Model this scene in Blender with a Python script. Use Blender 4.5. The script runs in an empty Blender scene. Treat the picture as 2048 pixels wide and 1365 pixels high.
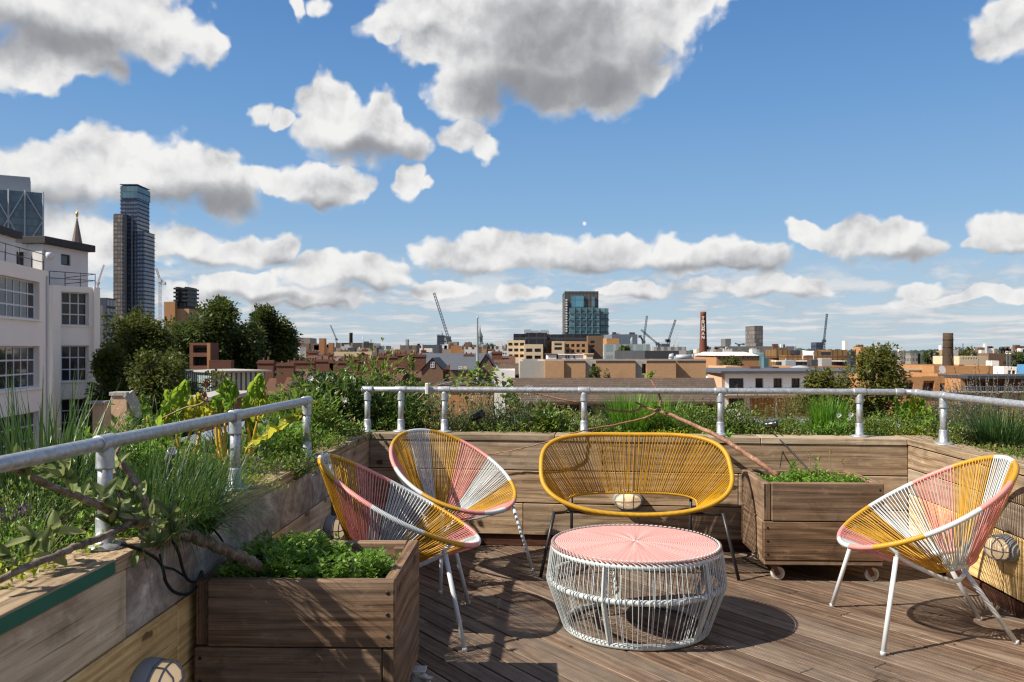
import bpy, math, random
from mathutils import Vector, Matrix
V = Vector
RN = random.Random(11)
SC = bpy.context.scene
COL = SC.collection
F, HZ, EYE = 1700.0, 700.0, 1.4          # focal length in photo pixels, horizon row, eye height above the deck


def at(px, py, Y):
    return V(((px - 1024) / F * Y, Y, EYE - (py - HZ) / F * Y))


def ax(px, Y):
    return (px - 1024) / F * Y


def az_(py, Y):
    return EYE - (py - HZ) / F * Y


# ------------------------------------------------------------------ mesh builder
class MB:
    def __init__(s):
        s.v, s.f, s.uv, s.mi, s.rn, s.sm = [], [], [], [], [], []

    def face(s, idx, uvs=None, m=0, r=(.5, .5), smooth=False):
        s.f.append(tuple(idx))
        if uvs is None:
            uvs = [(0, 0)] * len(idx)
        s.uv.extend(uvs)
        s.rn.extend([r] * len(idx))
        s.mi.append(m)
        s.sm.append(smooth)

    def quad(s, a, b, c, d, uvs=None, m=0, r=(.5, .5), smooth=False):
        n = len(s.v)
        s.v.extend((a, b, c, d))
        s.face((n, n + 1, n + 2, n + 3), uvs or [(0, 0), (1, 0), (1, 1), (0, 1)], m, r, smooth)

    def board(s, o, L, W, T, l, w, t, c=.003, m=0, r=None, fm=None):
        """chamfered box centred on o; L, W, T unit axes; UVs in metres along the grain"""
        if r is None:
            r = (RN.random(), RN.random())
        o = V(o)
        A = (V(L), V(W), V(T))
        h = (l / 2, w / 2, t / 2)
        off = (r[0] * 37.0, r[1] * 53.0)
        ids = {}

        def vert(a, sg):
            key = (a, sg)
            if key not in ids:
                p = o.copy()
                for k in range(3):
                    p += A[k] * sg[k] * (h[k] if k == a else max(h[k] - c, h[k] * .2))
                ids[key] = (len(s.v), p)
                s.v.append(p)
            return ids[key][0]

        def uvof(i, a):
            d = s.v[i] - o
            x, y, z = d.dot(A[0]), d.dot(A[1]), d.dot(A[2])
            if a == 0:
                return (y * .3 + off[0], z + off[1])
            if a == 1:
                return (x + off[0], z + off[1] + .31)
            return (x + off[0], y + off[1])

        def put(idx, a, mm):
            pts = [s.v[i] for i in idx]
            nrm = (pts[1] - pts[0]).cross(pts[2] - pts[0])
            cen = sum(pts, V()) / len(pts)
            if nrm.dot(cen - o) < 0:
                idx = idx[::-1]
            s.face(idx, [uvof(i, a) for i in idx], mm, r)

        S = (-1, 1)
        for a in range(3):
            b, d = [k for k in range(3) if k != a]
            for sa in S:
                idx = []
                for sb, sd in ((-1, -1), (1, -1), (1, 1), (-1, 1)):
                    sg = [0, 0, 0]
                    sg[a], sg[b], sg[d] = sa, sb, sd
                    idx.append(vert(a, tuple(sg)))
                mm = m
                if fm and (a, sa) in fm:
                    mm = fm[(a, sa)]
                put(idx, a, mm)
        if c <= 0:
            return
        for a in range(3):
            for b in range(a + 1, 3):
                d = 3 - a - b
                for sa in S:
                    for sb in S:
                        q = []
                        for (f_, sd) in ((a, -1), (a, 1), (b, 1), (b, -1)):
                            sg = [0, 0, 0]
                            sg[a], sg[b], sg[d] = sa, sb, sd
                            q.append(vert(f_, tuple(sg)))
                        put(q, b if d != 0 else 2, m)
        for sx in S:
            for sy in S:
                for sz in S:
                    put([vert(0, (sx, sy, sz)), vert(1, (sx, sy, sz)), vert(2, (sx, sy, sz))], 2, m)

    def box(s, x0, x1, y0, y1, z0, z1, c=0, m=0, r=None, fm=None):
        s.board(((x0 + x1) / 2, (y0 + y1) / 2, (z0 + z1) / 2), (1, 0, 0), (0, 1, 0), (0, 0, 1),
                abs(x1 - x0), abs(y1 - y0), abs(z1 - z0), c, m, r, fm)

    def bar(s, a, b, w, t=None, c=0, m=0, up=(0, 0, 1), r=None):
        a, b = V(a), V(b)
        L = (b - a)
        l = L.length
        L.normalize()
        U = V(up)
        if abs(L.dot(U)) > .98:
            U = V((1, 0, 0))
        W = L.cross(U).normalized()
        T = W.cross(L).normalized()
        s.board((a + b) / 2, L, W, T, l, w, t or w, c, m, r)

    def tube(s, pts, rad, n=8, closed=False, m=0, r=(.5, .5), smooth=True, caps=True, mfun=None):
        pts = [V(p) for p in pts]
        N = len(pts)
        if N < 2:
            return
        rads = rad if isinstance(rad, (list, tuple)) else [rad] * N
        tang = []
        for i in range(N):
            if closed:
                t = pts[(i + 1) % N] - pts[i - 1]
            else:
                t = pts[min(i + 1, N - 1)] - pts[max(i - 1, 0)]
            tang.append(t.normalized() if t.length > 1e-9 else V((0, 0, 1)))
        u = tang[0].orthogonal().normalized()
        base = len(s.v)
        dist = 0
        ds = []
        for i in range(N):
            t = tang[i]
            u = (u - t * u.dot(t))
            u = u.normalized() if u.length > 1e-9 else t.orthogonal().normalized()
            w = t.cross(u)
            if i:
                dist += (pts[i] - pts[i - 1]).length
            ds.append(dist)
            for k in range(n):
                a = 2 * math.pi * k / n
                s.v.append(pts[i] + (u * math.cos(a) + w * math.sin(a)) * rads[i])
        segs = N if closed else N - 1
        # closed loops: line up the last ring with the first
        sh = 0
        if closed:
            last = s.v[base + (N - 1) * n]
            dd = [(s.v[base + k] - pts[0] - (last - pts[N - 1])).length for k in range(n)]
            sh = dd.index(min(dd))
        for i in range(segs):
            j = (i + 1) % N
            o = sh if (closed and j == 0) else 0
            d0 = ds[i]
            d1 = ds[j] if j else dist + (pts[0] - pts[-1]).length
            mm = mfun(i) if mfun else m
            for k in range(n):
                k2 = (k + 1) % n
                s.face((base + i * n + k, base + i * n + k2, base + j * n + (k2 + o) % n, base + j * n + (k + o) % n),
                       [(d0, k / n), (d0, (k + 1) / n), (d1, (k + 1) / n), (d1, k / n)], mm, r, smooth)
        if caps and not closed:
            s.face([base + k for k in range(n)][::-1], None, m, r)
            s.face([base + (N - 1) * n + k for k in range(n)], None, m, r)

    def lathe(s, prof, c, n=16, m=0, axis=(0, 0, 1), r=(.5, .5), smooth=True, xdir=None):
        c = V(c)
        Z = V(axis).normalized()
        X = V(xdir).normalized() if xdir else Z.orthogonal().normalized()
        Y = Z.cross(X)
        base = len(s.v)
        for (rr, z) in prof:
            for k in range(n):
                a = 2 * math.pi * k / n
                s.v.append(c + Z * z + (X * math.cos(a) + Y * math.sin(a)) * rr)
        for i in range(len(prof) - 1):
            for k in range(n):
                k2 = (k + 1) % n
                s.face((base + i * n + k, base + i * n + k2, base + (i + 1) * n + k2, base + (i + 1) * n + k),
                       [(k / n, prof[i][1]), ((k + 1) / n, prof[i][1]), ((k + 1) / n, prof[i + 1][1]), (k / n, prof[i + 1][1])], m, r, smooth)
        if prof[0][0] > 1e-6:
            s.face([base + k for k in range(n)][::-1], None, m, r)
        if prof[-1][0] > 1e-6:
            s.face([base + (len(prof) - 1) * n + k for k in range(n)], None, m, r)

    def mesh(s, name, mats):
        me = bpy.data.meshes.new(name)
        me.from_pydata([tuple(p) for p in s.v], [], s.f)
        u = me.uv_layers.new(name='UVMap')
        u.data.foreach_set('uv', [x for p in s.uv for x in p])
        u2 = me.uv_layers.new(name='rnd')
        u2.data.foreach_set('uv', [x for p in s.rn for x in p])
        me.polygons.foreach_set('material_index', s.mi)
        me.polygons.foreach_set('use_smooth', s.sm)
        for m in (mats if isinstance(mats, (list, tuple)) else [mats]):
            me.materials.append(m)
        me.update()
        return me


def tag(o, label=None, cat=None, group=None, kind=None):
    if label: o['label'] = label
    if cat: o['category'] = cat
    if group: o['group'] = group
    if kind: o['kind'] = kind
    return o


def netloc(o):
    p = V()
    while o is not None:
        p += V(o.location)
        o = o.parent
    return p


def ob(name, mb, mats, parent=None, label=None, local=False, loc=None):
    """link one mesh object; its coordinates are world metres unless local"""
    me = mb if isinstance(mb, bpy.types.Mesh) else mb.mesh(name, mats)
    o = bpy.data.objects.new(name, me)
    COL.objects.link(o)
    if parent is not None:
        o.parent = parent
        if not local:
            o.location = -netloc(parent)
    if loc is not None:
        o.location = V(o.location) + V(loc)
    if label: o['label'] = label
    return o


def root(name, label, cat, loc=(0, 0, 0), rz=0, group=None, kind=None):
    o = bpy.data.objects.new(name, None)
    o.empty_display_size = .2
    COL.objects.link(o)
    o.location = loc
    o.rotation_euler = (0, 0, rz)
    return tag(o, label, cat, group, kind)


def copy_tree(o, parent=None):
    c = o.copy()
    COL.objects.link(c)
    if parent is not None:
        c.parent = parent
    for ch in [x for x in o.children]:
        copy_tree(ch, c)
    return c


def pathpts(P, n=8):
    """Catmull-Rom through P"""
    P = [V(p) for p in P]
    Q = [P[0] * 2 - P[1]] + P + [P[-1] * 2 - P[-2]]
    out = []
    for i in range(1, len(Q) - 2):
        for k in range(n):
            t = k / n
            a, b, c, d = Q[i - 1], Q[i], Q[i + 1], Q[i + 2]
            out.append(.5 * ((2 * b) + (c - a) * t + (2 * a - 5 * b + 4 * c - d) * t * t + (3 * b - a - 3 * c + d) * t ** 3))
    out.append(P[-1])
    return out


# ------------------------------------------------------------------ materials
class M:
    def __init__(s, name, world=None):
        if world:
            s.nt = world.node_tree
        else:
            s.m = bpy.data.materials.new(name)
            s.m.use_nodes = True
            s.nt = s.m.node_tree
        s.nt.nodes.clear()

    def n(s, typ, ins=None, out=0, **props):
        nd = s.nt.nodes.new(typ if typ.startswith('Shader') else 'ShaderNode' + typ)
        for k, v in props.items():
            setattr(nd, k, v)
        for k, v in (ins or {}).items():
            sk = nd.inputs[k]
            if isinstance(v, bpy.types.NodeSocket):
                s.nt.links.new(v, sk)
            else:
                if isinstance(v, (tuple, list)) and len(v) == 3 and sk.type == 'RGBA':
                    v = (*v, 1)
                sk.default_value = v
        s.last = nd
        return nd.outputs[out] if len(nd.outputs) else None

    def math(s, op, a, b=0.0, c=None, clamp=False):
        ins = {0: a, 1: b}
        if c is not None: ins[2] = c
        return s.n('Math', ins, operation=op, use_clamp=clamp)

    def vmath(s, op, a, b=(0, 0, 0), c=None):
        ins = {0: a, 1: b}
        if c is not None: ins[2] = c
        return s.n('VectorMath', ins, operation=op, out=1 if op in ('LENGTH', 'DISTANCE', 'DOT_PRODUCT') else 0)

    def mix(s, fac, a, b, blend='MIX'):
        nd = s.nt.nodes.new('ShaderNodeMix')
        nd.data_type = 'RGBA'
        nd.blend_type = blend
        nd.clamp_factor = True
        for sk, v in ((nd.inputs[0], fac), (nd.inputs[6], a), (nd.inputs[7], b)):
            if isinstance(v, bpy.types.NodeSocket):
                s.nt.links.new(v, sk)
            elif sk.type == 'RGBA':
                sk.default_value = (*v, 1) if len(v) == 3 else v
            else:
                sk.default_value = v
        return nd.outputs[2]

    def ramp(s, fac, stops, interp='LINEAR'):
        nd = s.nt.nodes.new('ShaderNodeValToRGB')
        cr = nd.color_ramp
        cr.interpolation = interp
        while len(cr.elements) < len(stops):
            cr.elements.new(.5)
        for e, (p, c) in zip(cr.elements, stops):
            e.position = p
            e.color = (*c, 1) if not isinstance(c, float) else (c, c, c, 1)
        s.nt.links.new(fac, nd.inputs[0])
        return nd.outputs[0]

    def smooth(s, x, a, b):
        return s.n('MapRange', {0: x, 1: a, 2: b, 3: 0.0, 4: 1.0}, interpolation_type='SMOOTHSTEP')

    def noise(s, vec, scale, detail=4, rough=.55, dist=0.0, out=0, dim='3D'):
        ins = {'Scale': scale, 'Detail': detail, 'Roughness': rough, 'Distortion': dist}
        if vec is not None: ins['Vector'] = vec
        return s.n('TexNoise', ins, out=out, noise_dimensions=dim)

    def uv(s, name='UVMap'):
        return s.n('UVMap', uv_map=name)

    def obj(s):
        return s.n('TexCoord', out=3)

    def geo(s):
        return s.n('NewGeometry')

    def sep(s, v):
        s.n('SeparateXYZ', {0: v})
        return s.last.outputs

    def comb(s, x=0.0, y=0.0, z=0.0):
        return s.n('CombineXYZ', {0: x, 1: y, 2: z})

    def bump(s, h, strength=.3, dist=.01, normal=None):
        ins = {'Height': h, 'Strength': strength, 'Distance': dist}
        if normal is not None: ins['Normal'] = normal
        return s.n('Bump', ins)

    def bsdf(s, col, rough=.6, metal=0.0, normal=None, spec=.5, **kw):
        ins = {'Base Color': col, 'Roughness': rough, 'Metallic': metal, 'Specular IOR Level': spec}
        if normal is not None: ins['Normal'] = normal
        for k, v in kw.items(): ins[k.replace('_', ' ')] = v
        return s.n('BsdfPrincipled', ins)

    def out(s, sh):
        s.n('OutputMaterial', {0: sh})
        return s.m


def flat(name, col, rough=.6, metal=0.0, spec=.4, var=.12, scale=6.0, bump=0.0):
    """a plain painted or moulded surface with a little unevenness"""
    m = M(name)
    p = m.obj()
    nz = m.noise(p, scale, 5, .6)
    lo = tuple(c * (1 - var) for c in col)
    hi = tuple(min(1, c * (1 + var)) for c in col)
    c = m.mix(nz, lo, hi)
    nr = m.bump(m.noise(p, scale * 14, 4), bump, .004) if bump else None
    return m.out(m.bsdf(c, rough, metal, nr, spec))


def wood(name, dark, mid, light, grey=None, greyamt=.4, knots=True, rough=.78, grooves=0, dirt=.5, bumpd=.0025, tintv=.5):
    m = M(name)
    uv = m.uv()
    rn = m.sep(m.uv('rnd'))
    r1, r2 = rn[0], rn[1]
    g = m.vmath('MULTIPLY', uv, (1.0, 42, 1))
    fine = m.noise(m.vmath('MULTIPLY', uv, (3.5, 190, 1)), 1.0, 5, .65)
    warp = m.noise(m.vmath('MULTIPLY', uv, (.7, 4.5, 1)), 1.0, 2, .5, .3)
    grain = m.noise(g, 1.0, 5, .6, .12)
    rings = m.math('SINE', m.math('MULTIPLY_ADD', warp, 30.0, m.math('MULTIPLY', m.sep(uv)[1], 120.0)))
    rings = m.math('MULTIPLY_ADD', rings, .5, .5)
    f = m.math('ADD', m.math('MULTIPLY', grain, .62), m.math('MULTIPLY', rings, .20))
    f = m.math('ADD', f, m.math('MULTIPLY', m.math('SUBTRACT', fine, .5), .85))
    col = m.ramp(f, [(.2, dark), (.48, mid), (.78, light)])
    if grey:
        big = m.noise(m.vmath('MULTIPLY', uv, (2.0, 5, 1)), 1.0, 4, .6)
        ga = m.smooth(m.math('ADD', big, m.math('MULTIPLY', m.math('SUBTRACT', r2, .5), .5)), .35, .75)
        col = m.mix(m.math('MULTIPLY', ga, greyamt), col, m.mix(f, tuple(c * .55 for c in grey), grey))
    # drying cracks along the grain and blotches across it
    crk = m.smooth(m.noise(m.vmath('MULTIPLY', uv, (1.3, 85, 1)), 1.0, 3, .5, .1), .62, .70)
    col = m.mix(m.math('MULTIPLY', crk, .60), col, tuple(c * .40 for c in dark))
    blo = m.noise(m.vmath('MULTIPLY', uv, (9, 16, 1)), 1.0, 5, .7)
    col = m.mix(m.math('MULTIPLY', m.smooth(blo, .48, .72), .38), col, tuple(c * .6 for c in mid))
    col = m.mix(m.math('MULTIPLY', m.smooth(blo, .46, .30), .30), col, tuple(min(1, c * 1.25) for c in light))
    h = m.math('ADD', m.math('MULTIPLY', grain, .7), m.math('MULTIPLY', fine, .5))
    h = m.math('SUBTRACT', h, m.math('MULTIPLY', crk, .5))
    if knots:
        kv = m.vmath('MULTIPLY', uv, (2.2, 4.6, 1))
        kv = m.vmath('ADD', kv, m.vmath('MULTIPLY', m.n('TexNoise', {'Vector': uv, 'Scale': 14.0}, out=1), (.25, .25, 0)))
        vd = m.n('TexVoronoi', {'Vector': kv, 'Scale': 1.0, 'Randomness': 1.0}, out=0, voronoi_dimensions='2D')
        pick = m.math('GREATER_THAN', m.sep(m.n('TexVoronoi', {'Vector': kv, 'Scale': 1.0, 'Randomness': 1.0}, out=1, voronoi_dimensions='2D'))[0], .62)
        k = m.math('MULTIPLY', m.smooth(vd, .075, .045), pick)
        halo = m.math('MULTIPLY', m.smooth(vd, .30, .05), pick)
        ringk = m.math('MULTIPLY', halo, m.math('MULTIPLY_ADD', m.math('SINE', m.math('MULTIPLY', vd, 110.0)), .5, .5))
        col = m.mix(m.math('MULTIPLY', ringk, .35), col, tuple(c * .6 for c in dark))
        col = m.mix(m.math('MULTIPLY', halo, .35), col, dark)
        col = m.mix(m.math('MULTIPLY', k, .85), col, tuple(c * .28 for c in dark))
    # tint of each board
    tint = m.math('MULTIPLY_ADD', r1, tintv, 1 - tintv * .5)
    col = m.mix(1.0, col, m.comb(tint, tint, tint), 'MULTIPLY')
    # dirt and weather stains with a shape of their own
    st = m.noise(m.obj(), 4.5, 6, .65, .5)
    col = m.mix(m.math('MULTIPLY', m.smooth(st, .52, .72), dirt), col, tuple(c * .45 for c in dark))
    if grooves:
        v = m.sep(uv)[1]
        gr = m.math('MULTIPLY_ADD', m.math('SINE', m.math('MULTIPLY', v, grooves)), .5, .5)
        col = m.mix(m.math('MULTIPLY', m.smooth(gr, .28, .0), .30), col, tuple(c * .4 for c in dark))
        h = m.math('ADD', h, m.math('MULTIPLY', gr, .8))
    nr = m.bump(h, .55, bumpd)
    return m.out(m.bsdf(col, rough, 0.0, nr, .28))


def leafmat(name, c1, c2, c3, trans=.35, rough=.42, ribs=False, dead=None):
    m = M(name)
    rn = m.sep(m.uv('rnd'))
    col = m.ramp(rn[0], [(0.05, c1), (.5, c2), (.95, c3)])
    if dead:
        col = m.mix(m.smooth(rn[1], .86, .97), col, dead)
    nz = m.noise(m.obj(), 60.0, 2)
    col = m.mix(m.math('MULTIPLY', nz, .45), col, tuple(c * .5 for c in c1))
    uv = m.uv()
    su = m.sep(uv)
    vein = m.smooth(m.math('ABSOLUTE', m.math('SUBTRACT', su[0], .5)), .06, .015)
    col = m.mix(m.math('MULTIPLY', vein, .35), col, tuple(min(1, c * 1.8) for c in c3))
    nr = None
    if ribs:
        w = m.noise(uv, 9.0, 4, .6, .8)
        nr = m.bump(w, .8, .02)
    b = m.bsdf(col, rough, 0.0, nr, .35)
    ins = {'Color': m.mix(.5, col, tuple(min(1, c * 1.5) for c in c3))}
    t = m.n('BsdfTranslucent', ins)
    return m.out(m.n('MixShader', {0: trans, 1: b, 2: t}))


def brick(name, c1, c2, mortar, scale=1.0, var=.3):
    m = M(name)
    p = m.obj()
    s = m.sep(p)
    geo = m.nt.nodes.new('ShaderNodeNewGeometry')
    nx = m.math('ABSOLUTE', m.sep(geo.outputs['True Normal'])[0])
    u = m.n('Mix', {0: m.math('GREATER_THAN', nx, .7), 2: s[0], 3: s[1]}, data_type='FLOAT')
    vec = m.comb(u, s[2], 0.0)
    b = m.n('TexBrick', {'Vector': vec, 'Color1': c1, 'Color2': c2, 'Mortar': mortar, 'Scale': scale, 'Mortar Size': .012,
                         'Brick Width': .23, 'Row Height': .075, 'Bias': 0.0})
    nz = m.noise(p, .35, 6, .65)
    col = m.mix(m.math('MULTIPLY', m.smooth(nz, .45, .75), var), b, tuple(c * .45 for c in c1))
    nz2 = m.noise(p, 2.2, 4, .6)
    col = m.mix(m.math('MULTIPLY', nz2, .3), col, tuple(min(1, c * 1.3) for c in c2))
    return m.out(m.bsdf(col, .85, 0.0, None, .2))


def glassmat(name, c1, c2, rough=.06, spec=.8, grid=None, line=None):
    """dark window glass; every object gets its own tone"""
    m = M(name)
    oi = m.n('ObjectInfo', out=5)
    p = m.obj()
    nz = m.noise(p, .8, 3, .6)
    col = m.mix(m.math('MULTIPLY_ADD', nz, .6, m.math('MULTIPLY', oi, .4)), c1, c2)
    return m.out(m.bsdf(col, rough, 0.0, None, spec))


def curtain(name, c1, c2, line, fw, fh, lw=.12, lh=.25, rough=.12, metal=.0, spec=.8, lines2=None):
    """glazed curtain wall: panes fw x fh metres between mullions and floor edges"""
    m = M(name)
    p = m.obj()
    s = m.sep(p)
    geo = m.nt.nodes.new('ShaderNodeNewGeometry')
    nx = m.math('ABSOLUTE', m.sep(geo.outputs['True Normal'])[0])
    u = m.n('Mix', {0: m.math('GREATER_THAN', nx, .7), 2: s[0], 3: s[1]}, data_type='FLOAT')
    uu = m.math('DIVIDE', u, fw)
    vv = m.math('DIVIDE', s[2], fh)
    cu = m.math('FLOOR', uu)
    cv = m.math('FLOOR', vv)
    rnd = m.n('TexWhiteNoise', {'Vector': m.comb(cu, cv, 3.0)}, noise_dimensions='3D')
    big = m.noise(p, .05, 4, .6)
    col = m.mix(m.math('MULTIPLY_ADD', rnd, .55, m.math('MULTIPLY', big, .5)), c1, c2)
    fu = m.math('FRACT', uu)
    fv = m.math('FRACT', vv)
    lu = m.math('LESS_THAN', fu, lw)
    lv = m.math('LESS_THAN', fv, lh)
    ln = m.math('MAXIMUM', lu, lv)
    col = m.mix(ln, col, line)
    rg = m.n('Mix', {0: ln, 2: rough, 3: .7}, data_type='FLOAT')
    return m.out(m.bsdf(col, rg, metal, None, spec))
# ------------------------------------------------------------------ terrace materials
m_deck = wood('deck_wood', (.055, .033, .022), (.150, .098, .066), (.265, .185, .125), grey=(.29, .235, .185), greyamt=.6, knots=False, grooves=2 * math.pi / .0135, rough=.7, tintv=.6)
m_wall = wood('weathered_boards', (.14, .088, .05), (.38, .265, .165), (.57, .43, .285), grey=(.52, .43, .325), greyamt=.65)
m_cap = wood('capping_wood', (.15, .10, .06), (.36, .265, .165), (.53, .42, .29), grey=(.43, .37, .28), greyamt=.5)
m_ply = wood('yellow_plywood', (.48, .30, .115), (.80, .56, .245), (.88, .67, .34), knots=True, dirt=.4, tintv=.2)
m_pale = wood('pale_plywood', (.40, .29, .17), (.74, .58, .38), (.86, .71, .50), grey=(.70, .58, .43), greyamt=.4, dirt=.55, tintv=.2)
m_planter = wood('planter_wood', (.07, .038, .020), (.215, .128, .072), (.38, .25, .152), grey=(.36, .275, .20), greyamt=.4, tintv=.4)
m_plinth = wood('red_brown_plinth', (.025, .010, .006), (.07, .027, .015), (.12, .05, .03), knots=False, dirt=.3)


def greypanel():
    m = M('distressed_grey_paint')
    p = m.obj()
    a = m.noise(p, 5.0, 8, .72, .8)
    b = m.noise(m.vmath('MULTIPLY', p, (1, 5, 22)), 1.0, 6, .7, .4)
    f = m.math('ADD', m.math('MULTIPLY', a, .7), m.math('MULTIPLY', b, .3))
    col = m.ramp(f, [(.3, (.10, .078, .062)), (.45, (.25, .205, .17)), (.54, (.40, .34, .285)), (.64, (.72, .65, .57))])
    nr = m.bump(f, .5, .004)
    return m.out(m.bsdf(col, .75, 0, nr, .25))


m_grey = greypanel()


def chippaint():
    m = M('chipped_green_paint')
    p = m.obj()
    nz = m.noise(m.vmath('MULTIPLY', p, (1, 1, 3)), 7.0, 6, .6)
    nz2 = m.noise(p, 1.6, 3, .5)
    chip = m.smooth(m.math('ADD', m.math('MULTIPLY', nz, .6), m.math('MULTIPLY', nz2, .5)), .62, .66)
    col = m.mix(chip, m.mix(nz, (.008, .10, .062), (.018, .17, .11)), (.10, .06, .04))
    return m.out(m.bsdf(col, .45, 0, m.bump(chip, .4, .002), .4))


m_green = chippaint()


def galv():
    m = M('galvanised_steel')
    p = m.obj()
    a = m.noise(p, 38.0, 4, .6)
    v = m.n('TexVoronoi', {'Vector': p, 'Scale': 90.0}, out=1)
    sp = m.sep(v)[0]
    b = m.noise(p, 6.0, 5, .65)
    f = m.math('ADD', m.math('MULTIPLY', a, .5), m.math('MULTIPLY', sp, .22))
    col = m.mix(m.smooth(f, .12, .68), (.31, .33, .35), (.58, .60, .625))
    st = m.smooth(b, .57, .72)
    col = m.mix(m.math('MULTIPLY', st, .5), col, (.27, .26, .25))
    rg = m.math('MULTIPLY_ADD', a, .25, .33)
    return m.out(m.bsdf(col, rg, .6, m.bump(a, .12, .002), .5))


m_galv = galv()
m_black = flat('black_cable', (.012, .012, .013), .5)
m_lampgrey = flat('lamp_grey', (.23, .24, .25), .55)
m_soil = flat('soil_dark', (.035, .022, .014), .95, var=.5, scale=40, bump=.6)


def lens():
    m = M('lamp_lens')
    nz = m.noise(m.obj(), 25.0, 3)
    col = m.mix(nz, (.55, .38, .22), (.66, .48, .30))
    return m.out(m.bsdf(col, .35, 0, None, .5, Emission_Color=(1.0, .72, .42, 1), Emission_Strength=.26))


m_lens = lens()
m_lead = flat('lead_coping', (.20, .22, .27), .5, .1, var=.25, scale=3)
m_rust = flat('rusty_iron', (.16, .065, .03), .85, var=.5, scale=60, bump=.4)
m_tyre = flat('cream_wheel', (.52, .48, .42), .6, var=.25, scale=30)
m_steelw = flat('zinc_caster', (.50, .51, .52), .4, .5, var=.3, scale=50)
m_screw = flat('dark_screw', (.015, .012, .01), .5)

# ------------------------------------------------------------------ wall lines
def LWX(Y): return -1.16 + .0293 * (Y - 1.9)
WA, WB = V((-1.035, 6.17, 0)), V((2.68, 5.75, 0))
def BWY(X): return WA.y + (WB.y - WA.y) * (X - WA.x) / (WB.x - WA.x)
def RWX(Y): return 2.68 - .04 * (5.75 - Y)
ZC = .80                                    # top of the capping

# ------------------------------------------------------------------ deck
mb = MB()
d = V((-.581, .814, 0)).normalized()
p = V((d.y, -d.x, 0))
pitch = .107
k0 = int(-9 / pitch)
X0, X1, Y0, Y1 = -1.2, 2.9, -.6, 6.3
for k in range(k0, int(9 / pitch)):
    c = p * (k * pitch)
    t0, t1 = -1e9, 1e9
    for a, lo, hi in ((0, X0, X1), (1, Y0, Y1)):
        ta, tb = (lo - c[a]) / d[a], (hi - c[a]) / d[a]
        t0, t1 = max(t0, min(ta, tb)), min(t1, max(ta, tb))
    if t1 - t0 < .1:
        continue
    t = t0 - RN.random() * 2.5
    while t < t1:
        l = 2.4 + RN.random() * 1.8
        a, b = max(t, t0), min(t + l, t1)
        if b - a > .05:
            mb.board(c + d * ((a + b) / 2) + V((0, 0, -.014 + RN.uniform(-.0012, .0012))), d, p, (0, 0, 1), b - a - .004, pitch - .008, .028, .0025)
        t += l
tag(ob('deck', mb, m_deck), kind='structure')
mb = MB()
mb.quad(V((X0, Y0, -.03)), V((X1, Y0, -.03)), V((X1, Y1, -.03)), V((X0, Y1, -.03)))
tag(ob('roof_ground', mb, flat('deck_void', (.012, .01, .009), .9)), kind='structure')

# ------------------------------------------------------------------ parapet walls of boards
ROWS = [(.546, .752), (.313, .540), (.085, .307)]


def board_between(mb, P, Q, nrm, z0, z1, t=.04, r=None, gap=.004, c=.004):
    P, Q = V(P), V(Q)
    L = (Q - P).normalized()
    cen = (P + Q) / 2 - nrm * (t / 2) + V((0, 0, (z0 + z1) / 2))
    mb.board(cen, L, V((0, 0, 1)), nrm, (Q - P).length - gap, z1 - z0, t, c, 0, r)


def wall(name, label, P, Q, nrm, rows, caps, plinth=True):
    rt = root(name, label, 'wall', ((P + Q) / 2))
    L = Q - P
    for (z0, z1, t0, t1, mat, lab) in rows:
        mb = MB()
        board_between(mb, P + L * t0, P + L * t1, nrm, z0, z1)
        ob('board', mb, mat, rt, lab)
    for (t0, t1, mats, lab, dz) in caps:
        mb = MB()
        a, b = P + L * t0, P + L * t1
        W = nrm
        cen = (a + b) / 2 - nrm * (.215 / 2 - .008) + V((0, 0, ZC - .0225 + dz))
        mb.board(cen, L.normalized(), W, V((0, 0, 1)), (b - a).length - .003, .215, .045, .004, 0, None,
                 {(1, 1): 1} if len(mats) > 1 else None)
        ob('capping', mb, mats, rt, lab)
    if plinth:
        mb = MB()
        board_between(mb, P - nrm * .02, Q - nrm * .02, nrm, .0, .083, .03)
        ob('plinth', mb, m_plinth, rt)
    return rt


yA, yB = .2, 6.34
P, Q = V((LWX(yA), yA, 0)), V((LWX(yB), yB, 0))
def tY(Y): return (Y - yA) / (yB - yA)
wall('timber_parapet', 'long shaded timber parapet of mixed panels with chipped green edge beside the near planter', P, Q, V((1, -.0293, 0)).normalized(),
     [(.546, .752, 0, tY(2.52), m_pale, 'pale grey-brown plywood panel'), (.546, .752, tY(2.52), tY(4.6), m_grey, 'dark grey panel with worn paint'),
      (.546, .752, tY(4.6), tY(5.3), m_grey, None), (.546, .752, tY(5.3), tY(6.2), m_wall, None),
      (.313, .540, 0, tY(2.88), m_ply, 'yellow plywood panel'), (.313, .540, tY(2.88), tY(4.1), m_ply, None), (.313, .540, tY(4.1), tY(5.05), m_pale, None),
      (.313, .540, tY(5.05), tY(6.2), m_wall, None),
      (.085, .307, 0, tY(3.1), m_ply, None), (.085, .307, tY(3.1), tY(6.2), m_wall, None)],
     [(0, tY(2.44), [m_cap, m_green], 'capping board with green painted edge', 0), (tY(2.44), tY(4.3), [m_cap], None, 0), (tY(4.3), 1, [m_cap], None, 0)])

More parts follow.
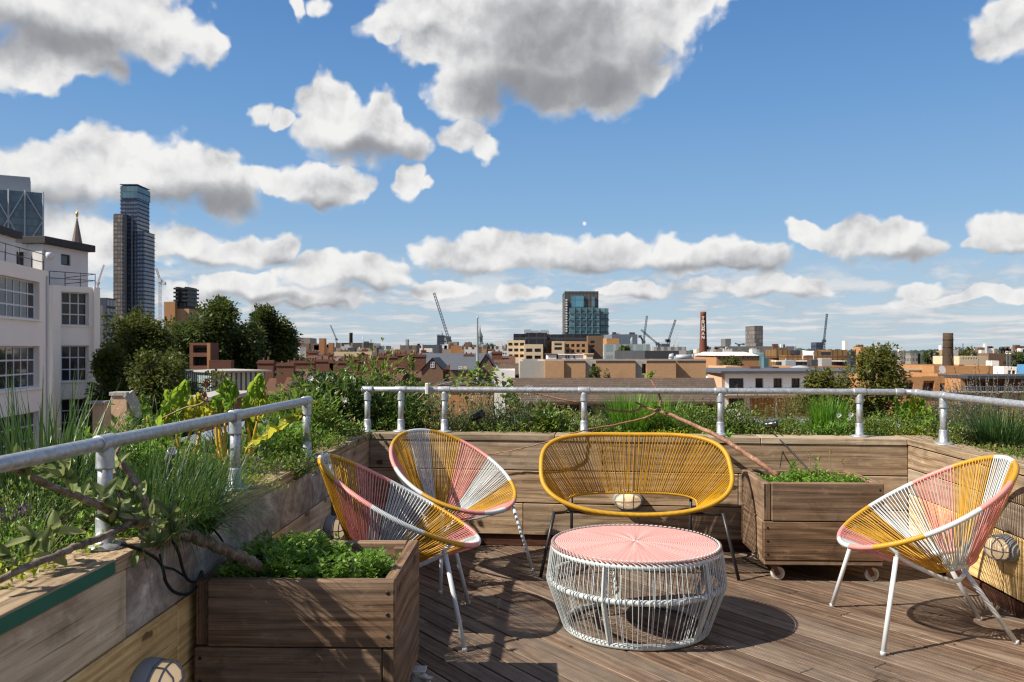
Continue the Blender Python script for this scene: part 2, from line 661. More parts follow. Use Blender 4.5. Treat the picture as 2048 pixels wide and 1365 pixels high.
P, Q = WA.copy(), WB.copy()
n_back = V((-(Q - P).y, (Q - P).x, 0)).normalized() * -1
wall('timber_parapet', 'sunlit timber parapet of long horizontal boards behind the yellow bench', P, Q, n_back,
     [(.546, .752, 0, .45, m_wall, None), (.546, .752, .45, 1, m_wall, None), (.313, .540, 0, .70, m_wall, None), (.313, .540, .70, 1, m_wall, None),
      (.085, .307, 0, .30, m_wall, None), (.085, .307, .30, .86, m_wall, None), (.085, .307, .86, 1, m_wall, None)],
     [(.003, .36, [m_cap], None, -.003), (.36, .74, [m_cap], None, -.003), (.74, .998, [m_cap], None, -.003)])

P, Q = V((RWX(5.96), 5.96, 0)), V((RWX(.6), .6, 0))
wall('timber_parapet', 'timber parapet on the right side behind the single round chair', P, Q, V((-1, .04, 0)).normalized(),
     [(.60, .752, 0, 1, m_wall, None), (.43, .595, 0, .34, m_wall, None), (.43, .595, .34, 1, m_wall, None),
      (.10, .425, .04, .26, m_ply, None), (.10, .425, .262, 1, m_ply, 'yellow plywood panel')],
     [(0, .55, [m_cap], None, .001), (.55, 1, [m_cap], None, .001)])

# the planting bed inside the parapet: soil, outer kerb with lead coping
OUT_L, OUT_B, OUT_R = -2.02, 7.25, 3.75


def soil_strip(inner, outer, nx, ny, name):
    mb = MB()
    for i in range(nx + 1):
        a = inner(i / nx)
        b = outer(i / nx)
        for j in range(ny + 1):
            q = a.lerp(b, j / ny)
            mb.v.append(V((q.x, q.y, .735 + RN.uniform(-.02, .025))))
    for i in range(nx):
        for j in range(ny):
            k = i * (ny + 1) + j
            mb.face((k, k + 1, k + ny + 2, k + ny + 1), smooth=True)
    # skirt under the inner edge
    return mb


def poly_at(P, t):
    t *= len(P) - 1
    i = min(int(t), len(P) - 2)
    return V(P[i]).lerp(V(P[i + 1]), t - i)


inner = [(LWX(.2) - .04, .2, 0), (LWX(3.2) - .04, 3.2, 0), (-1.07, 6.25, 0), (.8, BWY(.8) + .04, 0), (2.74, 5.80, 0), (2.68, 3.2, 0), (2.58, .6, 0)]
outer = [(OUT_L, .2, 0), (OUT_L, 3.2, 0), (OUT_L, OUT_B, 0), (.8, OUT_B, 0), (OUT_R, OUT_B, 0), (OUT_R, 3.2, 0), (OUT_R, .6, 0)]
mb = soil_strip(lambda t: poly_at(inner, t), lambda t: poly_at(outer, t), 120, 8, 'soil')
tag(ob('soil', mb, m_soil), kind='structure')

rt = root('roof_kerb', 'outer roof kerb with blue-grey lead coping behind the planting bed', 'kerb', (0, OUT_B + .15, .8))
mb = MB()
mb.box(OUT_L - .28, OUT_L, .2, OUT_B + .3, .755, .79, .01)
mb.box(OUT_L + .002, OUT_R - .002, OUT_B, OUT_B + .3, .755, .789, .01)
mb.box(OUT_R, OUT_R + .28, .6, OUT_B + .3, .755, .791, .01)
ob('coping', mb, m_lead, rt)
m_hostbrick = brick('host_brick', (.30, .17, .09), (.38, .22, .12), (.35, .31, .26))
mb = MB()
mb.box(OUT_L - .24, OUT_L - .002, .2, OUT_B + .26, -17, .754)
mb.box(OUT_L, OUT_R, OUT_B + .003, OUT_B + .26, -17, .754)
mb.box(OUT_R + .002, OUT_R + .24, .6, OUT_B + .26, -17, .754)
ob('brick_wall', mb, m_hostbrick, rt)

# ------------------------------------------------------------------ handrails of scaffold tube
RT = .0215


def rail_post(rt, x, y, zr, zb=ZC):
    mb = MB()
    mb.tube([(x, y, zb + .01), (x, y, zr)], RT, 14)
    po = ob('post', mb, m_galv, rt)
    mb = MB()
    mb.lathe([(.001, .0), (.060, .0), (.062, .005), (.058, .011), (.036, .015), (.0275, .020), (.0272, .088), (.026, .094), (.022, .095)], (x, y, zb), 20)
    ob('base_flange', mb, m_galv, po)
    mb = MB()
    mb.lathe([(.022, -.080), (.0268, -.079), (.0275, -.074), (.0262, -.068), (.0258, -.034), (.0248, -.020), (.018, -.004)], (x, y, zr), 18)
    ob('socket', mb, m_galv, po)
    return po


def sleeve(mb, x, y, z, dr, l=.085):
    dr = V(dr).normalized()
    mb.lathe([(RT, -l / 2), (.0252, -l / 2 + .001), (.0262, -l / 2 + .006), (.0256, 0), (.0262, l / 2 - .006), (.0252, l / 2 - .001), (RT, l / 2)], (x, y, z), 18, axis=dr)


def LRX(Y): return -1.235 + .0467 * (Y - 2.58)
ZR = 1.118
rt = root('handrail', 'galvanised tube handrail along the near parapet, end open beside the corner bush', 'handrail', (LRX(3.64), 3.64, ZC))
mb = MB()
mb.tube([(LRX(y), y, ZR) for y in (.3, 2.0, 4.745)], RT, 16)
for y in (1.5, 2.58, 3.64, 4.70):
    sleeve(mb, LRX(y), y, ZR, (.0467, 1, 0))
ob('rail', mb, m_galv, rt)
for y in (1.5, 2.58, 3.64, 4.70):
    rail_post(rt, LRX(y), y, ZR)

rt = root('handrail', 'long galvanised tube handrail behind the bench, bending round the corner above the single chair', 'handrail', (.8, BWY(.8) + .11, ZC))
posts = []
for px in (735, 802, 889, 1168, 1441, 1719):
    y = 6.1
    for _ in range(8):
        x = ax(px, y)
        y = BWY(x) + (.11 if px > 740 else .07)
    posts.append((x, y))
ZB = 1.108
cor = V((2.755, BWY(2.755) + .115, ZB))
def RRX(Y): return cor.x - .03 * (cor.y - Y)
rp = [(RRX(5.40), 5.40), (RRX(4.36), 4.36), (RRX(3.3), 3.3)]
mb = MB()
p0 = V((posts[0][0] - .035, posts[0][1] + .0, ZB))
e1 = V((cor.x - .05, cor.y + .006, ZB))
e2 = V((cor.x - .003, cor.y - .05, ZB))
mb.tube([p0, V((posts[1][0], posts[1][1], ZB)), V((posts[3][0], posts[3][1], ZB)), e1, cor * .92 + (e1 + e2) * .04, e2, V((RRX(1.5), 1.5, ZB))], RT, 16)
ld = (cor - p0)
for (x, y) in posts:
    sleeve(mb, x, y, ZB, ld)
for (x, y) in rp:
    sleeve(mb, x, y, ZB, (.03, 1, 0))
sleeve(mb, e1.x - .03, e1.y + .003, ZB, ld, .06)
sleeve(mb, e2.x - .001, e2.y - .03, ZB, (.03, 1, 0), .06)
ob('rail', mb, m_galv, rt)
for (x, y) in posts + rp:
    rail_post(rt, x, y, ZB, ZC - .003)

# ------------------------------------------------------------------ bulkhead lamps
def make_lamp():
    """local: wall at y = 0, lamp towards -y, long axis x"""
    rt = root('bulkhead_light', '', 'wall lamp')
    def oval(rx, rz, y, n=28):
        return [V((rx * math.cos(2 * math.pi * k / n), y, rz * math.sin(2 * math.pi * k / n))) for k in range(n)]
    def shell(mb, rows, cap=True, n=28, m=0):
        b = len(mb.v)
        for r in rows: mb.v.extend(oval(*r, n))
        for i in range(len(rows) - 1):
            for k in range(n):
                k2 = (k + 1) % n
                mb.face((b + i * n + k, b + i * n + k2, b + (i + 1) * n + k2, b + (i + 1) * n + k), None, m, (.5, .5), True)
        if cap: mb.face([b + (len(rows) - 1) * n + k for k in range(n)], None, m, (.5, .5), True)
    mb = MB()
    shell(mb, [(.105, .070, -.001), (.107, .072, -.012), (.104, .069, -.040), (.098, .063, -.047), (.090, .056, -.045)])
    ob('base', mb, m_lampgrey, rt, local=True)
    mb = MB()
    shell(mb, [(.089, .055, -.044), (.088, .054, -.070), (.080, .048, -.090), (.062, .036, -.101), (.03, .018, -.106)])
    ob('lens', mb, m_lens, rt, local=True)
    mb = MB()
    mb.tube(oval(.097, .062, -.052), .004, 6, True)
    mb.tube(oval(.093, .059, -.083), .0035, 6, True)
    for x in (-.034, .034):
        k = math.sqrt(1 - (x / .1) ** 2)
        mb.tube([(x, -.047, .066 * k), (x, -.085, .060 * k), (x, -.108, .03 * k), (x, -.111, 0), (x, -.108, -.03 * k), (x, -.085, -.06 * k), (x, -.047, -.066 * k)], .0035, 6)
    mb.tube([(-.101, -.047, 0), (-.09, -.09, 0), (-.05, -.108, 0), (0, -.112, 0), (.05, -.108, 0), (.09, -.09, 0), (.101, -.047, 0)], .0035, 6)
    ob('wire_cage', mb, m_lampgrey, rt, local=True)
    return rt


lamp0 = make_lamp()
for i, (x, y, z, rz, lab) in enumerate([
        (LWX(2.62), 2.62, .372, math.pi / 2, 'glowing bulkhead lamp in wire cage on the yellow plywood under the green edge'),
        (LWX(4.93), 4.93, .365, math.pi / 2, 'bulkhead lamp in wire cage glimpsed behind the mint of the near planter'),
        (ax(1256, BWY(.8)), BWY(.8), .352, math.atan2(WB.y - WA.y, WB.x - WA.x), 'bulkhead lamp in wire cage on the parapet seen under the yellow bench'),
        (RWX(4.50), 4.50, .350, -math.pi / 2, 'bulkhead lamp in wire cage in the shadow of the single chair')]):
    l = lamp0 if i == 0 else copy_tree(lamp0)
    l.location = (x, y, z)
    l.rotation_euler = (0, 0, rz)
    l['label'] = lab
    l['group'] = 'bulkhead lamps on the parapet boards'

rt = root('vent_box', 'dark grey louvred vent box on the parapet behind the near round chair', 'vent', (LWX(5.15), 5.15, .5))
mb = MB()
mb.box(LWX(5.15), LWX(5.15) + .07, 5.02, 5.26, .41, .60, .006)
ob('housing', mb, flat('vent_grey', (.10, .11, .12), .5), rt)
mb = MB()
for k in range(6):
    mb.box(LWX(5.15) + .068, LWX(5.15) + .08, 5.035, 5.245, .425 + k * .027, .437 + k * .027, .002)
ob('louvre_grille', mb, flat('vent_louvre', (.14, .15, .165), .5), rt)

# ------------------------------------------------------------------ timber planters on casters
def planter(label, cx, cy, w, d, rz, left):
    rt = root('planter_box', label, 'planter', (cx, cy, 0), rz)
    T = .045
    z0, z1, z2 = .133, .367, .60
    def bd(name, x0, x1, y0, y1, za, zb, axis, lab=None):
        mb = MB()
        c = ((x0 + x1) / 2, (y0 + y1) / 2, (za + zb) / 2)
        if axis == 'x': mb.board(c, (1, 0, 0), (0, 0, 1), (0, -1, 0), x1 - x0, zb - za, y1 - y0, .005)
        else: mb.board(c, (0, 1, 0), (0, 0, 1), (1, 0, 0), y1 - y0, zb - za, x1 - x0, .005)
        return ob(name, mb, m_planter, rt, lab, True)
    g = .002
    hx, hy = w / 2, d / 2
    a = bd('front_board', -hx + T + g, hx, -hy, -hy + T, z1 + g, z2, 'x')
    b = bd('front_board', -hx, hx - (T + g if left else 0), -hy + .001, -hy + T, z0, z1 - g, 'x')
    bd('side_board', -hx, -hx + T, -hy + .012, hy - T - g, z1 + g, z2 - .004, 'y')
    bd('side_board', -hx, -hx + T, -hy + T + g, hy - T - g, z0, z1 - g, 'y')
    bd('side_board', hx - T, hx, -hy + T + g, hy, z1 + g, z2 - .003, 'y')
    bd('side_board', hx - T, hx, -hy + (.004 if left else T + g), hy, z0, z1 - g, 'y')
    bd('back_board', -hx, hx - T - g, hy - T, hy, z1 + g, z2 - .004, 'x')
    bd('back_board', -hx, hx - T - g, hy - T, hy, z0, z1 - g, 'x')
    bd('base_board', -hx + .004, hx - .004, -hy + .006, hy - .006, .103, .130, 'x')
    for (sx, sy) in ((-1, -1), (1, -1), (-1, 1), (1, 1)):
        mb = MB()
        q = hx - T - .002 - .025
        w_ = hy - T - .002 - .025
        mb.box(sx * q - .022, sx * q + .022, sy * w_ - .022, sy * w_ + .022, .135, .585, .003)
        ob('corner_block', mb, m_planter, rt, None, True)
    for (brd, zs, xs) in ((a, (.41, .485, .56), hx - .025), (b, (.17, .25, .33), -hx + .022)):
        for z in zs:
            mb = MB()
            mb.lathe([(.0065, 0), (.0065, .002), (.003, .0021)], (xs, -hy, z), 10, axis=(0, -1, 0))
            ob('screw', mb, m_screw, brd, None, True)
    # soil
    mb = MB()
    nx, ny = 16, 14
    for i in range(nx + 1):
        for j in range(ny + 1):
            mb.v.append(V((-hx + T + (w - 2 * T) * i / nx, -hy + T + (d - 2 * T) * j / ny, .525 + RN.uniform(-.012, .016))))
    for i in range(nx):
        for j in range(ny):
            k = i * (ny + 1) + j
            mb.face((k, k + ny + 1, k + ny + 2, k + 1), smooth=True)
    ob('soil', mb, m_soil, rt, None, True)
    for (sx, sy) in ((-1, -1), (1, -1), (-1, 1), (1, 1)):
        x, y = sx * (hx - .075), sy * (hy - .06)
        if left and (sx, sy) == (1, 1): x, y = hx + .0, hy - .13
        mb = MB()
        mb.box(x - .045, x + .045, y - .035, y + .035, .096, .1025, .002)
        mb.lathe([(.022, .0), (.024, .012), (.02, .018)], (x, y, .078), 12)
        for s in (-1, 1):
            mb.bar((x, y + s * .019, .085), (x + .022, y + s * .019, .034), .026, .004, up=(0, 1, 0))
        mb.lathe([(.006, -.024), (.006, .024)], (x + .022, y, .042), 8, axis=(0, 1, 0))
        if left: mb.bar((x - .01, y, .075), (x + .07, y - .02, .07), .03, .006)
        cs = ob('caster', mb, m_steelw if left else m_rust, rt, None, True)
        mb = MB()
        mb.lathe([(.03, -.014), (.037, -.014), (.0415, -.010), (.0415, .010), (.037, .014), (.03, .014), (.03, .008), (.012, .009), (.012, -.009), (.03, -.008), (.03, -.014)], (x + .022, y, .0425), 22, axis=(0, 1, 0))
        ob('wheel', mb, m_tyre, cs, None, True)
    return rt


PL = planter('near weathered timber planter of mint, most of its front in shade', -.748, 3.27, .70, .655, math.radians(-1.2), True)
PR = planter('brown timber planter on cream casters between the yellow bench and the single chair', 1.885, 5.40, .712, .60, math.radians(-2.6), False)

# ------------------------------------------------------------------ cables
def Yleft(px, off=.02):
    y = 2.6
    for _ in range(20): y = (LWX(y) + off) / ((px - 1024) / F)
    return y


def cable(name, label, pts, r=.0055, off=.03, cat='cable'):
    P = [at(x, y, Yleft(x, off)) for (x, y) in [(a / 3.688, b / 3.688 + 880) for a, b in pts]]
    mb = MB()
    mb.tube(pathpts(P, 6), r, 8)
    return tag(ob(name, mb, m_black), label, cat, 'cables hanging over the parapet')


cable('power_cable', 'black cable looping low under the branch on the grey panel', [(880, 765), (1000, 800), (1130, 860), (1195, 930), (1225, 1050), (1290, 1125), (1390, 1135), (1470, 1060), (1492, 985)])
cable('power_cable', 'black cable dropping straight from the capping behind the cut trunk', [(1180, 845), (1200, 930), (1280, 955), (1350, 1000), (1400, 1035)], .004, .024)
cable('power_cable', 'black cable falling from the branch fork into the near planter corner', [(1275, 745), (1320, 840), (1350, 960), (1390, 1035), (1450, 1040), (1490, 970)], .0055, .038)
cable('power_cable', 'thin black cable running down the capping right of the branch leaves', [(1480, 535), (1540, 620), (1640, 745), (1690, 900)], .004, .03)
mb = MB()
mb.tube(pathpts([at(1548, 868, 6.02), at(1556, 876, 5.86), at(1585, 905, 5.76), at(1622, 945, 5.6)], 6), .005, 8)
tag(ob('power_cable', mb, m_black), 'thick black cable sloping from the capping to the brown planter', 'cable', 'cables hanging over the parapet')
mb = MB()
mb.tube(pathpts([at(1560, 868, 6.02), at(1570, 880, 5.85), at(1565, 905, 5.84), at(1560, 935, 5.7)], 6), .0035, 8)
tag(ob('power_cable', mb, m_black), 'thin black cable hanging down the boards above the brown planter', 'cable', 'cables hanging over the parapet')

mb = MB()
for i in range(170):
    c = RN.random()
    if c < .55: x, y = RN.uniform(-.35, .25), RN.uniform(5.0, 5.95)
    elif c < .75: x, y = RN.uniform(-.3, 2.6), RN.uniform(3.2, 5.6)
    else: x, y = RN.uniform(1.2, 2.6), BWY(2) - RN.uniform(.02, .3)
    a = RN.uniform(0, 6.283)
    l = RN.uniform(.008, .026)
    dx, dy = V((math.cos(a), math.sin(a), .15)) * l, V((-math.sin(a), math.cos(a), .25)) * l * .35
    p_ = V((x, y, .003))
    mb.quad(p_, p_ + dx * .5 + dy, p_ + dx, p_ + dx * .5 - dy + V((0, 0, .003)), r=(RN.random(), 0))
tag(ob('leaf_litter', mb, flat('litter', (.10, .06, .03), .9, var=.6, scale=30)), kind='stuff')
# ------------------------------------------------------------------ woven furniture
def cordmat(name, col, var=.14):
    m = M(name)
    rn = m.sep(m.uv('rnd'))
    u = m.sep(m.uv())
    t = m.math('MULTIPLY_ADD', rn[0], var * 2, 1 - var)
    c = m.mix(1.0, col, m.comb(t, t, t), 'MULTIPLY')
    nz = m.noise(m.obj(), 30.0, 4)
    c = m.mix(m.math('MULTIPLY', m.smooth(nz, .5, .75), .25), c, tuple(x * .6 for x in col))
    w = m.math('MULTIPLY_ADD', m.math('SINE', m.math('MULTIPLY_ADD', u[0], 900.0, m.math('MULTIPLY', u[1], 6.283))), .5, .5)
    nr = m.bump(w, .35, .002)
    c = m.mix(m.math('MULTIPLY', m.smooth(w, .3, 0.0), .25), c, tuple(x * .4 for x in col))
    return m.out(m.bsdf(c, .42, 0, nr, .45))


c_white = cordmat('white_cord', (.56, .60, .61))
c_yellow = cordmat('mustard_cord', (.52, .28, .018))
c_pink = cordmat('pink_cord', (.66, .27, .24))
c_bench = cordmat('golden_cord', (.52, .28, .012))
c_grey = cordmat('pale_grey_cord', (.50, .54, .545))
m_whiteframe = flat('white_powder_coat', (.55, .58, .60), .35, var=.06)
m_blackframe = flat('black_powder_coat', (.022, .023, .026), .4, var=.2)


def make_chair():
    """local: front towards -y; rim is a tilted ellipse, cords run down to a small ring"""
    rt = root('round_chair', '', 'chair')
    tilt = math.radians(28.6)
    A, B = .385, .452                       # half width, half length of the rim
    cen = V((0, 0, .628))
    ux = V((1, 0, 0))
    uy = V((0, math.cos(tilt), math.sin(tilt)))
    un = V((0, -math.sin(tilt), math.cos(tilt)))
    ringc = cen + V((0, .10, -.275))
    rt_ = math.radians(17)
    def rim(a, k=1.0):                       # a = 0 at the top back
        s, c = math.sin(a), math.cos(a)
        return cen + ux * (A * k * s) + uy * (B * k * c) + un * (.02 * (c * c))
    def ring(a, r=.132):
        return ringc + ux * (r * math.sin(a)) + V((0, math.cos(rt_), math.sin(rt_))) * (r * math.cos(a))
    seq = ['W', 'Y', 'P', 'W', 'Y', 'P', 'W', 'P', 'Y', 'W', 'P', 'Y']
    mats = [c_white, c_yellow, c_pink]
    ix = {'W': 0, 'Y': 1, 'P': 2}
    edges = [-13, 15, 47, 78, 112, 146, 168, 192, 214, 248, 282, 313]      # angle where each colour starts
    def colour(adeg):
        a = (adeg + 13) % 360 - 13
        k = 0
        for i, e in enumerate(edges):
            if a >= e: k = i
        return ix[seq[k]]
    N = 144
    mb = MB()
    mb.tube([rim(2 * math.pi * i / N) for i in range(N)], .0128, 10, True, mfun=lambda i: colour(360 * (i + .5) / N))
    ob('rim', mb, mats, rt, None, True)
    mb = MB()
    n2 = 48
    mb.tube([ring(2 * math.pi * i / n2) for i in range(n2)], .015, 8, True, mfun=lambda i: colour(360 * (i + .5) / n2))
    ob('seat_ring', mb, mats, rt, None, True)
    mb = MB()
    NC = 288
    for i in range(NC):
        adeg = 360 * (i + .5) / NC
        a = math.radians(adeg + RN.uniform(-.22, .22))
        a2 = math.radians(adeg + RN.uniform(-1.0, 1.0))
        inout = (1 if i % 2 else -1)
        P, Q = rim(a), ring(a2)
        out = (rim(a) - cen).normalized()
        P2 = P + out * (.012 * inout) - un * (.005 if inout > 0 else -.004)
        Q2 = Q + out * (.011 * inout)
        mid = (P2 + Q2) / 2 + V((RN.uniform(-1, 1), RN.uniform(-1, 1), RN.uniform(-1, 1))) * .0018 - un * .006
        mb.tube([P2, mid, Q2], .0026, 5, m=colour(adeg), r=(RN.random(), 0), caps=False)
    ob('cord_weave', mb, mats, rt, None, True)
    # frame
    for s in (-1, 1):
        rp = rim(math.pi - s * .80)
        top = rp + V((s * .004, .03, -.055))
        foot = V((s * .37, -.345, .008))
        mb = MB()
        mb.tube([foot, foot.lerp(top, .5), top], .0115, 12)
        lg = ob('front_leg', mb, m_whiteframe, rt, None, True)
        mb = MB()
        mb.lathe([(.0124, -.008), (.0124, .010), (.0116, .011)], foot, 10)
        ob('foot_cap', mb, m_whiteframe, lg, None, True)
        # bent side tube from the rim, past the leg, back under the basket ring
        b1 = V((s * .17, ringc.y - .05, ringc.z - .06))
        b2 = V((s * .11, ringc.y + .03, ringc.z - .05))
        mb = MB()
        mb.tube(pathpts([rp - V((0, 0, .004)), top + V((0, .002, .02)), top + V((-s * .012, .022, -.008)), top.lerp(b1, .5) + V((0, 0, -.006)), b1, b2, ringc + V((s * .095, .06, .0))], 6), .0105, 10)
        ob('side_bar', mb, m_whiteframe, rt, None, True)
        foot = V((s * .178, .345, .008))
        tb = ringc + V((s * .10, .03, -.01))
        mb = MB()
        mb.tube([foot, foot.lerp(tb, .5), tb], .0115, 12)
        lg = ob('rear_leg', mb, m_whiteframe, rt, None, True)
        mb = MB()
        mb.lathe([(.0124, -.008), (.0124, .010), (.0116, .011)], foot, 10)
        ob('foot_cap', mb, m_whiteframe, lg, None, True)
    return rt


chair0 = make_chair()
def face_to(dx, dy): return math.atan2(dx, -dy)      # local -y points along (dx, dy)
for i, (x, y, dx, dy, lab) in enumerate([
        (2.065, 4.24, -1, .06, 'round corded chair standing alone beside the wall lamp, facing the pink table'),
        (-.575, 4.30, .997, .03, 'round corded chair close behind the near planter, seen from its side'),
        (-.375, 5.38, .68, -.73, 'round corded chair in the far corner between the other chair and the bench')]):
    c = chair0 if i == 0 else copy_tree(chair0)
    c.location = (x, y, 0)
    c.rotation_euler = (0, 0, face_to(dx, dy))
    c['label'] = lab
    c['group'] = 'round multicoloured corded chairs'

# bench
rt = root('corded_bench', 'mustard yellow corded two-seat bench on black legs against the back parapet', 'bench', (.788, 5.45, 0), math.radians(-3.0))
tilt = math.radians(40)
cen = V((0, .0, .615))
uy = V((0, math.cos(tilt), math.sin(tilt)))
un = V((0, -math.sin(tilt), math.cos(tilt)))
ux = V((1, 0, 0))


def sup(a, A, B, e):
    s, c = math.sin(a), math.cos(a)
    return (A * math.copysign(abs(s) ** (2 / e), s), B * math.copysign(abs(c) ** (2 / e), c))


def brim(a):
    x, y = sup(a, .60, .335, 2.95)
    sag = .025 * (1 - min(1, abs(x) / .6)) * (1 if y < 0 else 0)
    return cen + ux * x + uy * (y) + un * (.05 * (x / .6) ** 2 - .0) - V((0, 0, sag * .4))


binc = cen - un * .325 + uy * .012


def bring(a):
    x, y = sup(a, .435, .098, 2.9)
    return binc + ux * x + uy * y


def even(fn, n):
    K = 1440
    P = [fn(2 * math.pi * k / K) for k in range(K + 1)]
    D = [0]
    for k in range(K): D.append(D[-1] + (P[k + 1] - P[k]).length)
    out, k = [], 0
    for i in range(n):
        t = D[-1] * i / n
        while D[k + 1] < t: k += 1
        out.append(2 * math.pi * (k + (t - D[k]) / max(1e-9, D[k + 1] - D[k])) / K)
    return out


mb = MB()
mb.tube([brim(a) for a in even(brim, 150)], .0152, 10, True)
ob('rim', mb, c_bench, rt, None, True)
mb = MB()
mb.tube([bring(a) for a in even(bring, 110)], .010, 8, True)
ob('seat_ring', mb, c_bench, rt, None, True)
mb = MB()
NB = 300
ea, eb = even(brim, NB), even(bring, NB)
for i in range(NB):
    a = ea[i] + RN.gauss(0, .005)
    w = .35
    b = eb[i] + RN.uniform(-.006, .006)
    P, Q = brim(a), bring(b)
    # keep the back cords upright in the flat middle stretch
    inout = 1 if i % 2 else -1
    o = (P - cen).normalized()
    P2 = P + o * (.013 * inout) - un * .004 * inout
    Q2 = Q + o * (.009 * inout)
    mid = (P2 + Q2) / 2 - un * .008 + V((RN.uniform(-1, 1), RN.uniform(-1, 1), 0)) * .002
    mb.tube([P2, mid, Q2], .0027, 5, r=(RN.random(), 0), caps=False)
ob('cord_weave', mb, c_bench, rt, None, True)
for s in (-1, 1):
    foot, top = V((s * .60, -.275, .006)), V((s * .515, -.225, .40))
    mb = MB()
    mb.tube([foot, top], .0105, 10)
    ob('front_leg', mb, m_blackframe, rt, None, True)
    foot, top = V((s * .40, .33, .006)), bring(math.pi / 2 - s * .0) * 0 + binc + ux * (s * .40) + uy * .085
    mb = MB()
    mb.tube([foot, top], .0105, 10)
    ob('rear_leg', mb, m_blackframe, rt, None, True)
    mb = MB()
    mb.tube(pathpts([V((s * .515, -.225, .395)), V((s * .50, -.19, .385)), V((s * .46, -.10, .372)), V((s * .44, .03, .352)), V((s * .41, .19, .345))], 5), .009, 8)
    ob('side_bar', mb, m_blackframe, rt, None, True)
mb = MB()
mb.tube([(-.44, .02, .352), (.44, .02, .352)], .009, 8)
mb.tube([(0, .02, .352), (0, -.2, .36), (0, -.245, .385)], .006, 8)
ob('cross_bar', mb, m_blackframe, rt, None, True)

# table
TX, TY = .625, 4.30
rt = root('round_table', 'low round table with pink woven top over a pale grey cord drum', 'table', (TX, TY, 0))


def ringpts(r, z, n=72):
    return [V((r * math.cos(2 * math.pi * k / n), r * math.sin(2 * math.pi * k / n), z)) for k in range(n)]


def pinktop():
    m = M('pink_weave')
    uv = m.sep(m.uv())                       # u = radius in metres, v = angle / 2pi
    r, th = uv[0], uv[1]
    rowf = m.math('DIVIDE', r, .0105)
    row = m.math('FLOOR', rowf)
    ang = m.math('MULTIPLY_ADD', th, 44.0, m.math('MULTIPLY', m.math('MODULO', row, 2.0), .5))
    over = m.math('ABSOLUTE', m.math('SINE', m.math('MULTIPLY', ang, math.pi)))
    rr = m.math('SINE', m.math('MULTIPLY', m.math('FRACT', rowf), math.pi))
    h = m.math('MULTIPLY', m.math('POWER', over, .6), rr)
    fold = m.noise(m.comb(m.math('MULTIPLY', r, 1.5), m.math('MULTIPLY', th, 15.0), 0.0), 1.0, 2, .4)
    col = m.mix(m.smooth(h, .0, .55), (.44, .19, .17), (.72, .385, .345))
    col = m.mix(m.math('MULTIPLY', m.smooth(fold, .45, .65), .30), col, (.80, .50, .45))
    cenm = m.smooth(r, .022, .012)
    col = m.mix(cenm, col, (.55, .58, .58))
    nr = m.bump(m.math('ADD', m.math('MULTIPLY', h, .5), m.math('MULTIPLY', fold, 3.0)), .8, .004)
    return m.out(m.bsdf(col, .45, 0, nr, .4))


mb = MB()
NR, NT = 44, 132
R_TOP = .418
for i in range(NR + 1):
    r = R_TOP * i / NR
    for k in range(NT):
        a = 2 * math.pi * k / NT
        rid = abs(math.sin(a * 7 + .4)) * .0045 * math.exp(-((r - .10) / .12) ** 2)
        z = .428 + rid + .004 * math.cos(r / R_TOP * 1.57) - (max(0, (r - .402)) / .016) ** 2 * .011
        mb.v.append(V((r * math.cos(a), r * math.sin(a), z)))
for i in range(NR):
    for k in range(NT):
        k2 = (k + 1) % NT
        mb.face((i * NT + k, (i + 1) * NT + k, (i + 1) * NT + k2, i * NT + k2),
                [(R_TOP * i / NR, k / NT), (R_TOP * (i + 1) / NR, k / NT), (R_TOP * (i + 1) / NR, (k + 1) / NT), (R_TOP * i / NR, (k + 1) / NT)], smooth=True)
# braided edge
for i in range(100):
    a = 2 * math.pi * i / 100
    b = a + .085
    def q(t, z, rr): return V((rr * math.cos(t), rr * math.sin(t), z))
    mb.tube([q(a, .432, .412), q((a + b) / 2, .428, .4225), q(b, .416, .424)], .0042, 5, r=(RN.random(), 0))
top = ob('woven_top', mb, pinktop(), rt, None, True)
RB, ZM, RM, RTOPR = .353, .245, .432, .412
for nm, r, z, tr in (('top_ring', RTOPR, .402, .0148), ('middle_ring', RM, ZM, .0148), ('bottom_ring', RB, .017, .0155)):
    mb = MB()
    mb.tube(ringpts(r, z, 96), tr, 10, True)
    ob(nm, mb, c_grey, rt, None, True)
for k in range(5):
    a = math.radians(-118 + 72 * k)
    def q(r, z): return V((r * math.cos(a), r * math.sin(a), z))
    mb = MB()
    mb.tube(pathpts([q(RTOPR, .402), q(RM, ZM), q(.40, .14), q(RB, .017)], 6), .0125, 10)
    ob('leg', mb, c_grey, rt, None, True)
mb = MB()
NS = 104
for i in range(NS):
    a = 2 * math.pi * (i + RN.uniform(-.15, .15)) / NS
    a2 = a + RN.uniform(-.01, .01)
    o = .016
    def q(r, z, t): return V((r * math.cos(t), r * math.sin(t), z))
    mb.tube([q(RTOPR + o, .404, a), q((RTOPR + RM) / 2 + o + .001, .325, a), q(RM + o + .002, ZM, a2), q((RM + RB) / 2 + o, .13, a2), q(RB + o, .02, a)], .0024, 5, r=(RN.random(), 0), caps=False)
    if i % 3 == 1:
        mb.tube([q(RTOPR - o, .404, a), q(RM - o, ZM, a2), q(RB - o * .6, .02, a)], .0024, 4, r=(RN.random(), 0), caps=False)
# knots where the cords cross the middle ring
for i in range(36):
    a = 2 * math.pi * (i + .3) / 36
    c = V((RM * math.cos(a), RM * math.sin(a), ZM))
    er = V((math.cos(a), math.sin(a), 0))
    et = V((-math.sin(a), math.cos(a), 0))
    mb.tube([c + (er * math.cos(t) + V((0, 0, 1)) * math.sin(t)) * .018 + et * (.004 * t) for t in [j * math.pi / 5 for j in range(10)]], .0022, 4, r=(.1, 0), caps=False)
ob('cord_weave', mb, c_grey, rt, None, True)
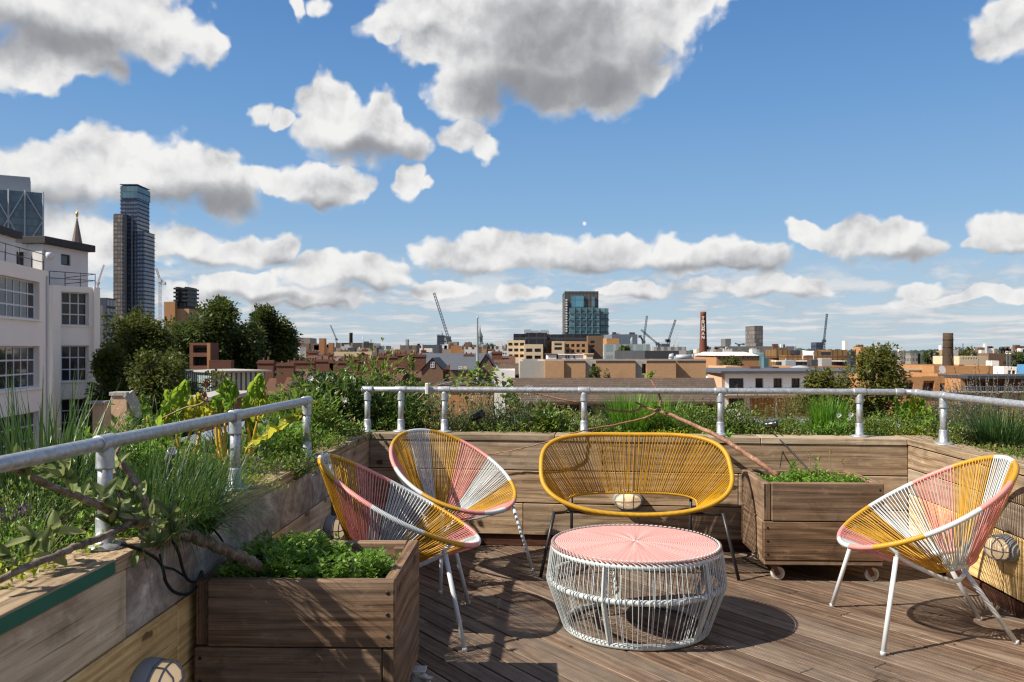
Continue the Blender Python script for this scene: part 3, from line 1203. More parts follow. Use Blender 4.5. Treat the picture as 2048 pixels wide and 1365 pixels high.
# ------------------------------------------------------------------ plants
g_mint = leafmat('mint_leaf', (.05, .12, .014), (.13, .26, .022), (.25, .40, .05))
g_grass = leafmat('grass_blade', (.014, .042, .012), (.036, .09, .020), (.09, .165, .036), .28)
g_brightgrass = leafmat('bright_grass_blade', (.05, .13, .012), (.11, .26, .018), (.20, .38, .035), .35)
g_chard = leafmat('chard_leaf', (.09, .21, .015), (.20, .36, .025), (.36, .48, .05), .45, .4, True)
g_chardy = leafmat('yellowing_chard_leaf', (.30, .36, .02), (.46, .46, .03), (.60, .55, .08), .5, .4, True)
g_dark = leafmat('dark_glossy_leaf', (.02, .05, .012), (.05, .11, .022), (.14, .22, .05), .25, .35, dead=(.22, .15, .02))
g_mid = leafmat('green_leaf', (.04, .09, .012), (.095, .18, .024), (.21, .30, .045), .35, dead=(.26, .17, .03))
g_lime = leafmat('lime_sedum_leaf', (.14, .20, .015), (.28, .36, .022), (.44, .48, .04), .35, dead=(.35, .20, .03))
g_olive = leafmat('olive_leaf', (.07, .09, .02), (.16, .19, .035), (.30, .31, .08), .35, dead=(.24, .12, .03))
g_grey = leafmat('grey_green_leaf', (.09, .13, .05), (.19, .24, .11), (.36, .40, .23), .3, dead=(.25, .20, .12))
g_apple = leafmat('apple_leaf', (.06, .10, .02), (.14, .20, .045), (.36, .40, .18), .35, .5, dead=(.25, .18, .05))
g_rust = leafmat('dry_russet_twig', (.06, .025, .015), (.12, .055, .03), (.20, .11, .06), .1, .8)
g_purple = leafmat('purple_flower', (.06, .025, .07), (.13, .06, .14), (.24, .15, .24), .2)
g_white = leafmat('white_petal', (.55, .55, .50), (.70, .70, .66), (.80, .80, .76), .3)
m_stem = flat('green_stem', (.09, .11, .035), .6, var=.4, scale=20)
m_drystem = flat('dry_stem', (.26, .19, .11), .8, var=.4, scale=30)
m_ystalk = flat('yellow_stalk', (.52, .30, .02), .4, var=.25, scale=30)
ZS = .745


def rv(k=1.0): return V((RN.uniform(-k, k), RN.uniform(-k, k), RN.uniform(-k, k)))


def leaf(mb, p, d, up, l, w, r=None, m=0, fold=.12):
    d = d.normalized()
    s = d.cross(up)
    if s.length < 1e-4: s = d.orthogonal()
    s.normalize()
    u = s.cross(d)
    r = r or (RN.random(), RN.random())
    n = len(mb.v)
    a = p + d * (l * .42)
    mb.v.extend((p, a + s * (w / 2) + u * (l * fold), p + d * l - u * (l * .08), a - s * (w / 2) + u * (l * fold), a + u * (l * .03)))
    mb.face((n, n + 1, n + 4), [(.5, 0), (1, .42), (.5, .42)], m, r)
    mb.face((n + 1, n + 2, n + 4), [(1, .42), (.5, 1), (.5, .42)], m, r)
    mb.face((n + 2, n + 3, n + 4), [(.5, 1), (0, .42), (.5, .42)], m, r)
    mb.face((n + 3, n, n + 4), [(0, .42), (.5, 0), (.5, .42)], m, r)


def blade(mb, p, d, l, w, droop, r=None, m=0, segs=5):
    r = r or (RN.random(), RN.random())
    d = d.normalized()
    s = d.cross(V((0, 0, 1)))
    if s.length < .05: s = rv().cross(d)
    s.normalize()
    b = len(mb.v)
    q = V(p)
    dd = V(d)
    for i in range(segs + 1):
        t = i / segs
        ww = w * (1 - t ** 1.6) * (.6 + .4 * min(1, t * 5)) + .0006
        mb.v.extend((q - s * ww / 2, q + s * ww / 2))
        q = q + dd * (l / segs)
        dd = (dd + V((0, 0, -droop / segs * (1 + t)))).normalized()
    for i in range(segs):
        k = b + i * 2
        mb.face((k, k + 1, k + 3, k + 2), [(0, i / segs), (1, i / segs), (1, (i + 1) / segs), (0, (i + 1) / segs)], m, r, True)


def grass(label, px, Y, h, rad, n, mat, droop=.5, lean=.55, w=.006, name='grass_tuft', cat='grass', flowers=0, bias=(0, 0)):
    x = ax(px, Y)
    mb = MB()
    for i in range(n):
        a, rr = RN.uniform(0, 6.283), rad * .45 * math.sqrt(RN.random())
        p = V((x + rr * math.cos(a), Y + rr * math.sin(a), ZS - .01))
        a2 = a + RN.uniform(-.8, .8)
        k = RN.random() ** .8 * lean
        d = V((math.cos(a2) * k + bias[0], math.sin(a2) * k + bias[1], 1))
        blade(mb, p, d, h * RN.uniform(.55, 1.15), w * RN.uniform(.6, 1.2), droop * RN.uniform(.3, 1.4))
    return tag(ob(name, mb, mat), label, cat, 'plants in the roof bed')


def bush(label, px, Y, h, rx, ry, n, ls, mat, name='leafy_shrub', cat='shrub', z0=ZS, lw=.5, stems=10, up=.6, hollow=.5, flowers=0, fmat=None, cat2=None, stemmat=None, xy=None):
    x = ax(px, Y) if xy is None else xy[0]
    if xy is not None: Y = xy[1]
    rt = root(name, label, cat, (x, Y, z0), group='plants in the roof bed')
    mb, ms, mf = MB(), MB(), MB()
    tips = []
    for i in range(stems):
        a, k = RN.uniform(0, 6.283), math.sqrt(RN.random())
        tip = V((x + rx * k * math.cos(a) * .85, Y + ry * k * math.sin(a) * .85, z0 + h * (RN.uniform(.6, 1.0) if k < .6 else RN.uniform(.35, .85))))
        b = V((x + rx * .25 * math.cos(a) * k, Y + ry * .25 * math.sin(a) * k, z0 - .02))
        mid = b.lerp(tip, .5) + rv(.03) * h * 3
        pts = pathpts([b, mid, tip], 5)
        ms.tube(pts, [.0035 * (1 - .6 * j / (len(pts) - 1)) for j in range(len(pts))], 5)
        tips.append((pts, tip))
    for i in range(n):
        pts, tip = tips[i % len(tips)]
        t = RN.random() ** hollow
        c = pts[min(len(pts) - 1, int(t * len(pts)))]
        p = c + V((RN.gauss(0, rx * .22), RN.gauss(0, ry * .22), RN.gauss(0, h * .10)))
        if p.z < z0: p.z = z0 + RN.random() * .04
        d = V((p.x - x, p.y - Y, 0)) * (.8 / max(rx, .05)) + V((0, 0, up)) + rv(.7)
        l = ls * RN.uniform(.6, 1.25)
        leaf(mb, p, d, V((0, 0, 1)) + rv(.5), l, l * lw)
    ob('foliage', mb, mat, rt)
    ob('stems', ms, stemmat or m_stem, rt)
    if flowers:
        for i in range(flowers):
            tip = tips[i % len(tips)][1] + V((RN.gauss(0, rx * .3), RN.gauss(0, ry * .3), RN.uniform(-.01, .05)))
            for k in range(7):
                a = 6.283 * k / 7
                leaf(mf, tip, V((math.cos(a), math.sin(a), .25)), V((0, 0, 1)), .011, .008)
        ob('blossom', mf, fmat or g_white, rt)
    return rt


def spikes(label, px, Y, h, rx, ry, n, mat, fmat, name='lavender', cat='flower', fl=.05, fs=.009, leaves=6, z0=ZS, bead=7):
    x = ax(px, Y)
    rt = root(name, label, cat, (x, Y, z0), group='plants in the roof bed')
    mb, ms, mf = MB(), MB(), MB()
    for i in range(n):
        a, k = RN.uniform(0, 6.283), math.sqrt(RN.random())
        b = V((x + rx * k * math.cos(a) * .7, Y + ry * k * math.sin(a) * .7, z0 - .01))
        hh = h * RN.uniform(.5, 1.1)
        tip = b + V((math.cos(a) * k * .35 * hh + RN.gauss(0, .02), math.sin(a) * k * .35 * hh, hh))
        mid = b.lerp(tip, .5) + rv(.012)
        pts = pathpts([b, mid, tip], 4)
        ms.tube(pts, .0013, 4)
        for j in range(leaves):
            t = RN.random() * .75
            p = pts[int(t * (len(pts) - 1))]
            leaf(mb, p, rv() + V((0, 0, .7)), V((0, 0, 1)) + rv(.4), RN.uniform(.02, .042), .006)
        d = (tip - mid).normalized()
        for j in range(bead):
            p = tip - d * (fl * j / bead) + rv(.004)
            leaf(mf, p, rv() + d * .5, rv(), fs * RN.uniform(.8, 1.4), fs)
    ob('foliage', mb, mat, rt)
    ob('stems', ms, m_stem, rt)
    ob('blossom', mf, fmat, rt)
    return rt


def bigleaf(mb, p, d, up, l, w, r=None, rows=14, cols=8, ruff=.016, droop=.5, m=0, cup=.15):
    """broad crinkled leaf"""
    d = d.normalized()
    r = r or (RN.random(), RN.random() * .8)
    s = d.cross(up).normalized()
    b = len(mb.v)
    q, dd = V(p), V(d)
    ph = RN.uniform(0, 6)
    for i in range(rows + 1):
        t = i / rows
        u = s.cross(dd).normalized()
        ww = w * (math.sin(math.pi * min(1, t * .93 + .07)) ** .65) * (1 - .25 * t)
        for j in range(cols + 1):
            v = j / cols * 2 - 1
            e = abs(v)
            off = ruff * (math.sin(t * 23 + ph + v * 3) * e ** 1.2 + .6 * math.sin(t * 41 + ph * 2 + v * 7) * e + .5 * math.sin(v * 14 + t * 30) * (1 - e * .3)) + cup * w * e * e
            mb.v.append(q + s * (ww / 2 * v) + u * off + dd * (ruff * .6 * math.sin(t * 31 + v * 5 + ph) * e))
        q = q + dd * (l / rows)
        dd = (dd - V((0, 0, droop / rows * (1.5 * t)))).normalized()
    for i in range(rows):
        for j in range(cols):
            k = b + i * (cols + 1) + j
            mb.face((k, k + 1, k + cols + 2, k + cols + 1), [(j / cols, i / rows), ((j + 1) / cols, i / rows), ((j + 1) / cols, (i + 1) / rows), (j / cols, (i + 1) / rows)], m, r, True)


def chard(label, leaves, base, name='chard_plant', stalkm=None):
    """leaves: (start px, py, tip px, py, Y, width, yellow)"""
    rt = root(name, label, 'vegetable', base, group='plants in the roof bed')
    for (a, b, c, d_, Y, w, yel) in leaves:
        p, q = at(a, b, Y), at(c, d_, Y + RN.uniform(-.06, .06))
        mb = MB()
        d = q - p
        up = V((RN.uniform(-.3, .3), -1, .25)) if abs(d.x) < abs(d.z) else V((0, -.45, 1))
        p = p - d * .05
        bigleaf(mb, p, d, up, d.length * 1.2, w * .95, ruff=.26 * w, droop=.14, rows=28, cols=12)
        ob('leaf', mb, g_chardy if yel else g_chard, rt)
        mb = MB()
        mb.tube(pathpts([V(base) + rv(.02) + V((0, 0, .0)), V(base).lerp(p, .55) + rv(.012), p, p.lerp(q, .55) + V((0, -.006, 0))], 5), [.011, .011, .010, .010, .009, .009, .009, .008, .008, .007, .006, .005, .005, .004, .003, .002], 6)
        ob('stalk', mb, stalkm or m_ystalk, rt)
    return rt


def mint(label, planter_, hx, hy, n, hmax, mat, name='mint_plant', tall=0):
    mb, ms = MB(), MB()
    M4 = Matrix.Translation(planter_.location) @ Matrix.Rotation(planter_.rotation_euler.z, 4, 'Z')
    cl = [(RN.uniform(-hx, hx), RN.uniform(-hy, hy), RN.uniform(.35, 1.05)) for _ in range(34)]
    for i in range(n):
        c = cl[i % len(cl)]
        x = max(-hx, min(hx, c[0] + RN.gauss(0, hx * .13)))
        y = max(-hy, min(hy, c[1] + RN.gauss(0, hy * .15)))
        hh = hmax * c[2] * RN.uniform(.45, 1.0)
        if i < tall: hh *= 1.9
        b = M4 @ V((x, y, .52))
        tip = b + V((RN.gauss(0, .02), RN.gauss(0, .02), hh))
        ms.tube([b, b.lerp(tip, .5) + rv(.006), tip], [.0016, .0014, .001], 4)
        k = max(3, int(hh / .019))
        a = RN.uniform(0, 6.28)
        for j in range(k):
            t = (j + 1) / k
            p = b.lerp(tip, t)
            a += 1.57 + RN.uniform(-.3, .3)
            l = (.020 + .018 * math.sin(t * 2.6)) * RN.uniform(.7, 1.35)
            for s in (0, math.pi):
                d = V((math.cos(a + s), math.sin(a + s), .45 + .5 * t + RN.uniform(-.2, .2)))
                leaf(mb, p, d, V((0, 0, 1)) + rv(.3), l, l * .62)
    rt = root(name, label, 'herb', planter_.location + V((0, 0, .52)))
    ob('foliage', mb, mat, rt)
    ob('stems', ms, m_stem, rt)


mint('dense low mint filling the near planter in front of the corded chair', PL, .28, .26, 680, .15, g_mint)
mint('low herb with a few bare flower stalks in the brown planter on casters', PR, .29, .23, 460, .10, g_mint, 'herb_plant', 10)

# bare flowering stalks in the back planter
mb = MB()
for (px, py) in ((1618, 905), (1638, 912), (1660, 902), (1685, 918), (1600, 925)):
    b = at(px + RN.uniform(-6, 6), 955, 5.45)
    t = at(px, py, 5.45)
    mb.tube(pathpts([b, b.lerp(t, .5) + rv(.008), t], 4), .0022, 5)
    for k in range(7):
        leaf(mb, t.lerp(b, RN.random() * .45), rv() + V((0, 0, .5)), rv(), .018, .009, m=1)
tag(ob('seed_stalk', mb, [m_drystem, g_olive]), 'thin dry seed stalks standing above the herbs of the brown planter', 'plant')

# ---- left bed
grass('dark spiky grass with very long blades leaning over the near handrail by the white factory', 88, 3.35, .54, .34, 260, g_grass, .30, .75, .0115)
grass('fine fountain of chives spilling over the capping beside the cut branch', 335, 3.05, .40, .34, 1200, g_grass, 1.25, 1.5, .0046, 'chive_tuft', bias=(.14, -.08))
grass('dark grass behind the near handrail post, left of the chives', 170, 3.15, .34, .25, 260, g_grass, .6, .8, .006)
grass('small russet dry tuft at the foot of the near handrail post', 150, 2.86, .125, .13, 420, g_rust, .15, .45, .0022, 'dry_tuft', 'plant')
grass('loose pale grass at the picture edge above the lower branch', 20, 2.75, .22, .25, 160, g_grass, .6, .9, .005)
bush('feathery dill like herb behind the chard', 305, 4.75, .42, .20, .16, 900, .018, g_brightgrass, 'feathery_herb', 'herb', lw=.25, stems=26, hollow=.8)
bush('bright green mat plant on the bed edge under the lower branch', 60, 2.60, .14, .34, .20, 1300, .017, g_mint, 'mat_plant', 'plant', stems=50)
bush('low green herb with tiny leaves beside the russet tuft', 70, 2.95, .19, .30, .16, 900, .020, g_mid, 'low_herb', 'herb', stems=40)
spikes('a few violet flowers at the left picture edge', 14, 2.72, .17, .06, .05, 8, g_mid, g_purple, 'violet_flower', 'flower', .03, .014)
bush('lime green sedum mat at the foot of the second handrail post', 452, 3.78, .10, .24, .14, 1500, .016, g_lime, 'sedum_mat', 'sedum', stems=50)
bush('second lime sedum patch right of the second handrail post', 498, 3.92, .085, .10, .10, 500, .015, g_lime, 'sedum_mat', 'sedum', stems=24)
spikes('dark purple basil spikes right of the second handrail post', 512, 4.05, .15, .10, .10, 34, g_dark, g_purple, 'basil', 'herb', .07, .009, 10)
bush('green herb leaning on the third handrail post', 560, 4.6, .18, .14, .14, 600, .022, g_mid, 'low_herb', 'herb', stems=30)
bush('bright herb along the capping between the third post and the corner', 648, 5.25, .15, .14, .28, 900, .026, g_mid, 'low_herb', 'herb', stems=40)
grass('thin wispy grass in front of the third handrail post', 560, 4.9, .36, .2, 120, g_grass, .7, .8, .004)
chard('tall chard with curled upright leaves left of the second handrail post',
      [(330, 850, 372, 772, 4.3, .12, 0), (352, 860, 342, 790, 4.4, .10, 0), (385, 850, 398, 800, 4.45, .14, 1), (300, 870, 290, 800, 4.5, .06, 0), (405, 850, 432, 802, 4.5, .09, 0)], (ax(372, 4.4), 4.4, ZS))
chard('chard with a yellow stalk directly behind the second handrail post',
      [(440, 835, 455, 772, 4.35, .12, 0), (452, 838, 470, 780, 4.42, .08, 0), (430, 840, 415, 812, 4.3, .07, 1)], (ax(452, 4.3), 4.3, ZS))
chard('chard with one yellowing leaf drooping to the right',
      [(497, 838, 520, 762, 4.4, .12, 0), (515, 842, 528, 792, 4.35, .08, 1), (500, 893, 590, 834, 4.2, .075, 1), (505, 880, 500, 835, 4.5, .08, 0)], (ax(500, 4.35), 4.35, ZS))
mb = MB()
for (a, b, c, d_) in ((445, 930, 437, 902), (452, 935, 456, 900), (447, 935, 425, 908), (456, 935, 470, 905)):
    mb.tube([at(a, b, 4.12), at(c, d_, 4.12)], [.006, .003], 6)
tag(ob('orange_stalk', mb, flat('orange_stalk', (.55, .20, .02), .4)), 'short orange stalks beside the lime sedum', 'plant', 'plants in the roof bed')
# withered stem tied to the rail
mb = MB()
P_ = pathpts([at(325, 836, 3.6), at(372, 815, 3.55), at(390, 812, 3.5), at(408, 803, 3.5), at(410, 780, 3.52), at(416, 768, 3.52)], 5)
mb.tube(P_, .003, 6)
bigleaf(mb, at(412, 775, 3.52), V((.2, 0, 1)), V((0, -1, 0)), .035, .03, m=1)
bigleaf(mb, at(412, 806, 3.5), V((-.2, 0, 1)), V((0, -1, 0)), .05, .022, m=1)
tag(ob('withered_stem', mb, [m_drystem, flat('withered_leaf', (.32, .18, .10), .8, var=.3, scale=40)]), 'withered curled stem resting on the near handrail before the chard', 'plant', 'plants in the roof bed')

bush('green filler herb in front of the chard stalks', 400, 4.0, .20, .34, .2, 1500, .024, g_mid, 'low_herb', 'herb', stems=44)
bush('bright yellow green herb between chives and chard', 300, 4.05, .26, .30, .22, 1400, .026, g_brightgrass, 'low_herb', 'herb', stems=40)
bush('tangled green herb behind the first tall grass', 150, 3.75, .26, .30, .25, 1300, .026, g_mid, 'low_herb', 'herb', stems=40)
grass('long thin grass arching between the chard plants', 470, 4.6, .38, .3, 300, g_grass, .8, .9, .005)
grass('fine grass fountain left of the second handrail post', 420, 3.55, .30, .26, 520, g_grass, 1.0, 1.2, .004, 'chive_tuft', bias=(.1, -.05))
bush('leafy green herb filling the bed before the third handrail post', 555, 4.25, .17, .24, .18, 1200, .024, g_mid, 'low_herb', 'herb', stems=40)
bush('mixed herb behind the third handrail post', 628, 5.75, .24, .22, .28, 1100, .032, g_mid, 'low_herb', 'herb', stems=40)

bush('broad leaved bright herb behind the tall grass by the factory', 215, 4.1, .24, .24, .22, 600, .060, g_mint, 'broadleaf_herb', 'herb', stems=22, hollow=.6)
bush('broad leaved green plant left of the chard leaves', 285, 4.6, .30, .26, .22, 600, .060, g_mid, 'broadleaf_herb', 'herb', stems=22, hollow=.6)
bush('leafy plant between the chard and the third handrail post', 560, 4.75, .26, .24, .22, 700, .050, g_mint, 'broadleaf_herb', 'herb', stems=24, hollow=.6)
bush('spreading green herb hanging over the capping before the chives', 245, 2.80, .13, .16, .12, 420, .034, g_mint, 'trailing_herb', 'herb', stems=20)

# ---- corner: tall shrubs and climber
bush('big dark leaved climber massed in the left corner below the rail end', 665, 6.5, .46, .44, .32, 2300, .066, g_dark, 'corner_shrub', 'shrub', stems=34, hollow=.7)
bush('bright topped climber rising above the rail end in the corner', 742, 6.75, .64, .24, .22, 1000, .058, g_mid, 'corner_shrub', 'shrub', stems=26, hollow=.6)
bush('dark shrub filling the bed between the first three back posts', 800, 6.6, .40, .40, .28, 2200, .042, g_dark, 'corner_shrub', 'shrub', stems=36, hollow=.8)
bush('yellow green bush on top of the rail beside the climber', 800, 6.85, .44, .26, .2, 700, .048, g_mid, 'corner_shrub', 'shrub', stems=22, hollow=.5)
bush('thin upright leafy stem poking above the rail right of the climber', 822, 6.9, .62, .07, .07, 170, .045, g_mid, 'leafy_stem', 'plant', stems=5, hollow=.7)
bush('broad leaved plant behind the open end of the near handrail', 600, 5.7, .40, .30, .26, 1300, .055, g_mid, 'broadleaf_plant', 'plant', stems=22)
bush('pale climber spilling onto the capping in the left corner', 700, 6.05, .16, .16, .22, 600, .034, g_mid, 'low_herb', 'herb', stems=22)
for (px, py, Y, lb) in ((622, 757, 6.2, 'single white flower above the end of the near handrail'), (655, 795, 6.3, 'white flower deep in the dark corner climber'), (690, 800, 6.2, 'white flower in the corner climber nearest the back rail')):
    mb = MB()
    c = at(px, py, Y)
    for k in range(8):
        a = 6.283 * k / 8
        leaf(mb, c, V((math.cos(a), -.5, math.sin(a))), V((0, -1, 0)), .028, .018)
    tag(ob('white_flower', mb, g_white), lb, 'flower', 'plants in the roof bed')

# vine lying along the rail
rt = root('climbing_vine', 'leafy vine lying along the back rail between the third post and the bench', 'vine', at(960, 780, 6.3), group='plants in the roof bed')
mb, ml = MB(), MB()
vp = pathpts([at(835, 800, 6.35), at(862, 776, 6.32), at(905, 764, 6.34), at(950, 752, 6.36), at(985, 756, 6.34), at(1015, 772, 6.28), at(1030, 790, 6.26)], 8)
mb.tube(vp, .004, 6)
ob('stem', mb, m_drystem, rt)
mb = MB()
vq = pathpts([at(885, 800, 6.4), at(915, 770, 6.42), at(928, 742, 6.42)], 6)
mb.tube(vq, .003, 6)
for i in range(150):
    p = RN.choice(vp[14:]) + V((RN.gauss(0, .03), RN.gauss(0, .03), RN.gauss(0, .045)))
    leaf(ml, p, rv() + V((0, -.3, -.3)), V((0, -.6, 1)) + rv(.4), RN.uniform(.03, .06), .035)
for i in range(22):
    leaf(ml, RN.choice(vq) + rv(.02), rv() + V((0, -.3, 0)), V((0, -.6, 1)) + rv(.4), RN.uniform(.03, .055), .03)
ob('stem', mb, m_drystem, rt)
ob('foliage', ml, g_mid, rt)

# ---- back bed
spikes('grey green wispy herb with white flowers left of the bench', 925, 6.45, .33, .28, .18, 170, g_grey, g_white, 'flowering_herb', 'flower', .03, .006, 12, bead=4)
spikes('second wispy grey herb directly behind the left end of the bench', 1030, 6.5, .31, .28, .18, 160, g_grey, g_white, 'flowering_herb', 'flower', .03, .006, 12, bead=4)
bush('broad leaved bean plant half hidden by the bench top', 1090, 6.35, .22, .20, .16, 260, .060, g_mid, 'bean_plant', 'plant', lw=.6, stems=14)
bush('dark low bush below the hanging vine', 985, 6.65, .30, .26, .2, 600, .035, g_dark, 'low_bush', 'shrub', stems=20)
bush('small flowered low herb right of the bench post', 1160, 6.4, .17, .30, .18, 1100, .022, g_olive, 'low_herb', 'herb', stems=34)
grass('lush grass clump behind the forked branch', 1262, 6.55, .38, .34, 620, g_brightgrass, .7, .7, .0075)
grass('lower grass clump right of the forked branch', 1335, 6.6, .33, .28, 420, g_brightgrass, .8, .9, .006)
bush('mixed green bush behind the right end of the bench', 1370, 6.4, .25, .34, .2, 1600, .030, g_mid, 'low_bush', 'shrub', stems=36, flowers=5, fmat=g_lime)
bush('yellow flowered bush right of the post above the fork', 1465, 6.4, .24, .28, .2, 1300, .028, g_mid, 'low_bush', 'shrub', stems=32, flowers=6, fmat=g_lime)
spikes('tall dry seed stalks standing against the white apartment block', 1520, 6.6, .36, .28, .18, 40, g_olive, g_rust, 'seed_stalks', 'plant', .12, .010, 5)
bush('olive coloured twiggy shrub with orange tips before the pale tree', 1575, 6.5, .33, .26, .18, 900, .022, g_olive, 'twiggy_shrub', 'shrub', stems=34, lw=.35)
bush('grey lavender cushion behind the garden spotlight', 1500, 6.45, .17, .14, .12, 500, .018, g_grey, 'cushion_plant', 'plant', stems=26, lw=.3)
bush('low rosette of green leaves before the garden spotlight', 1560, 6.25, .15, .26, .16, 1100, .022, g_mid, 'low_herb', 'herb', stems=30)
grass('bright upright grass clump left of the third rightmost post', 1655, 6.5, .33, .24, 460, g_brightgrass, .35, .5, .007)
bush('pale rosettes under the bright grass clump', 1655, 6.15, .13, .20, .12, 300, .05, g_brightgrass, 'rosette_plant', 'plant', lw=.25, stems=16)
bush('green cover with white daisies right of the bright grass', 1700, 6.3, .16, .18, .14, 700, .022, g_mid, 'daisy_plant', 'flower', stems=28)
mb = MB()
for (px, py, s) in ((1677, 831, .024), (1701, 830, .026), (1698, 838, .017), (1661, 846, .012), (1795, 852, .022), (1690, 846, .010)):
    c = at(px, py, 6.2)
    for k in range(11):
        a = 6.283 * k / 11
        leaf(mb, c, V((math.cos(a), -.55, math.sin(a))), V((0, -1, .2)), s, s * .5)
        leaf(mb, c + V((0, -.006, 0)), V((math.cos(a + .3), -1.2, math.sin(a + .3))), V((0, -1, .2)), s * .7, s * .5)
tag(ob('daisy', mb, g_white), 'white daisy heads beside the bright grass', 'flower', 'plants in the roof bed')
bush('dark creeping plant right of the daisies', 1770, 6.3, .18, .28, .18, 1400, .024, g_mid, 'creeping_plant', 'plant', stems=34)
bush('gold and orange leaved sedum at the right corner of the bed', 1815, 6.15, .10, .18, .14, 800, .018, g_lime, 'sedum_mat', 'sedum', stems=28)
rt = chard('pale green lettuce bolting under the rail bend', [(1800, 835, 1790, 800, 6.4, .07, 0), (1815, 838, 1825, 795, 6.4, .10, 1), (1825, 840, 1845, 803, 6.42, .09, 0), (1835, 842, 1862, 818, 6.4, .07, 0),
            (1830, 862, 1868, 835, 6.2, .075, 0), (1805, 840, 1812, 805, 6.35, .09, 0), (1820, 835, 1835, 798, 6.5, .09, 1)], (ax(1825, 6.35), 6.35, ZS), 'lettuce_plant', m_stem)
# ---- right bed
spikes('purple tinged lavender behind the right rail', 1985, 6.3, .42, .36, .20, 190, g_grey, g_purple, 'lavender', 'flower', .08, .010, 10)
spikes('second lavender clump left of the last post, before the brick wall', 1905, 6.6, .36, .28, .2, 130, g_grey, g_purple, 'lavender', 'flower', .08, .009, 12)
spikes('tall dark flower wands rising above the right rail', 1965, 6.6, .60, .22, .14, 22, g_olive, g_purple, 'flower_wands', 'flower', .16, .011, 3)
grass('big dark grass tussock at the right picture edge', 2000, 5.45, .30, .26, 620, g_grass, .55, .75, .006)
bush('reddish and cream low plants between the last post and the tussock', 1925, 5.65, .14, .22, .18, 800, .026, g_olive, 'low_herb', 'herb', stems=34, flowers=10)
bush('olive mat along the right parapet below the tussock', 2010, 5.05, .08, .26, .24, 1200, .018, g_olive, 'mat_plant', 'plant', stems=40)
bush('brown green creeping mat at the far right of the bed', 2060, 4.75, .09, .22, .2, 700, .018, g_mid, 'mat_plant', 'plant', stems=30)

# ---- ground cover over the whole bed
mb = MB()
for i in range(9500):
    t = RN.random()
    k = t * 0 + RN.random()
    a, b = poly_at(inner, t), poly_at(outer, t)
    q = a.lerp(b, .06 + .9 * RN.random())
    p = V((q.x, q.y, ZS + RN.uniform(-.015, .035)))
    c = math.sin(q.x * 5.1 + 1.3) + math.sin(q.y * 4.3) + math.sin(q.x * 2.2 - q.y * 3.1)
    mm = 0 if c > (.8 if q.x < -1.1 else 1.9) else (1 if c > -.6 else 2)
    pat = max(0, math.sin(q.x * 3.7 + .6) * math.sin(q.x * 1.9 + q.y * 2.0) + .45)
    hh = .06 if q.x < -1.1 else .03 + .12 * pat * (q.y > 5.9)
    for j in range(6 if q.x < -1.1 else 5):
        leaf(mb, p + rv(.018) + V((0, 0, hh * RN.random())), rv() + V((0, 0, .8)), V((0, 0, 1)) + rv(.5), RN.uniform(.015, .036), .015, m=mm)
tag(ob('ground_cover_foliage', mb, [g_lime, g_mid, g_olive]), kind='stuff')


# ------------------------------------------------------------------ cut branches
def barkmat(name, c1, c2, c3):
    m = M(name)
    u = m.uv()
    p = m.obj()
    a = m.noise(m.vmath('MULTIPLY', u, (60, 5, 1)), 1.0, 5, .65)
    b = m.noise(p, 18.0, 5, .6)
    f = m.math('ADD', m.math('MULTIPLY', a, .5), m.math('MULTIPLY', b, .5))
    col = m.ramp(f, [(.35, c1), (.5, c2), (.66, c3)])
    return m.out(m.bsdf(col, .65, 0, m.bump(f, .7, .004), .3))


b_grey = barkmat('grey_bark', (.045, .028, .02), (.16, .12, .09), (.36, .30, .24))
b_red = barkmat('reddish_bark', (.09, .04, .025), (.24, .12, .075), (.42, .26, .17))
m_cut = flat('fresh_cut_wood', (.62, .30, .12), .8, var=.2, scale=60)


def limb(mb, P, r0, r1, n=10, wob=.004):
    pts = pathpts(P, 7)
    k = len(pts) - 1
    pts = [p + rv(wob) if 0 < i < k else p for i, p in enumerate(pts)]
    mb.tube(pts, [(r0 + (r1 - r0) * i / k) * RN.uniform(.93, 1.1) for i in range(k + 1)], n)
    return pts


def P7(pts, Y0_, Y1_):
    n = len(pts) - 1
    return [at(a / 3.688, b / 3.688 + 880, Y0_ + (Y1_ - Y0_) * i / n) for i, (a, b) in enumerate(pts)]


rt = root('cut_branch', 'pruned leafy apple branch lying from the near planter over the green edged capping', 'branch', at(500, 1124, 3.08))
mb = MB()
limb(mb, P7([(1930, 960), (1850, 900), (1600, 785), (1400, 705), (1200, 640), (1040, 600), (940, 590)], 3.06, 2.60), .0205, .0185, 12)
ob('trunk', mb, b_grey, rt)
for pts, ya, yb, r0, r1 in (([(960, 590), (760, 500), (600, 430), (400, 350), (180, 250), (-60, 170)], 2.60, 2.15, .0125, .0085),
                            ([(960, 615), (820, 690), (640, 760), (480, 820), (300, 900), (-60, 1050)], 2.60, 2.05, .0105, .0085),
                            ([(1060, 600), (1065, 440), (1000, 330), (950, 240), (895, 178)], 2.68, 2.72, .0125, .0115),
                            ([(930, 560), (900, 420), (850, 300), (848, 160), (880, 40)], 2.63, 2.74, .0075, .0050),
                            ([(1075, 665), (1180, 650), (1290, 595)], 2.66, 2.62, .007, .004),
                            ([(1060, 660), (1055, 780), (1090, 945)], 2.62, 2.56, .006, .0045)):
    mb = MB()
    limb(mb, P7(pts, ya, yb), r0, r1, 10, .0025)
    ob('limb', mb, b_grey, rt)
mb = MB()
c = P7([(895, 178)], 2.72, 2.72)[0] if False else at(895 / 3.688, 178 / 3.688 + 880, 2.72)
mb.lathe([(.0125, -.003), (.0125, .002), (.001, .0025)], c, 12, axis=(-.45, 0, .9))
ob('cut_end', mb, m_cut, rt)
mb = MB()
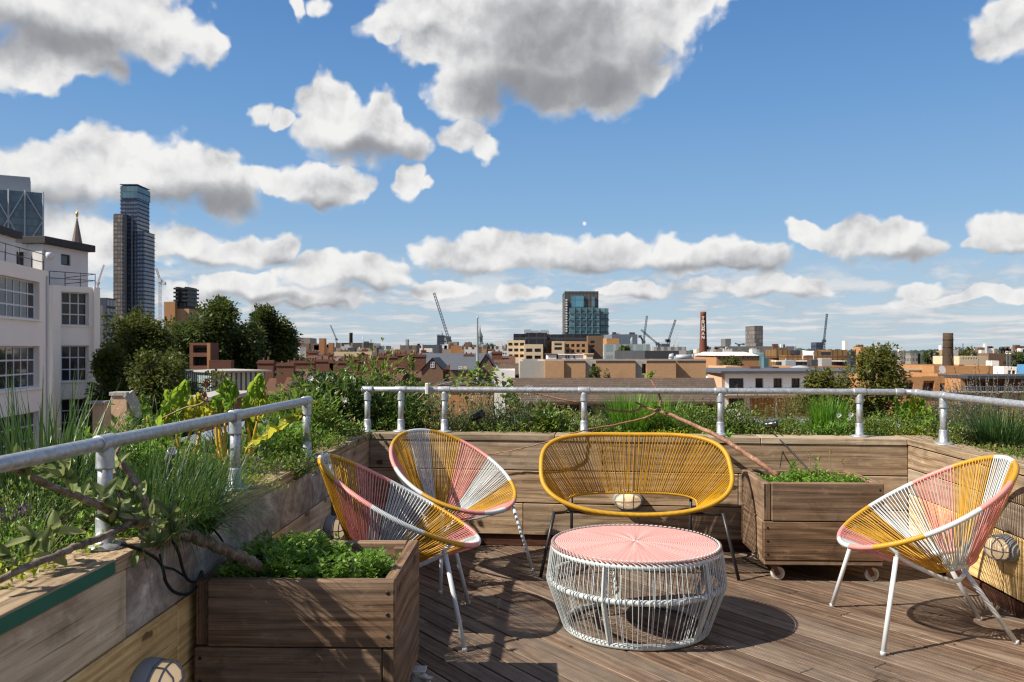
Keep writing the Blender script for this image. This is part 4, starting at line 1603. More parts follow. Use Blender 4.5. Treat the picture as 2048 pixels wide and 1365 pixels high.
for (a, b, Y, n) in ((150, 190, 2.25, 6), (300, 220, 2.3, 5), (490, 290, 2.42, 9), (640, 410, 2.5, 6), (770, 450, 2.5, 5), (860, 560, 2.55, 8), (1000, 470, 2.62, 5), (930, 350, 2.66, 5),
                     (1130, 570, 2.6, 6), (1250, 590, 2.58, 10), (1290, 680, 2.58, 7), (1130, 780, 2.55, 9), (1010, 830, 2.54, 3), (400, 690, 2.36, 8), (240, 740, 2.28, 5), (50, 890, 2.12, 6), (370, 850, 2.3, 7),
                     (860, 200, 2.68, 4), (970, 520, 2.6, 5), (820, 640, 2.55, 5)):
    c = at(a / 3.688, b / 3.688 + 880, Y)
    for i in range(n):
        d = V((RN.uniform(-1, 1), RN.uniform(-.9, .5), RN.uniform(-.5, 1)))
        l = RN.uniform(.045, .078)
        mb2 = mb
        bigleaf(mb, c + rv(.008), d, V((RN.uniform(-.4, .4), -.5, .9)), l, l * .52, rows=5, cols=4, ruff=.0015, droop=RN.uniform(0, .7), cup=.25)
ob('leaves', mb, g_apple, rt)

rt = root('cut_branch', 'reddish bare branch leaning from the brown planter over the capping to the back rail', 'branch', at(1520, 925, 5.42))
mb = MB()
limb(mb, [at(1556, 952, 5.36), at(1522, 928, 5.42), at(1480, 900, 5.56), at(1440, 876, 5.70), at(1390, 852, 5.85), at(1340, 830, 5.99), at(1312, 822, 6.06)], .0185, .0115, 12, .003)
ob('trunk', mb, b_red, rt)
for P_, r0, r1 in (([at(1318, 824, 6.05), at(1321, 800, 6.06), at(1313, 778, 6.08), at(1300, 757, 6.1)], .009, .0065),
                   ([at(1314, 822, 6.06), at(1292, 815, 6.1), at(1272, 805, 6.12)], .010, .006),
                   ([at(1284, 812, 6.1), at(1272, 822, 6.12), at(1240, 823, 6.14), at(1200, 816, 6.16), at(1150, 805, 6.18), at(1100, 794, 6.2), at(1050, 783, 6.22), at(1010, 776, 6.24), at(960, 774, 6.26), at(860, 774, 6.32)], .0085, .004),
                   ([at(1312, 826, 6.05), at(1290, 836, 6.04), at(1240, 848, 6.0), at(1165, 862, 5.97), at(1120, 876, 5.93), at(1060, 893, 5.95), at(1000, 906, 5.99), at(945, 912, 6.01)], .0075, .003)):
    mb = MB()
    limb(mb, P_, r0, r1, 8, .002)
    ob('limb', mb, b_red, rt)
mb = MB()
for (px, py, Y, n, s) in ((1299, 753, 6.1, 9, .05), (1310, 815, 6.05, 16, .04), (1455, 873, 5.72, 10, .04), (1330, 826, 6.0, 5, .03)):
    for i in range(n):
        bigleaf(mb, at(px, py, Y) + rv(.012), V((RN.uniform(-1, 1), RN.uniform(-.8, .4), RN.uniform(-.2, 1))), V((RN.uniform(-.4, .4), -.5, .9)), s * RN.uniform(.7, 1.2), s * .5, rows=5, cols=4, ruff=.0015)
ob('leaves', mb, g_mint, rt)
mb = MB()
for px in (1053, 1058, 1064):
    c = at(px, 783, 6.17)
    mb.tube([c + V((.012 * math.sin(t * 2), .036 * math.cos(t), .036 * math.sin(t) + .004)) for t in [6.283 * j / 14 for j in range(14)]], .0022, 5, True)
tag(ob('tie_string', mb, g_white), 'white string tying the bare twig to the back rail', 'string')
mb = MB()
c = at(854, 779, 6.2)
mb.box(c.x - .011, c.x + .011, c.y - .03, c.y + .033, c.z - .035, c.z + .045, .003)
tag(ob('rail_clip', mb, flat('white_plastic', (.72, .72, .70), .4)), 'small white clip standing on the back rail by the third post', 'clip')

# ------------------------------------------------------------------ garden spotlights
def spot(label, px, py, Y, mats, ang, k=1.0):
    c = at(px, py, Y)
    rt = root('garden_spotlight', label, 'spotlight', (c.x, c.y, ZS))
    d = V((math.cos(ang), -.35, .35 * math.sin(ang) + .15)).normalized()
    mb = MB()
    mb.lathe([(a * k, b * k) for a, b in ((.012, -.05), (.024, -.048), (.026, -.02), (.027, .03), (.031, .034), (.031, .05), (.026, .051), (.024, .04), (.001, .038))], c, 16, axis=d)
    ob('lamp_head', mb, mats, rt)
    mb = MB()
    mb.tube([(c.x, c.y, ZS - .02), (c.x, c.y, c.z - .045), (c.x, c.y, c.z - .015)], .006, 8)
    ob('spike', mb, m_black, rt)


m_spot = flat('spotlight_black', (.02, .02, .022), .25, spec=.7)
spot('black garden spotlight lying low among the plants left of the white daisies', 1541, 850, 6.2, m_spot, .1)
spot('black garden spotlight in the wispy herbs left of the bench', 955, 832, 6.3, m_spot, .7)
spot('grey garden spotlight in the chives behind the near rail', 340, 912, 3.4, flat('spotlight_grey', (.30, .31, .33), .3, .3), 1.2, .62)
# ------------------------------------------------------------------ the city
GZ = -17.0
mb = MB()
S = 9000
mb.quad(V((-S, -S, GZ)), V((S, -S, GZ)), V((S, S, GZ)), V((-S, S, GZ)))
m_ = M('city_ground')
tag(ob('ground', mb, m_.out(m_.bsdf(m_.mix(m_.noise(m_.obj(), .02, 6, .6), (.03, .035, .025), (.10, .095, .085)), .9))), kind='structure')

m_render = flat('white_render', (.88, .80, .715), .8, var=.07, scale=.5)
m_render2 = flat('white_wall_paint', (.66, .64, .63), .8, var=.14, scale=.8)
m_cream = flat('cream_render', (.62, .48, .32), .8, var=.12, scale=.4)
m_concrete = flat('concrete', (.36, .34, .31), .85, var=.25, scale=.6)
m_darkroof = flat('dark_roof_felt', (.05, .052, .06), .8, var=.3, scale=.3)
m_slate = flat('slate_roof', (.085, .09, .105), .7, var=.3, scale=1.2)
m_tile = brick('red_roof_tiles', (.10, .052, .036), (.14, .07, .048), (.07, .042, .034))
m_shingle = brick('brown_roof_shingles', (.085, .058, .040), (.13, .09, .063), (.05, .036, .027), .9, .45)
m_bk_orange = brick('orange_brick', (.36, .165, .062), (.43, .205, .08), (.33, .22, .13))
m_bk_tan = brick('tan_brick', (.42, .22, .105), (.50, .285, .145), (.40, .28, .18))
m_bk_red = brick('red_brick', (.125, .050, .034), (.17, .068, .045), (.13, .085, .065))
m_pot = flat('chimney_clay', (.15, .08, .055), .8, var=.4, scale=3)
m_bk_pink = brick('pink_stock_brick', (.52, .29, .17), (.62, .37, .23), (.50, .40, .30))
m_bk_brown = brick('brown_brick', (.15, .085, .05), (.20, .115, .07), (.16, .12, .09))
m_bk_dark = brick('sooty_brick', (.055, .035, .022), (.085, .052, .032), (.05, .04, .03))
m_navy = curtain('navy_glass_wall', (.012, .018, .045), (.05, .065, .12), (.01, .012, .02), 2.5, 3.4, .2, .3)
m_glass = glassmat('window_glass', (.012, .014, .017), (.055, .06, .068), spec=.45)
m_glassb = glassmat('bluish_window_glass', (.03, .045, .07), (.15, .19, .25))
m_whiteframe_w = flat('white_window_frame', (.62, .63, .64), .5)
m_darkframe = flat('dark_window_frame', (.02, .022, .026), .5)
m_metalgrey = flat('grey_plant_metal', (.40, .43, .46), .5, .2, var=.25, scale=2)
m_craneg = flat('crane_grey', (.06, .07, .09), .6)
m_cranew = flat('crane_pale', (.55, .52, .52), .6)
m_craner = flat('crane_red', (.40, .10, .08), .6)
FRAMES = {'w': m_whiteframe_w, 'd': m_darkframe}


class Fac:
    def __init__(s, px0, px1, D0, D1):
        s.P, s.Q = V((ax(px0, D0), D0, 0)), V((ax(px1, D1), D1, 0))
        s.W = (s.Q - s.P).length
        s.L = (s.Q - s.P) / s.W
        s.N = V((s.L.y, -s.L.x, 0))          # towards the viewer

    def u(s, px):
        k = (px - 1024) / F
        return (k * s.P.y - s.P.x) / (s.L.x - k * s.L.y)

    def z(s, py, u):
        return EYE - (py - HZ) / F * (s.P + s.L * u).y

    def pt(s, u, z, n=0.0):
        return s.P + s.L * u + V((0, 0, z)) + s.N * n


def openings(mb, fc, z0, z1, ops, rec, u0=0.0, u1=None, m=0):
    """a wall with real openings and their reveals"""
    u1 = fc.W if u1 is None else u1
    us = sorted({u0, u1, *[o[0] for o in ops], *[o[2] for o in ops]})
    zs = sorted({z0, z1, *[o[1] for o in ops], *[o[3] for o in ops]})
    for i in range(len(us) - 1):
        a, b = us[i], us[i + 1]
        run = None
        for j in range(len(zs) - 1):
            c, d = zs[j], zs[j + 1]
            hole = any(o[0] - 1e-4 <= a and b <= o[2] + 1e-4 and o[1] - 1e-4 <= c and d <= o[3] + 1e-4 for o in ops)
            if not hole:
                run = (run[0], d) if run else (c, d)
            if run and (hole or j == len(zs) - 2):
                mb.quad(fc.pt(a, run[0]), fc.pt(b, run[0]), fc.pt(b, run[1]), fc.pt(a, run[1]), m=m)
                run = None
    for (a, c, b, d) in ops:
        for (p, q) in (((a, c), (b, c)), ((b, c), (b, d)), ((b, d), (a, d)), ((a, d), (a, c))):
            mb.quad(fc.pt(*p), fc.pt(*p, -rec), fc.pt(*q, -rec), fc.pt(*q), m=m)


_wm = {}


def window(rt, fc, o, rec, nx, ny, kind='w', glass=None, sub=True, bar=.05, name='window', sill=False):
    a, c, b, d = o
    w, h = b - a, d - c
    key = (round(w, 2), round(h, 2), nx, ny, kind, glass.name if glass else '', bar)
    if key not in _wm:
        mf, mg = MB(), MB()
        t = bar
        for x in [0, w - t] + [w * i / nx - t / 2 for i in range(1, nx)]:
            mf.box(x, x + t, -.03, .03, 0, h)
        for z in [0, h - t] + [h * i / ny - t / 2 for i in range(1, ny)]:
            mf.box(.003, w - .003, -.028, .028, z, z + t)
        mg.quad(V((0, .0, 0)), V((w, .0, 0)), V((w, .0, h)), V((0, .0, h)))
        _wm[key] = (mf.mesh('window', FRAMES[kind]), mg.mesh('pane', glass or m_glass))
    fm, gm = _wm[key]
    f = ob(name, fm, None, rt, local=True)
    p = fc.pt(a, c, -rec)
    f.location = p - netloc(rt)
    f.rotation_euler = (0, 0, math.atan2(fc.L.y, fc.L.x))
    ob('pane', gm, None, f, local=True)
    return f


def body(mb, fc, z0, z1, depth, back=True, m=0, roof=True, par=.5, mr=1):
    """side walls, back wall, parapet and flat roof behind a facade"""
    A, B, C_, D_ = fc.pt(0, z0), fc.pt(fc.W, z0), fc.pt(fc.W, z0, -depth), fc.pt(0, z0, -depth)
    up = V((0, 0, z1 - z0))
    mb.quad(B, C_, C_ + up, B + up, m=m)
    mb.quad(D_, A, A + up, D_ + up, m=m)
    if back: mb.quad(C_, D_, D_ + up, C_ + up, m=m)
    if roof:
        t = .25
        o = [fc.pt(0, z1), fc.pt(fc.W, z1), fc.pt(fc.W, z1, -depth), fc.pt(0, z1, -depth)]
        i_ = [fc.pt(t, z1, -t), fc.pt(fc.W - t, z1, -t), fc.pt(fc.W - t, z1, -depth + t), fc.pt(t, z1, -depth + t)]
        dn = V((0, 0, -par))
        for k in range(4):
            k2 = (k + 1) % 4
            mb.quad(o[k], o[k2], i_[k2], i_[k], m=m)
            mb.quad(i_[k], i_[k2], i_[k2] + dn, i_[k] + dn, m=m)
        mb.quad(*[p + dn for p in i_], m=mr)


def building(name, label, cat, px0, px1, pyt, D0, D1=None, depth=12, mat=None, roof=None, base=GZ, wins=(), rec=.15, frame='w', glass=None, group=None, coping=None, bar=.06, topz=None):
    """wins: (px0, px1, py0, py1, columns, rows, width share, height share, panes across, panes up)"""
    D1 = D1 or D0
    if abs(D1 - D0) > .06 * abs(ax(px1, D0) - ax(px0, D0)): D1 = D0 + math.copysign(.06 * abs(ax(px1, D0) - ax(px0, D0)), D1 - D0)
    # keep the flank that turns into view inside the outline
    if px1 < 1024:
        depth = min(depth, .45 * (px1 - px0) * D1 / (1024 - px1)) if px1 < 980 else depth
        px1 -= (1024 - px1) * depth / (D1 + depth)
    elif px0 > 1024:
        depth = min(depth, .45 * (px1 - px0) * D0 / (px0 - 1024)) if px0 > 1070 else depth
        px0 += (px0 - 1024) * depth / (D0 + depth)
    fc = Fac(px0, px1, D0, D1)
    z1 = topz if topz is not None else fc.z(pyt, fc.W / 2)
    c = fc.pt(fc.W / 2, base, -depth / 2)
    rt = root(name, label, cat, c, group=group)
    ops, meta = [], []
    for (a, b, c0, c1, nx, ny, ws, hs, pa, pu) in wins:
        ua, ub = fc.u(a), fc.u(b)
        um = (ua + ub) / 2
        zb, zt = fc.z(c1, um), fc.z(c0, um)
        for i in range(nx):
            for j in range(ny):
                cw, ch = (ub - ua) / nx, (zt - zb) / ny
                o = (ua + cw * (i + .5 - ws / 2), zb + ch * (j + .5 - hs / 2), ua + cw * (i + .5 + ws / 2), zb + ch * (j + .5 + hs / 2))
                if o[0] > .05 and o[2] < fc.W - .05:
                    ops.append(o)
                    meta.append((pa, pu))
    mb = MB()
    openings(mb, fc, base, z1, ops, rec)
    body(mb, fc, base, z1, depth)
    ob('wall', mb, [mat, roof or m_darkroof], rt)
    for o, (pa, pu) in zip(ops, meta):
        window(rt, fc, o, rec - .02, pa, pu, frame, glass, bar=bar)
    if depth > 5 and D0 > 60 and fc.W > 5 and cat in ('building', 'office', 'hall', 'house'):
        rr = random.Random(int(px0 * 7 + D0))
        for k in range(rr.randint(2, 5)):
            mb = MB()
            q = fc.pt(fc.W * rr.uniform(.08, .92), z1, -depth * rr.uniform(.3, .8))
            a_, b_, h_ = rr.uniform(.3, 1.1), rr.uniform(.3, .9), rr.uniform(.3, 1.3)
            if rr.random() < .6: mb.box(q.x - a_, q.x + a_, q.y - b_, q.y + b_, z1 - .55, z1 + h_, .02)
            else: mb.tube([q + V((0, 0, -.55)), q + V((0, 0, h_ * 2.2))], .05 * D0 / 100, 5)
            ob('roof_vent', mb, rr.choice((m_metalgrey, m_concrete, m_darkroof)), rt)
    if coping:
        mb = MB()
        mb.board(fc.pt(fc.W / 2, z1 + .06, -.1), fc.L, fc.N, (0, 0, 1), fc.W + .3, .5, .14, 0)
        ob('coping', mb, coping, rt)
    return rt, fc, z1


# ---------------- white factory on the left
m_roofedge = flat('weathered_roof_edge', (.045, .042, .042), .85, var=.35, scale=2)
f1 = Fac(-646, 97, 25.0, 53.0)
rt = root('white_factory', 'white modernist factory with big gridded windows and roof railings beside the trees', 'building', (-33, 48, GZ))
ZT = 6.28
z_w = [(3.22, 5.50), (-.86, 1.62), (-4.85, -2.3), (-8.8, -6.2)]
ops = []
cols = [(f1.u(-40), f1.u(79))]
uw = cols[0][1] - cols[0][0]
for k in (1, 2): cols.append((cols[0][0] - k * (uw + 1.7), cols[0][0] - k * (uw + 1.7) + uw))
for (a, b) in cols:
    for (c, d) in z_w: ops.append((a, c, b, d))
mb = MB()
openings(mb, f1, GZ, ZT, ops, .35)
body(mb, f1, GZ, ZT, 14, par=.1)
f2 = Fac(99, 196, 63.2, 66.0)
ops2 = [(f2.u(110), z - .02, f2.u(178), z2 + .12) for (z, z2) in ((3.27, 5.66), (-.98, 1.60), (-5.0, -2.45), (-9.1, -6.5))]
openings(mb, f2, GZ, 6.22, ops2, .45)
body(mb, f2, GZ, 6.22, 12, par=.1)
# deep pier at the joint of the two wings
mb.board(f2.pt(.28, (GZ + 6.2) / 2, .3), f2.L, f2.N, (0, 0, 1), .55, .6, 6.2 - GZ, 0)
mb.board(f2.pt(f2.W - .2, (GZ + 6.2) / 2, .14), f2.L, f2.N, (0, 0, 1), .45, .3, 6.2 - GZ, 0)
ob('wall', mb, [m_render, m_darkroof], rt)
for o in ops:
    w_ = window(rt, f1, o, .33, 8, 3, 'w', m_glass, bar=.09)
    mb = MB()
    mb.board(f1.pt((o[0] + o[2]) / 2, o[1] - .06, .02), f1.L, f1.N, (0, 0, 1), o[2] - o[0] + .3, .2, .1, .01)
    ob('sill', mb, m_render, rt)
for o in ops2:
    w_ = window(rt, f2, o, .43, 4, 3, 'w', m_glass, bar=.085)
    mb = MB()
    mb.board(f2.pt((o[0] + o[2]) / 2, o[1] - .05, .02), f2.L, f2.N, (0, 0, 1), o[2] - o[0] + .3, .2, .09, .01)
    ob('sill', mb, m_render, rt)
# drain pipe
mb = MB()
q = f1.pt(f1.W - .35, 0, .09)
mb.tube([V((q.x, q.y, GZ)), V((q.x, q.y, ZT - .3))], .07, 8)
ob('drain_pipe', mb, m_render2, rt)
# roof penthouses
f3 = Fac(84, 176, 66.3, 72)
z3 = 9.68
o3 = (f3.u(122), f3.z(529, 2), f3.u(141), f3.z(507, 2))
mb = MB()
openings(mb, f3, 6.1, z3, [o3], .2)
body(mb, f3, 6.1, z3, 7, roof=False)
ob('penthouse_wall', mb, m_render2, rt)
window(rt, f3, o3, .15, 1, 1, 'd', bar=.12)
mb = MB()
mb.board(f3.pt(f3.W / 2, z3 + .28, -3.4), f3.L, f3.N, (0, 0, 1), f3.W + .6, 7.8, .56, .03)
ob('penthouse_roof', mb, m_roofedge, rt)
f4 = Fac(-60, 31, 56, 63)
z4 = 9.66
mb = MB()
openings(mb, f4, 6.1, z4, [], .2)
body(mb, f4, 6.1, z4, 9, roof=False)
ob('penthouse_wall', mb, m_render2, rt)
mb = MB()
mb.board(f4.pt(f4.W / 2, z4 + .22, -4.4), f4.L, f4.N, (0, 0, 1), f4.W + .5, 9.6, .5, .03)
ob('penthouse_roof', mb, m_roofedge, rt)
f5 = Fac(31, 84, 66, 67)
o5 = (f5.u(33), 6.3, f5.u(70), f5.z(505, 1))
mb = MB()
openings(mb, f5, 6.1, f5.z(488, 1), [o5], .3)
body(mb, f5, 6.1, f5.z(488, 1), 5)
ob('penthouse_wall', mb, [m_render2, m_darkroof], rt)
mb = MB()
mb.board(f5.pt((o5[0] + o5[2]) / 2, (o5[1] + o5[3]) / 2, -.28), f5.L, f5.N, (0, 0, 1), o5[2] - o5[0], .1, o5[3] - o5[1], 0)
ob('shutter_door', mb, m_darkroof, rt)
for (fc, u0, u1, zz) in ((f1, f1.W - 22, f1.W - .1, ZT), (f2, .1, f2.W - .1, 6.22)):
    mb = MB()
    n = max(3, int((u1 - u0) / 1.8))
    for h in (.55, 1.05): mb.tube([fc.pt(u0, zz + h, -.25), fc.pt(u1, zz + h, -.25)], .028, 6)
    for i in range(n + 1):
        u = u0 + (u1 - u0) * i / n
        mb.tube([fc.pt(u, zz - .02, -.25), fc.pt(u, zz + 1.06, -.25)], .032, 6)
    if fc is f2:
        q = f2.pt(f2.W - .1, 6.22, -.25)
        for h in (.55, 1.05): mb.tube([q + V((0, 0, h)), f2.pt(f2.W - .1, 6.22 + h, -6)], .028, 6)
    ob('roof_railing', mb, m_darkframe, rt)
mb = MB()
c = f3.pt(.25, z3 - 1.0, .5)
mb.lathe([(.05, .35), (.3, .3), (.32, .1), (.26, -.1), (.1, -.22), (.001, -.25)], c, 12)
mb.tube([f3.pt(.25, z3 - .7, .5), f3.pt(.25, z3 - .5, .0)], .06, 6)
ob('security_camera', mb, m_whiteframe_w, rt)

# ---------------- towers on the left
rt = root('glass_tower', 'glass office tower with white diagonal braces rising behind the white factory', 'tower', (ax(20, 420), 432, GZ))
fc = Fac(-150, 88, 425, 450)
zt = fc.z(383, fc.W * .8)
mb = MB()
openings(mb, fc, GZ, zt, [], .2)
body(mb, fc, GZ, zt, 30)
ob('curtain_wall', mb, [curtain('braced_tower_glass', (.02, .045, .07), (.12, .19, .24), (.10, .14, .17), 1.5, 3.9, .10, .16), m_metalgrey], rt)
mb = MB()
U = lambda px: fc.u(px)
Z = lambda py: fc.z(py, fc.W * .8)
nodes = [((50, 383), (17, 440)), ((17, 440), (-18, 383)), ((17, 440), (50, 497)), ((50, 383), (86, 440)), ((86, 440), (50, 497)), ((50, 497), (17, 554)), ((50, 497), (86, 554)), ((-18, 383), (-52, 440)), ((17, 440), (-18, 497))]
for a, b in nodes:
    mb.bar(fc.pt(U(a[0]), Z(a[1]), .7), fc.pt(U(b[0]), Z(b[1]), .7), .55)
for px in (-18, 17, 50, 86):
    mb.bar(fc.pt(U(px), GZ, .8), fc.pt(U(px), Z(381), .8), .6, up=(1, 0, 0))
ob('diagonal_braces', mb, m_metalgrey, rt)
mb = MB()
f_ = Fac(-150, 60, 434, 456)
openings(mb, f_, zt - 1, f_.z(355, f_.W), [], .2)
body(mb, f_, zt - 1, f_.z(355, f_.W), 16)
ob('plant_screen', mb, [flat('ribbed_grey_screen', (.30, .32, .35), .6, var=.1, scale=.3), m_metalgrey], rt)

rt = root('residential_tower', 'slim dark residential tower of stacked floors, tallest in the skyline', 'tower', (ax(270, 700), 712, GZ))
m_pt = curtain('tower_blue_glass', (.02, .038, .10), (.12, .18, .33), (.018, .018, .022), 2.2, 3.3, .14, .3)
m_pb = curtain('tower_bronze_glass', (.035, .03, .03), (.30, .245, .20), (.035, .027, .024), 2.6, 3.3, .22, .42)
def slabs(mb, x0, x1, y0, y1, z0, z1, st, o=.5, t=.35):
    z = z0
    while z < z1:
        mb.box(x0 - o, x1 + o, y0 - o, y1 + o, z, z + t)
        z += st
segs = [(228, 250, 428, 700, 24), (241, 274, 372, 706, 24), (272, 289, 463, 703, 20)]
for i, (a, b, t, D, dp) in enumerate(segs):
    x0, x1, z1 = ax(a, D), ax(b, D), az_(t, D)
    mb = MB()
    mb.box(x0, x1, D, D + dp, GZ, z1, fm={(0, -1): 1, (1, -1): 0})
    if i == 0:
        # lit bronze flank turned towards the west
        mb.box(x0 - .3, x0 + 7.2, D - .6, D + dp, GZ, z1 - 1, m=1)
    ob('tower_block', mb, [m_pt, m_pb], rt)
    mb = MB()
    slabs(mb, x0, x1, D, D + dp, 0, z1 + 1, 3.3)
    ob('floor_slabs', mb, flat('slab_edge', (.035, .035, .04), .5), rt)
mb = MB()
mb.box(ax(240.6, 705), ax(274.6, 705), 705.2, 730.4, az_(396, 705), az_(373, 705))
ob('glass_crown', mb, curtain('crown_glass', (.03, .08, .12), (.10, .21, .27), (.03, .045, .06), 3.2, 12, .08, .1), rt)
mb = MB()
for px in (250, 262): mb.box(ax(px, 697.5), ax(px + 2.2, 697.5), 698.2, 699.9, GZ, az_(430, 698))
ob('dark_fin', mb, m_darkframe, rt)
building('office_block', 'dark navy office block low between the factory and the slim tower', 'building', 190, 231, 596, 320, depth=25, mat=m_navy, roof=m_darkroof)
building('townhouse', 'narrow pale townhouse squeezed beside the dark navy block', 'building', 190, 206, 611, 150, depth=8, mat=m_concrete, wins=[(197, 204, 618, 690, 1, 3, .6, .6, 2, 2)])

rt = root('church_spire', 'grey stone church spire with golden ball above the factory roof', 'spire', (ax(154, 210), 210, GZ))
mb = MB()
c = V((ax(154, 210), 210, 0))
mb.lathe([(2.2, az_(560, 210)), (1.35, az_(490, 210)), (.12, az_(436, 210))], c, 8, smooth=False)
mb.lathe([(2.2, GZ), (2.2, az_(560, 210))], c, 8, smooth=False)
ob('stone_spire', mb, m_bk_dark if False else flat('spire_stone', (.17, .14, .12), .9, var=.35, scale=.8), rt)
mb = MB()
mb.lathe([(.05, az_(436, 210)), (.28, az_(432, 210)), (.36, az_(428.5, 210)), (.28, az_(425.5, 210)), (.05, az_(424, 210)), (.04, az_(414, 210))], c, 10)
ob('gilt_ball', mb, flat('gilt', (.6, .36, .08), .35, .6), rt)

rt = root('tower_under_construction', 'concrete core tower under construction with brown scaffold wrap behind the trees', 'tower', (ax(355, 500), 512, GZ))
for (a, b, t, D, mt, nm) in ((328, 350, 604, 500, m_bk_orange, 'scaffold_wrap'), (336, 378, 618, 503, m_bk_tan, 'scaffold_wrap'), (350, 374, 606, 504, flat('dark_core', (.05, .05, .06), .8, var=.3, scale=.3), 'core')):
    mb = MB()
    mb.box(ax(a, D), ax(b, D), D, D + 18, GZ, az_(t, D))
    ob(nm, mb, mt, rt)
mb = MB()
for (a, b) in ((348, 358), (366, 377)):
    for t in (576, 584, 592, 600): mb.box(ax(a, 503), ax(b, 503), 502, 520, az_(t + 3.5, 503), az_(t, 503))
for px in (351, 355, 369, 373): mb.box(ax(px, 503), ax(px + 2, 503), 503, 518, az_(612, 503), az_(574, 503))
mb.box(ax(352, 503), ax(374, 503), 504, 516, az_(604, 503), az_(596, 503))
ob('formwork', mb, m_darkframe, rt)


def lattice(mb, a, b, w, n, t):
    a, b = V(a), V(b)
    d = (b - a).normalized()
    s = d.cross(V((0, 1, 0))).normalized() * (w / 2)
    q = V((0, w / 2, 0))
    cs = [s + q, s - q, -s - q, -s + q]
    for c in cs: mb.bar(a + c, b + c, t, up=(0, 1, 0))
    for i in range(n):
        p0, p1 = a.lerp(b, i / n), a.lerp(b, (i + 1) / n)
        for k in range(4):
            mb.bar(p0 + cs[k], p1 + cs[(k + 1) % 4], t * .8, up=(0, 1, .2))


def crane(label, D, mast, jib, cab=None, counter=None, mat=m_craneg, w=1.6, mm=None):
    """mast: px, py bottom, py top; jib: px, py tip"""
    m0, m1 = at(mast[0], mast[1], D), at(mast[0], mast[2], D)
    rt = root('tower_crane', label, 'crane', m0, group='tower cranes on the skyline')
    mb = MB()
    w *= .72
    lattice(mb, V((m0.x, D, GZ)), m1, w, 14, w * .16)
    ob('mast', mb, mm or mat, rt)
    mb = MB()
    lattice(mb, m1, at(jib[0], jib[1], D + 1), w * .75, 16, w * .17)
    ob('jib', mb, mat, rt)
    mb = MB()
    c = m1
    mb.box(c.x - w * .9, c.x + w * .9, c.y - w, c.y + w, c.z - w * .8, c.z + w * .7)
    if counter:
        e = at(counter[0], counter[1], D)
        mb.bar(c, e, w * .8)
        mb.box(e.x - w * .8, e.x + w * .8, e.y - w, e.y + w, e.z - w * 1.1, e.z + w * .3)
    ob('slewing_cab', mb, mat, rt)
    return rt


crane('pale tower crane with red striped mast right of the slim tower', 600, (320, 645, 562), (312, 536), None, (328, 566), m_cranew, 1.9)
crane('faint pinkish crane jib left of the slim tower', 700, (196, 600, 566), (208, 530), None, None, flat('crane_pinkish', (.50, .38, .36), .7), 1.5)
crane('dark luffing crane leaning left above the navy block, longest jib', 600, (897, 690, 677), (868, 586), None, (899, 682), m_craneg, 2.6)
crane('tiny crane leaning left over the orange brick block', 800, (673, 690, 679), (661, 651), None, None, m_craneg, 1.5)
crane('upright jib crane right of the teal glass tower', 620, (1287, 700, 684), (1294, 632), None, (1280, 672), m_craneg, 1.9)
crane('low jib crane slanting down right of the upright jib', 600, (1315, 700, 688), (1282, 660), None, (1321, 690), m_craneg, 1.8)
crane('crane with jib leaning right before the brick chimney', 600, (1337, 700, 682), (1351, 640), None, (1334, 680), m_craneg, 1.9)
crane('faint thin crane nearest the brick chimney on its left', 760, (1347, 700, 690), (1356, 665), None, None, m_cranew, 1.3)
crane('upright pale crane above the roof with the white sail', 640, (1648, 705, 682), (1654, 628), None, (1644, 686), m_craneg, 1.8)
crane('squat low crane between the two grey tower blocks', 640, (1478, 705, 690), (1470, 687), None, (1487, 688), m_craneg, 1.3)


# ---------------- trees
t_dark = leafmat('dark_plane_leaf', (.018, .036, .007), (.050, .082, .014), (.12, .155, .028), .25, .6)
t_mid = leafmat('dark_olive_leaf', (.028, .046, .008), (.070, .095, .016), (.155, .17, .03), .25, .6)
t_light = leafmat('yellow_green_tree_leaf', (.05, .075, .012), (.11, .13, .022), (.21, .20, .04), .3, .6, dead=(.16, .08, .02))  # yellow-green foliage colour
m_bark = flat('tree_bark', (.05, .038, .028), .9, var=.4, scale=3)


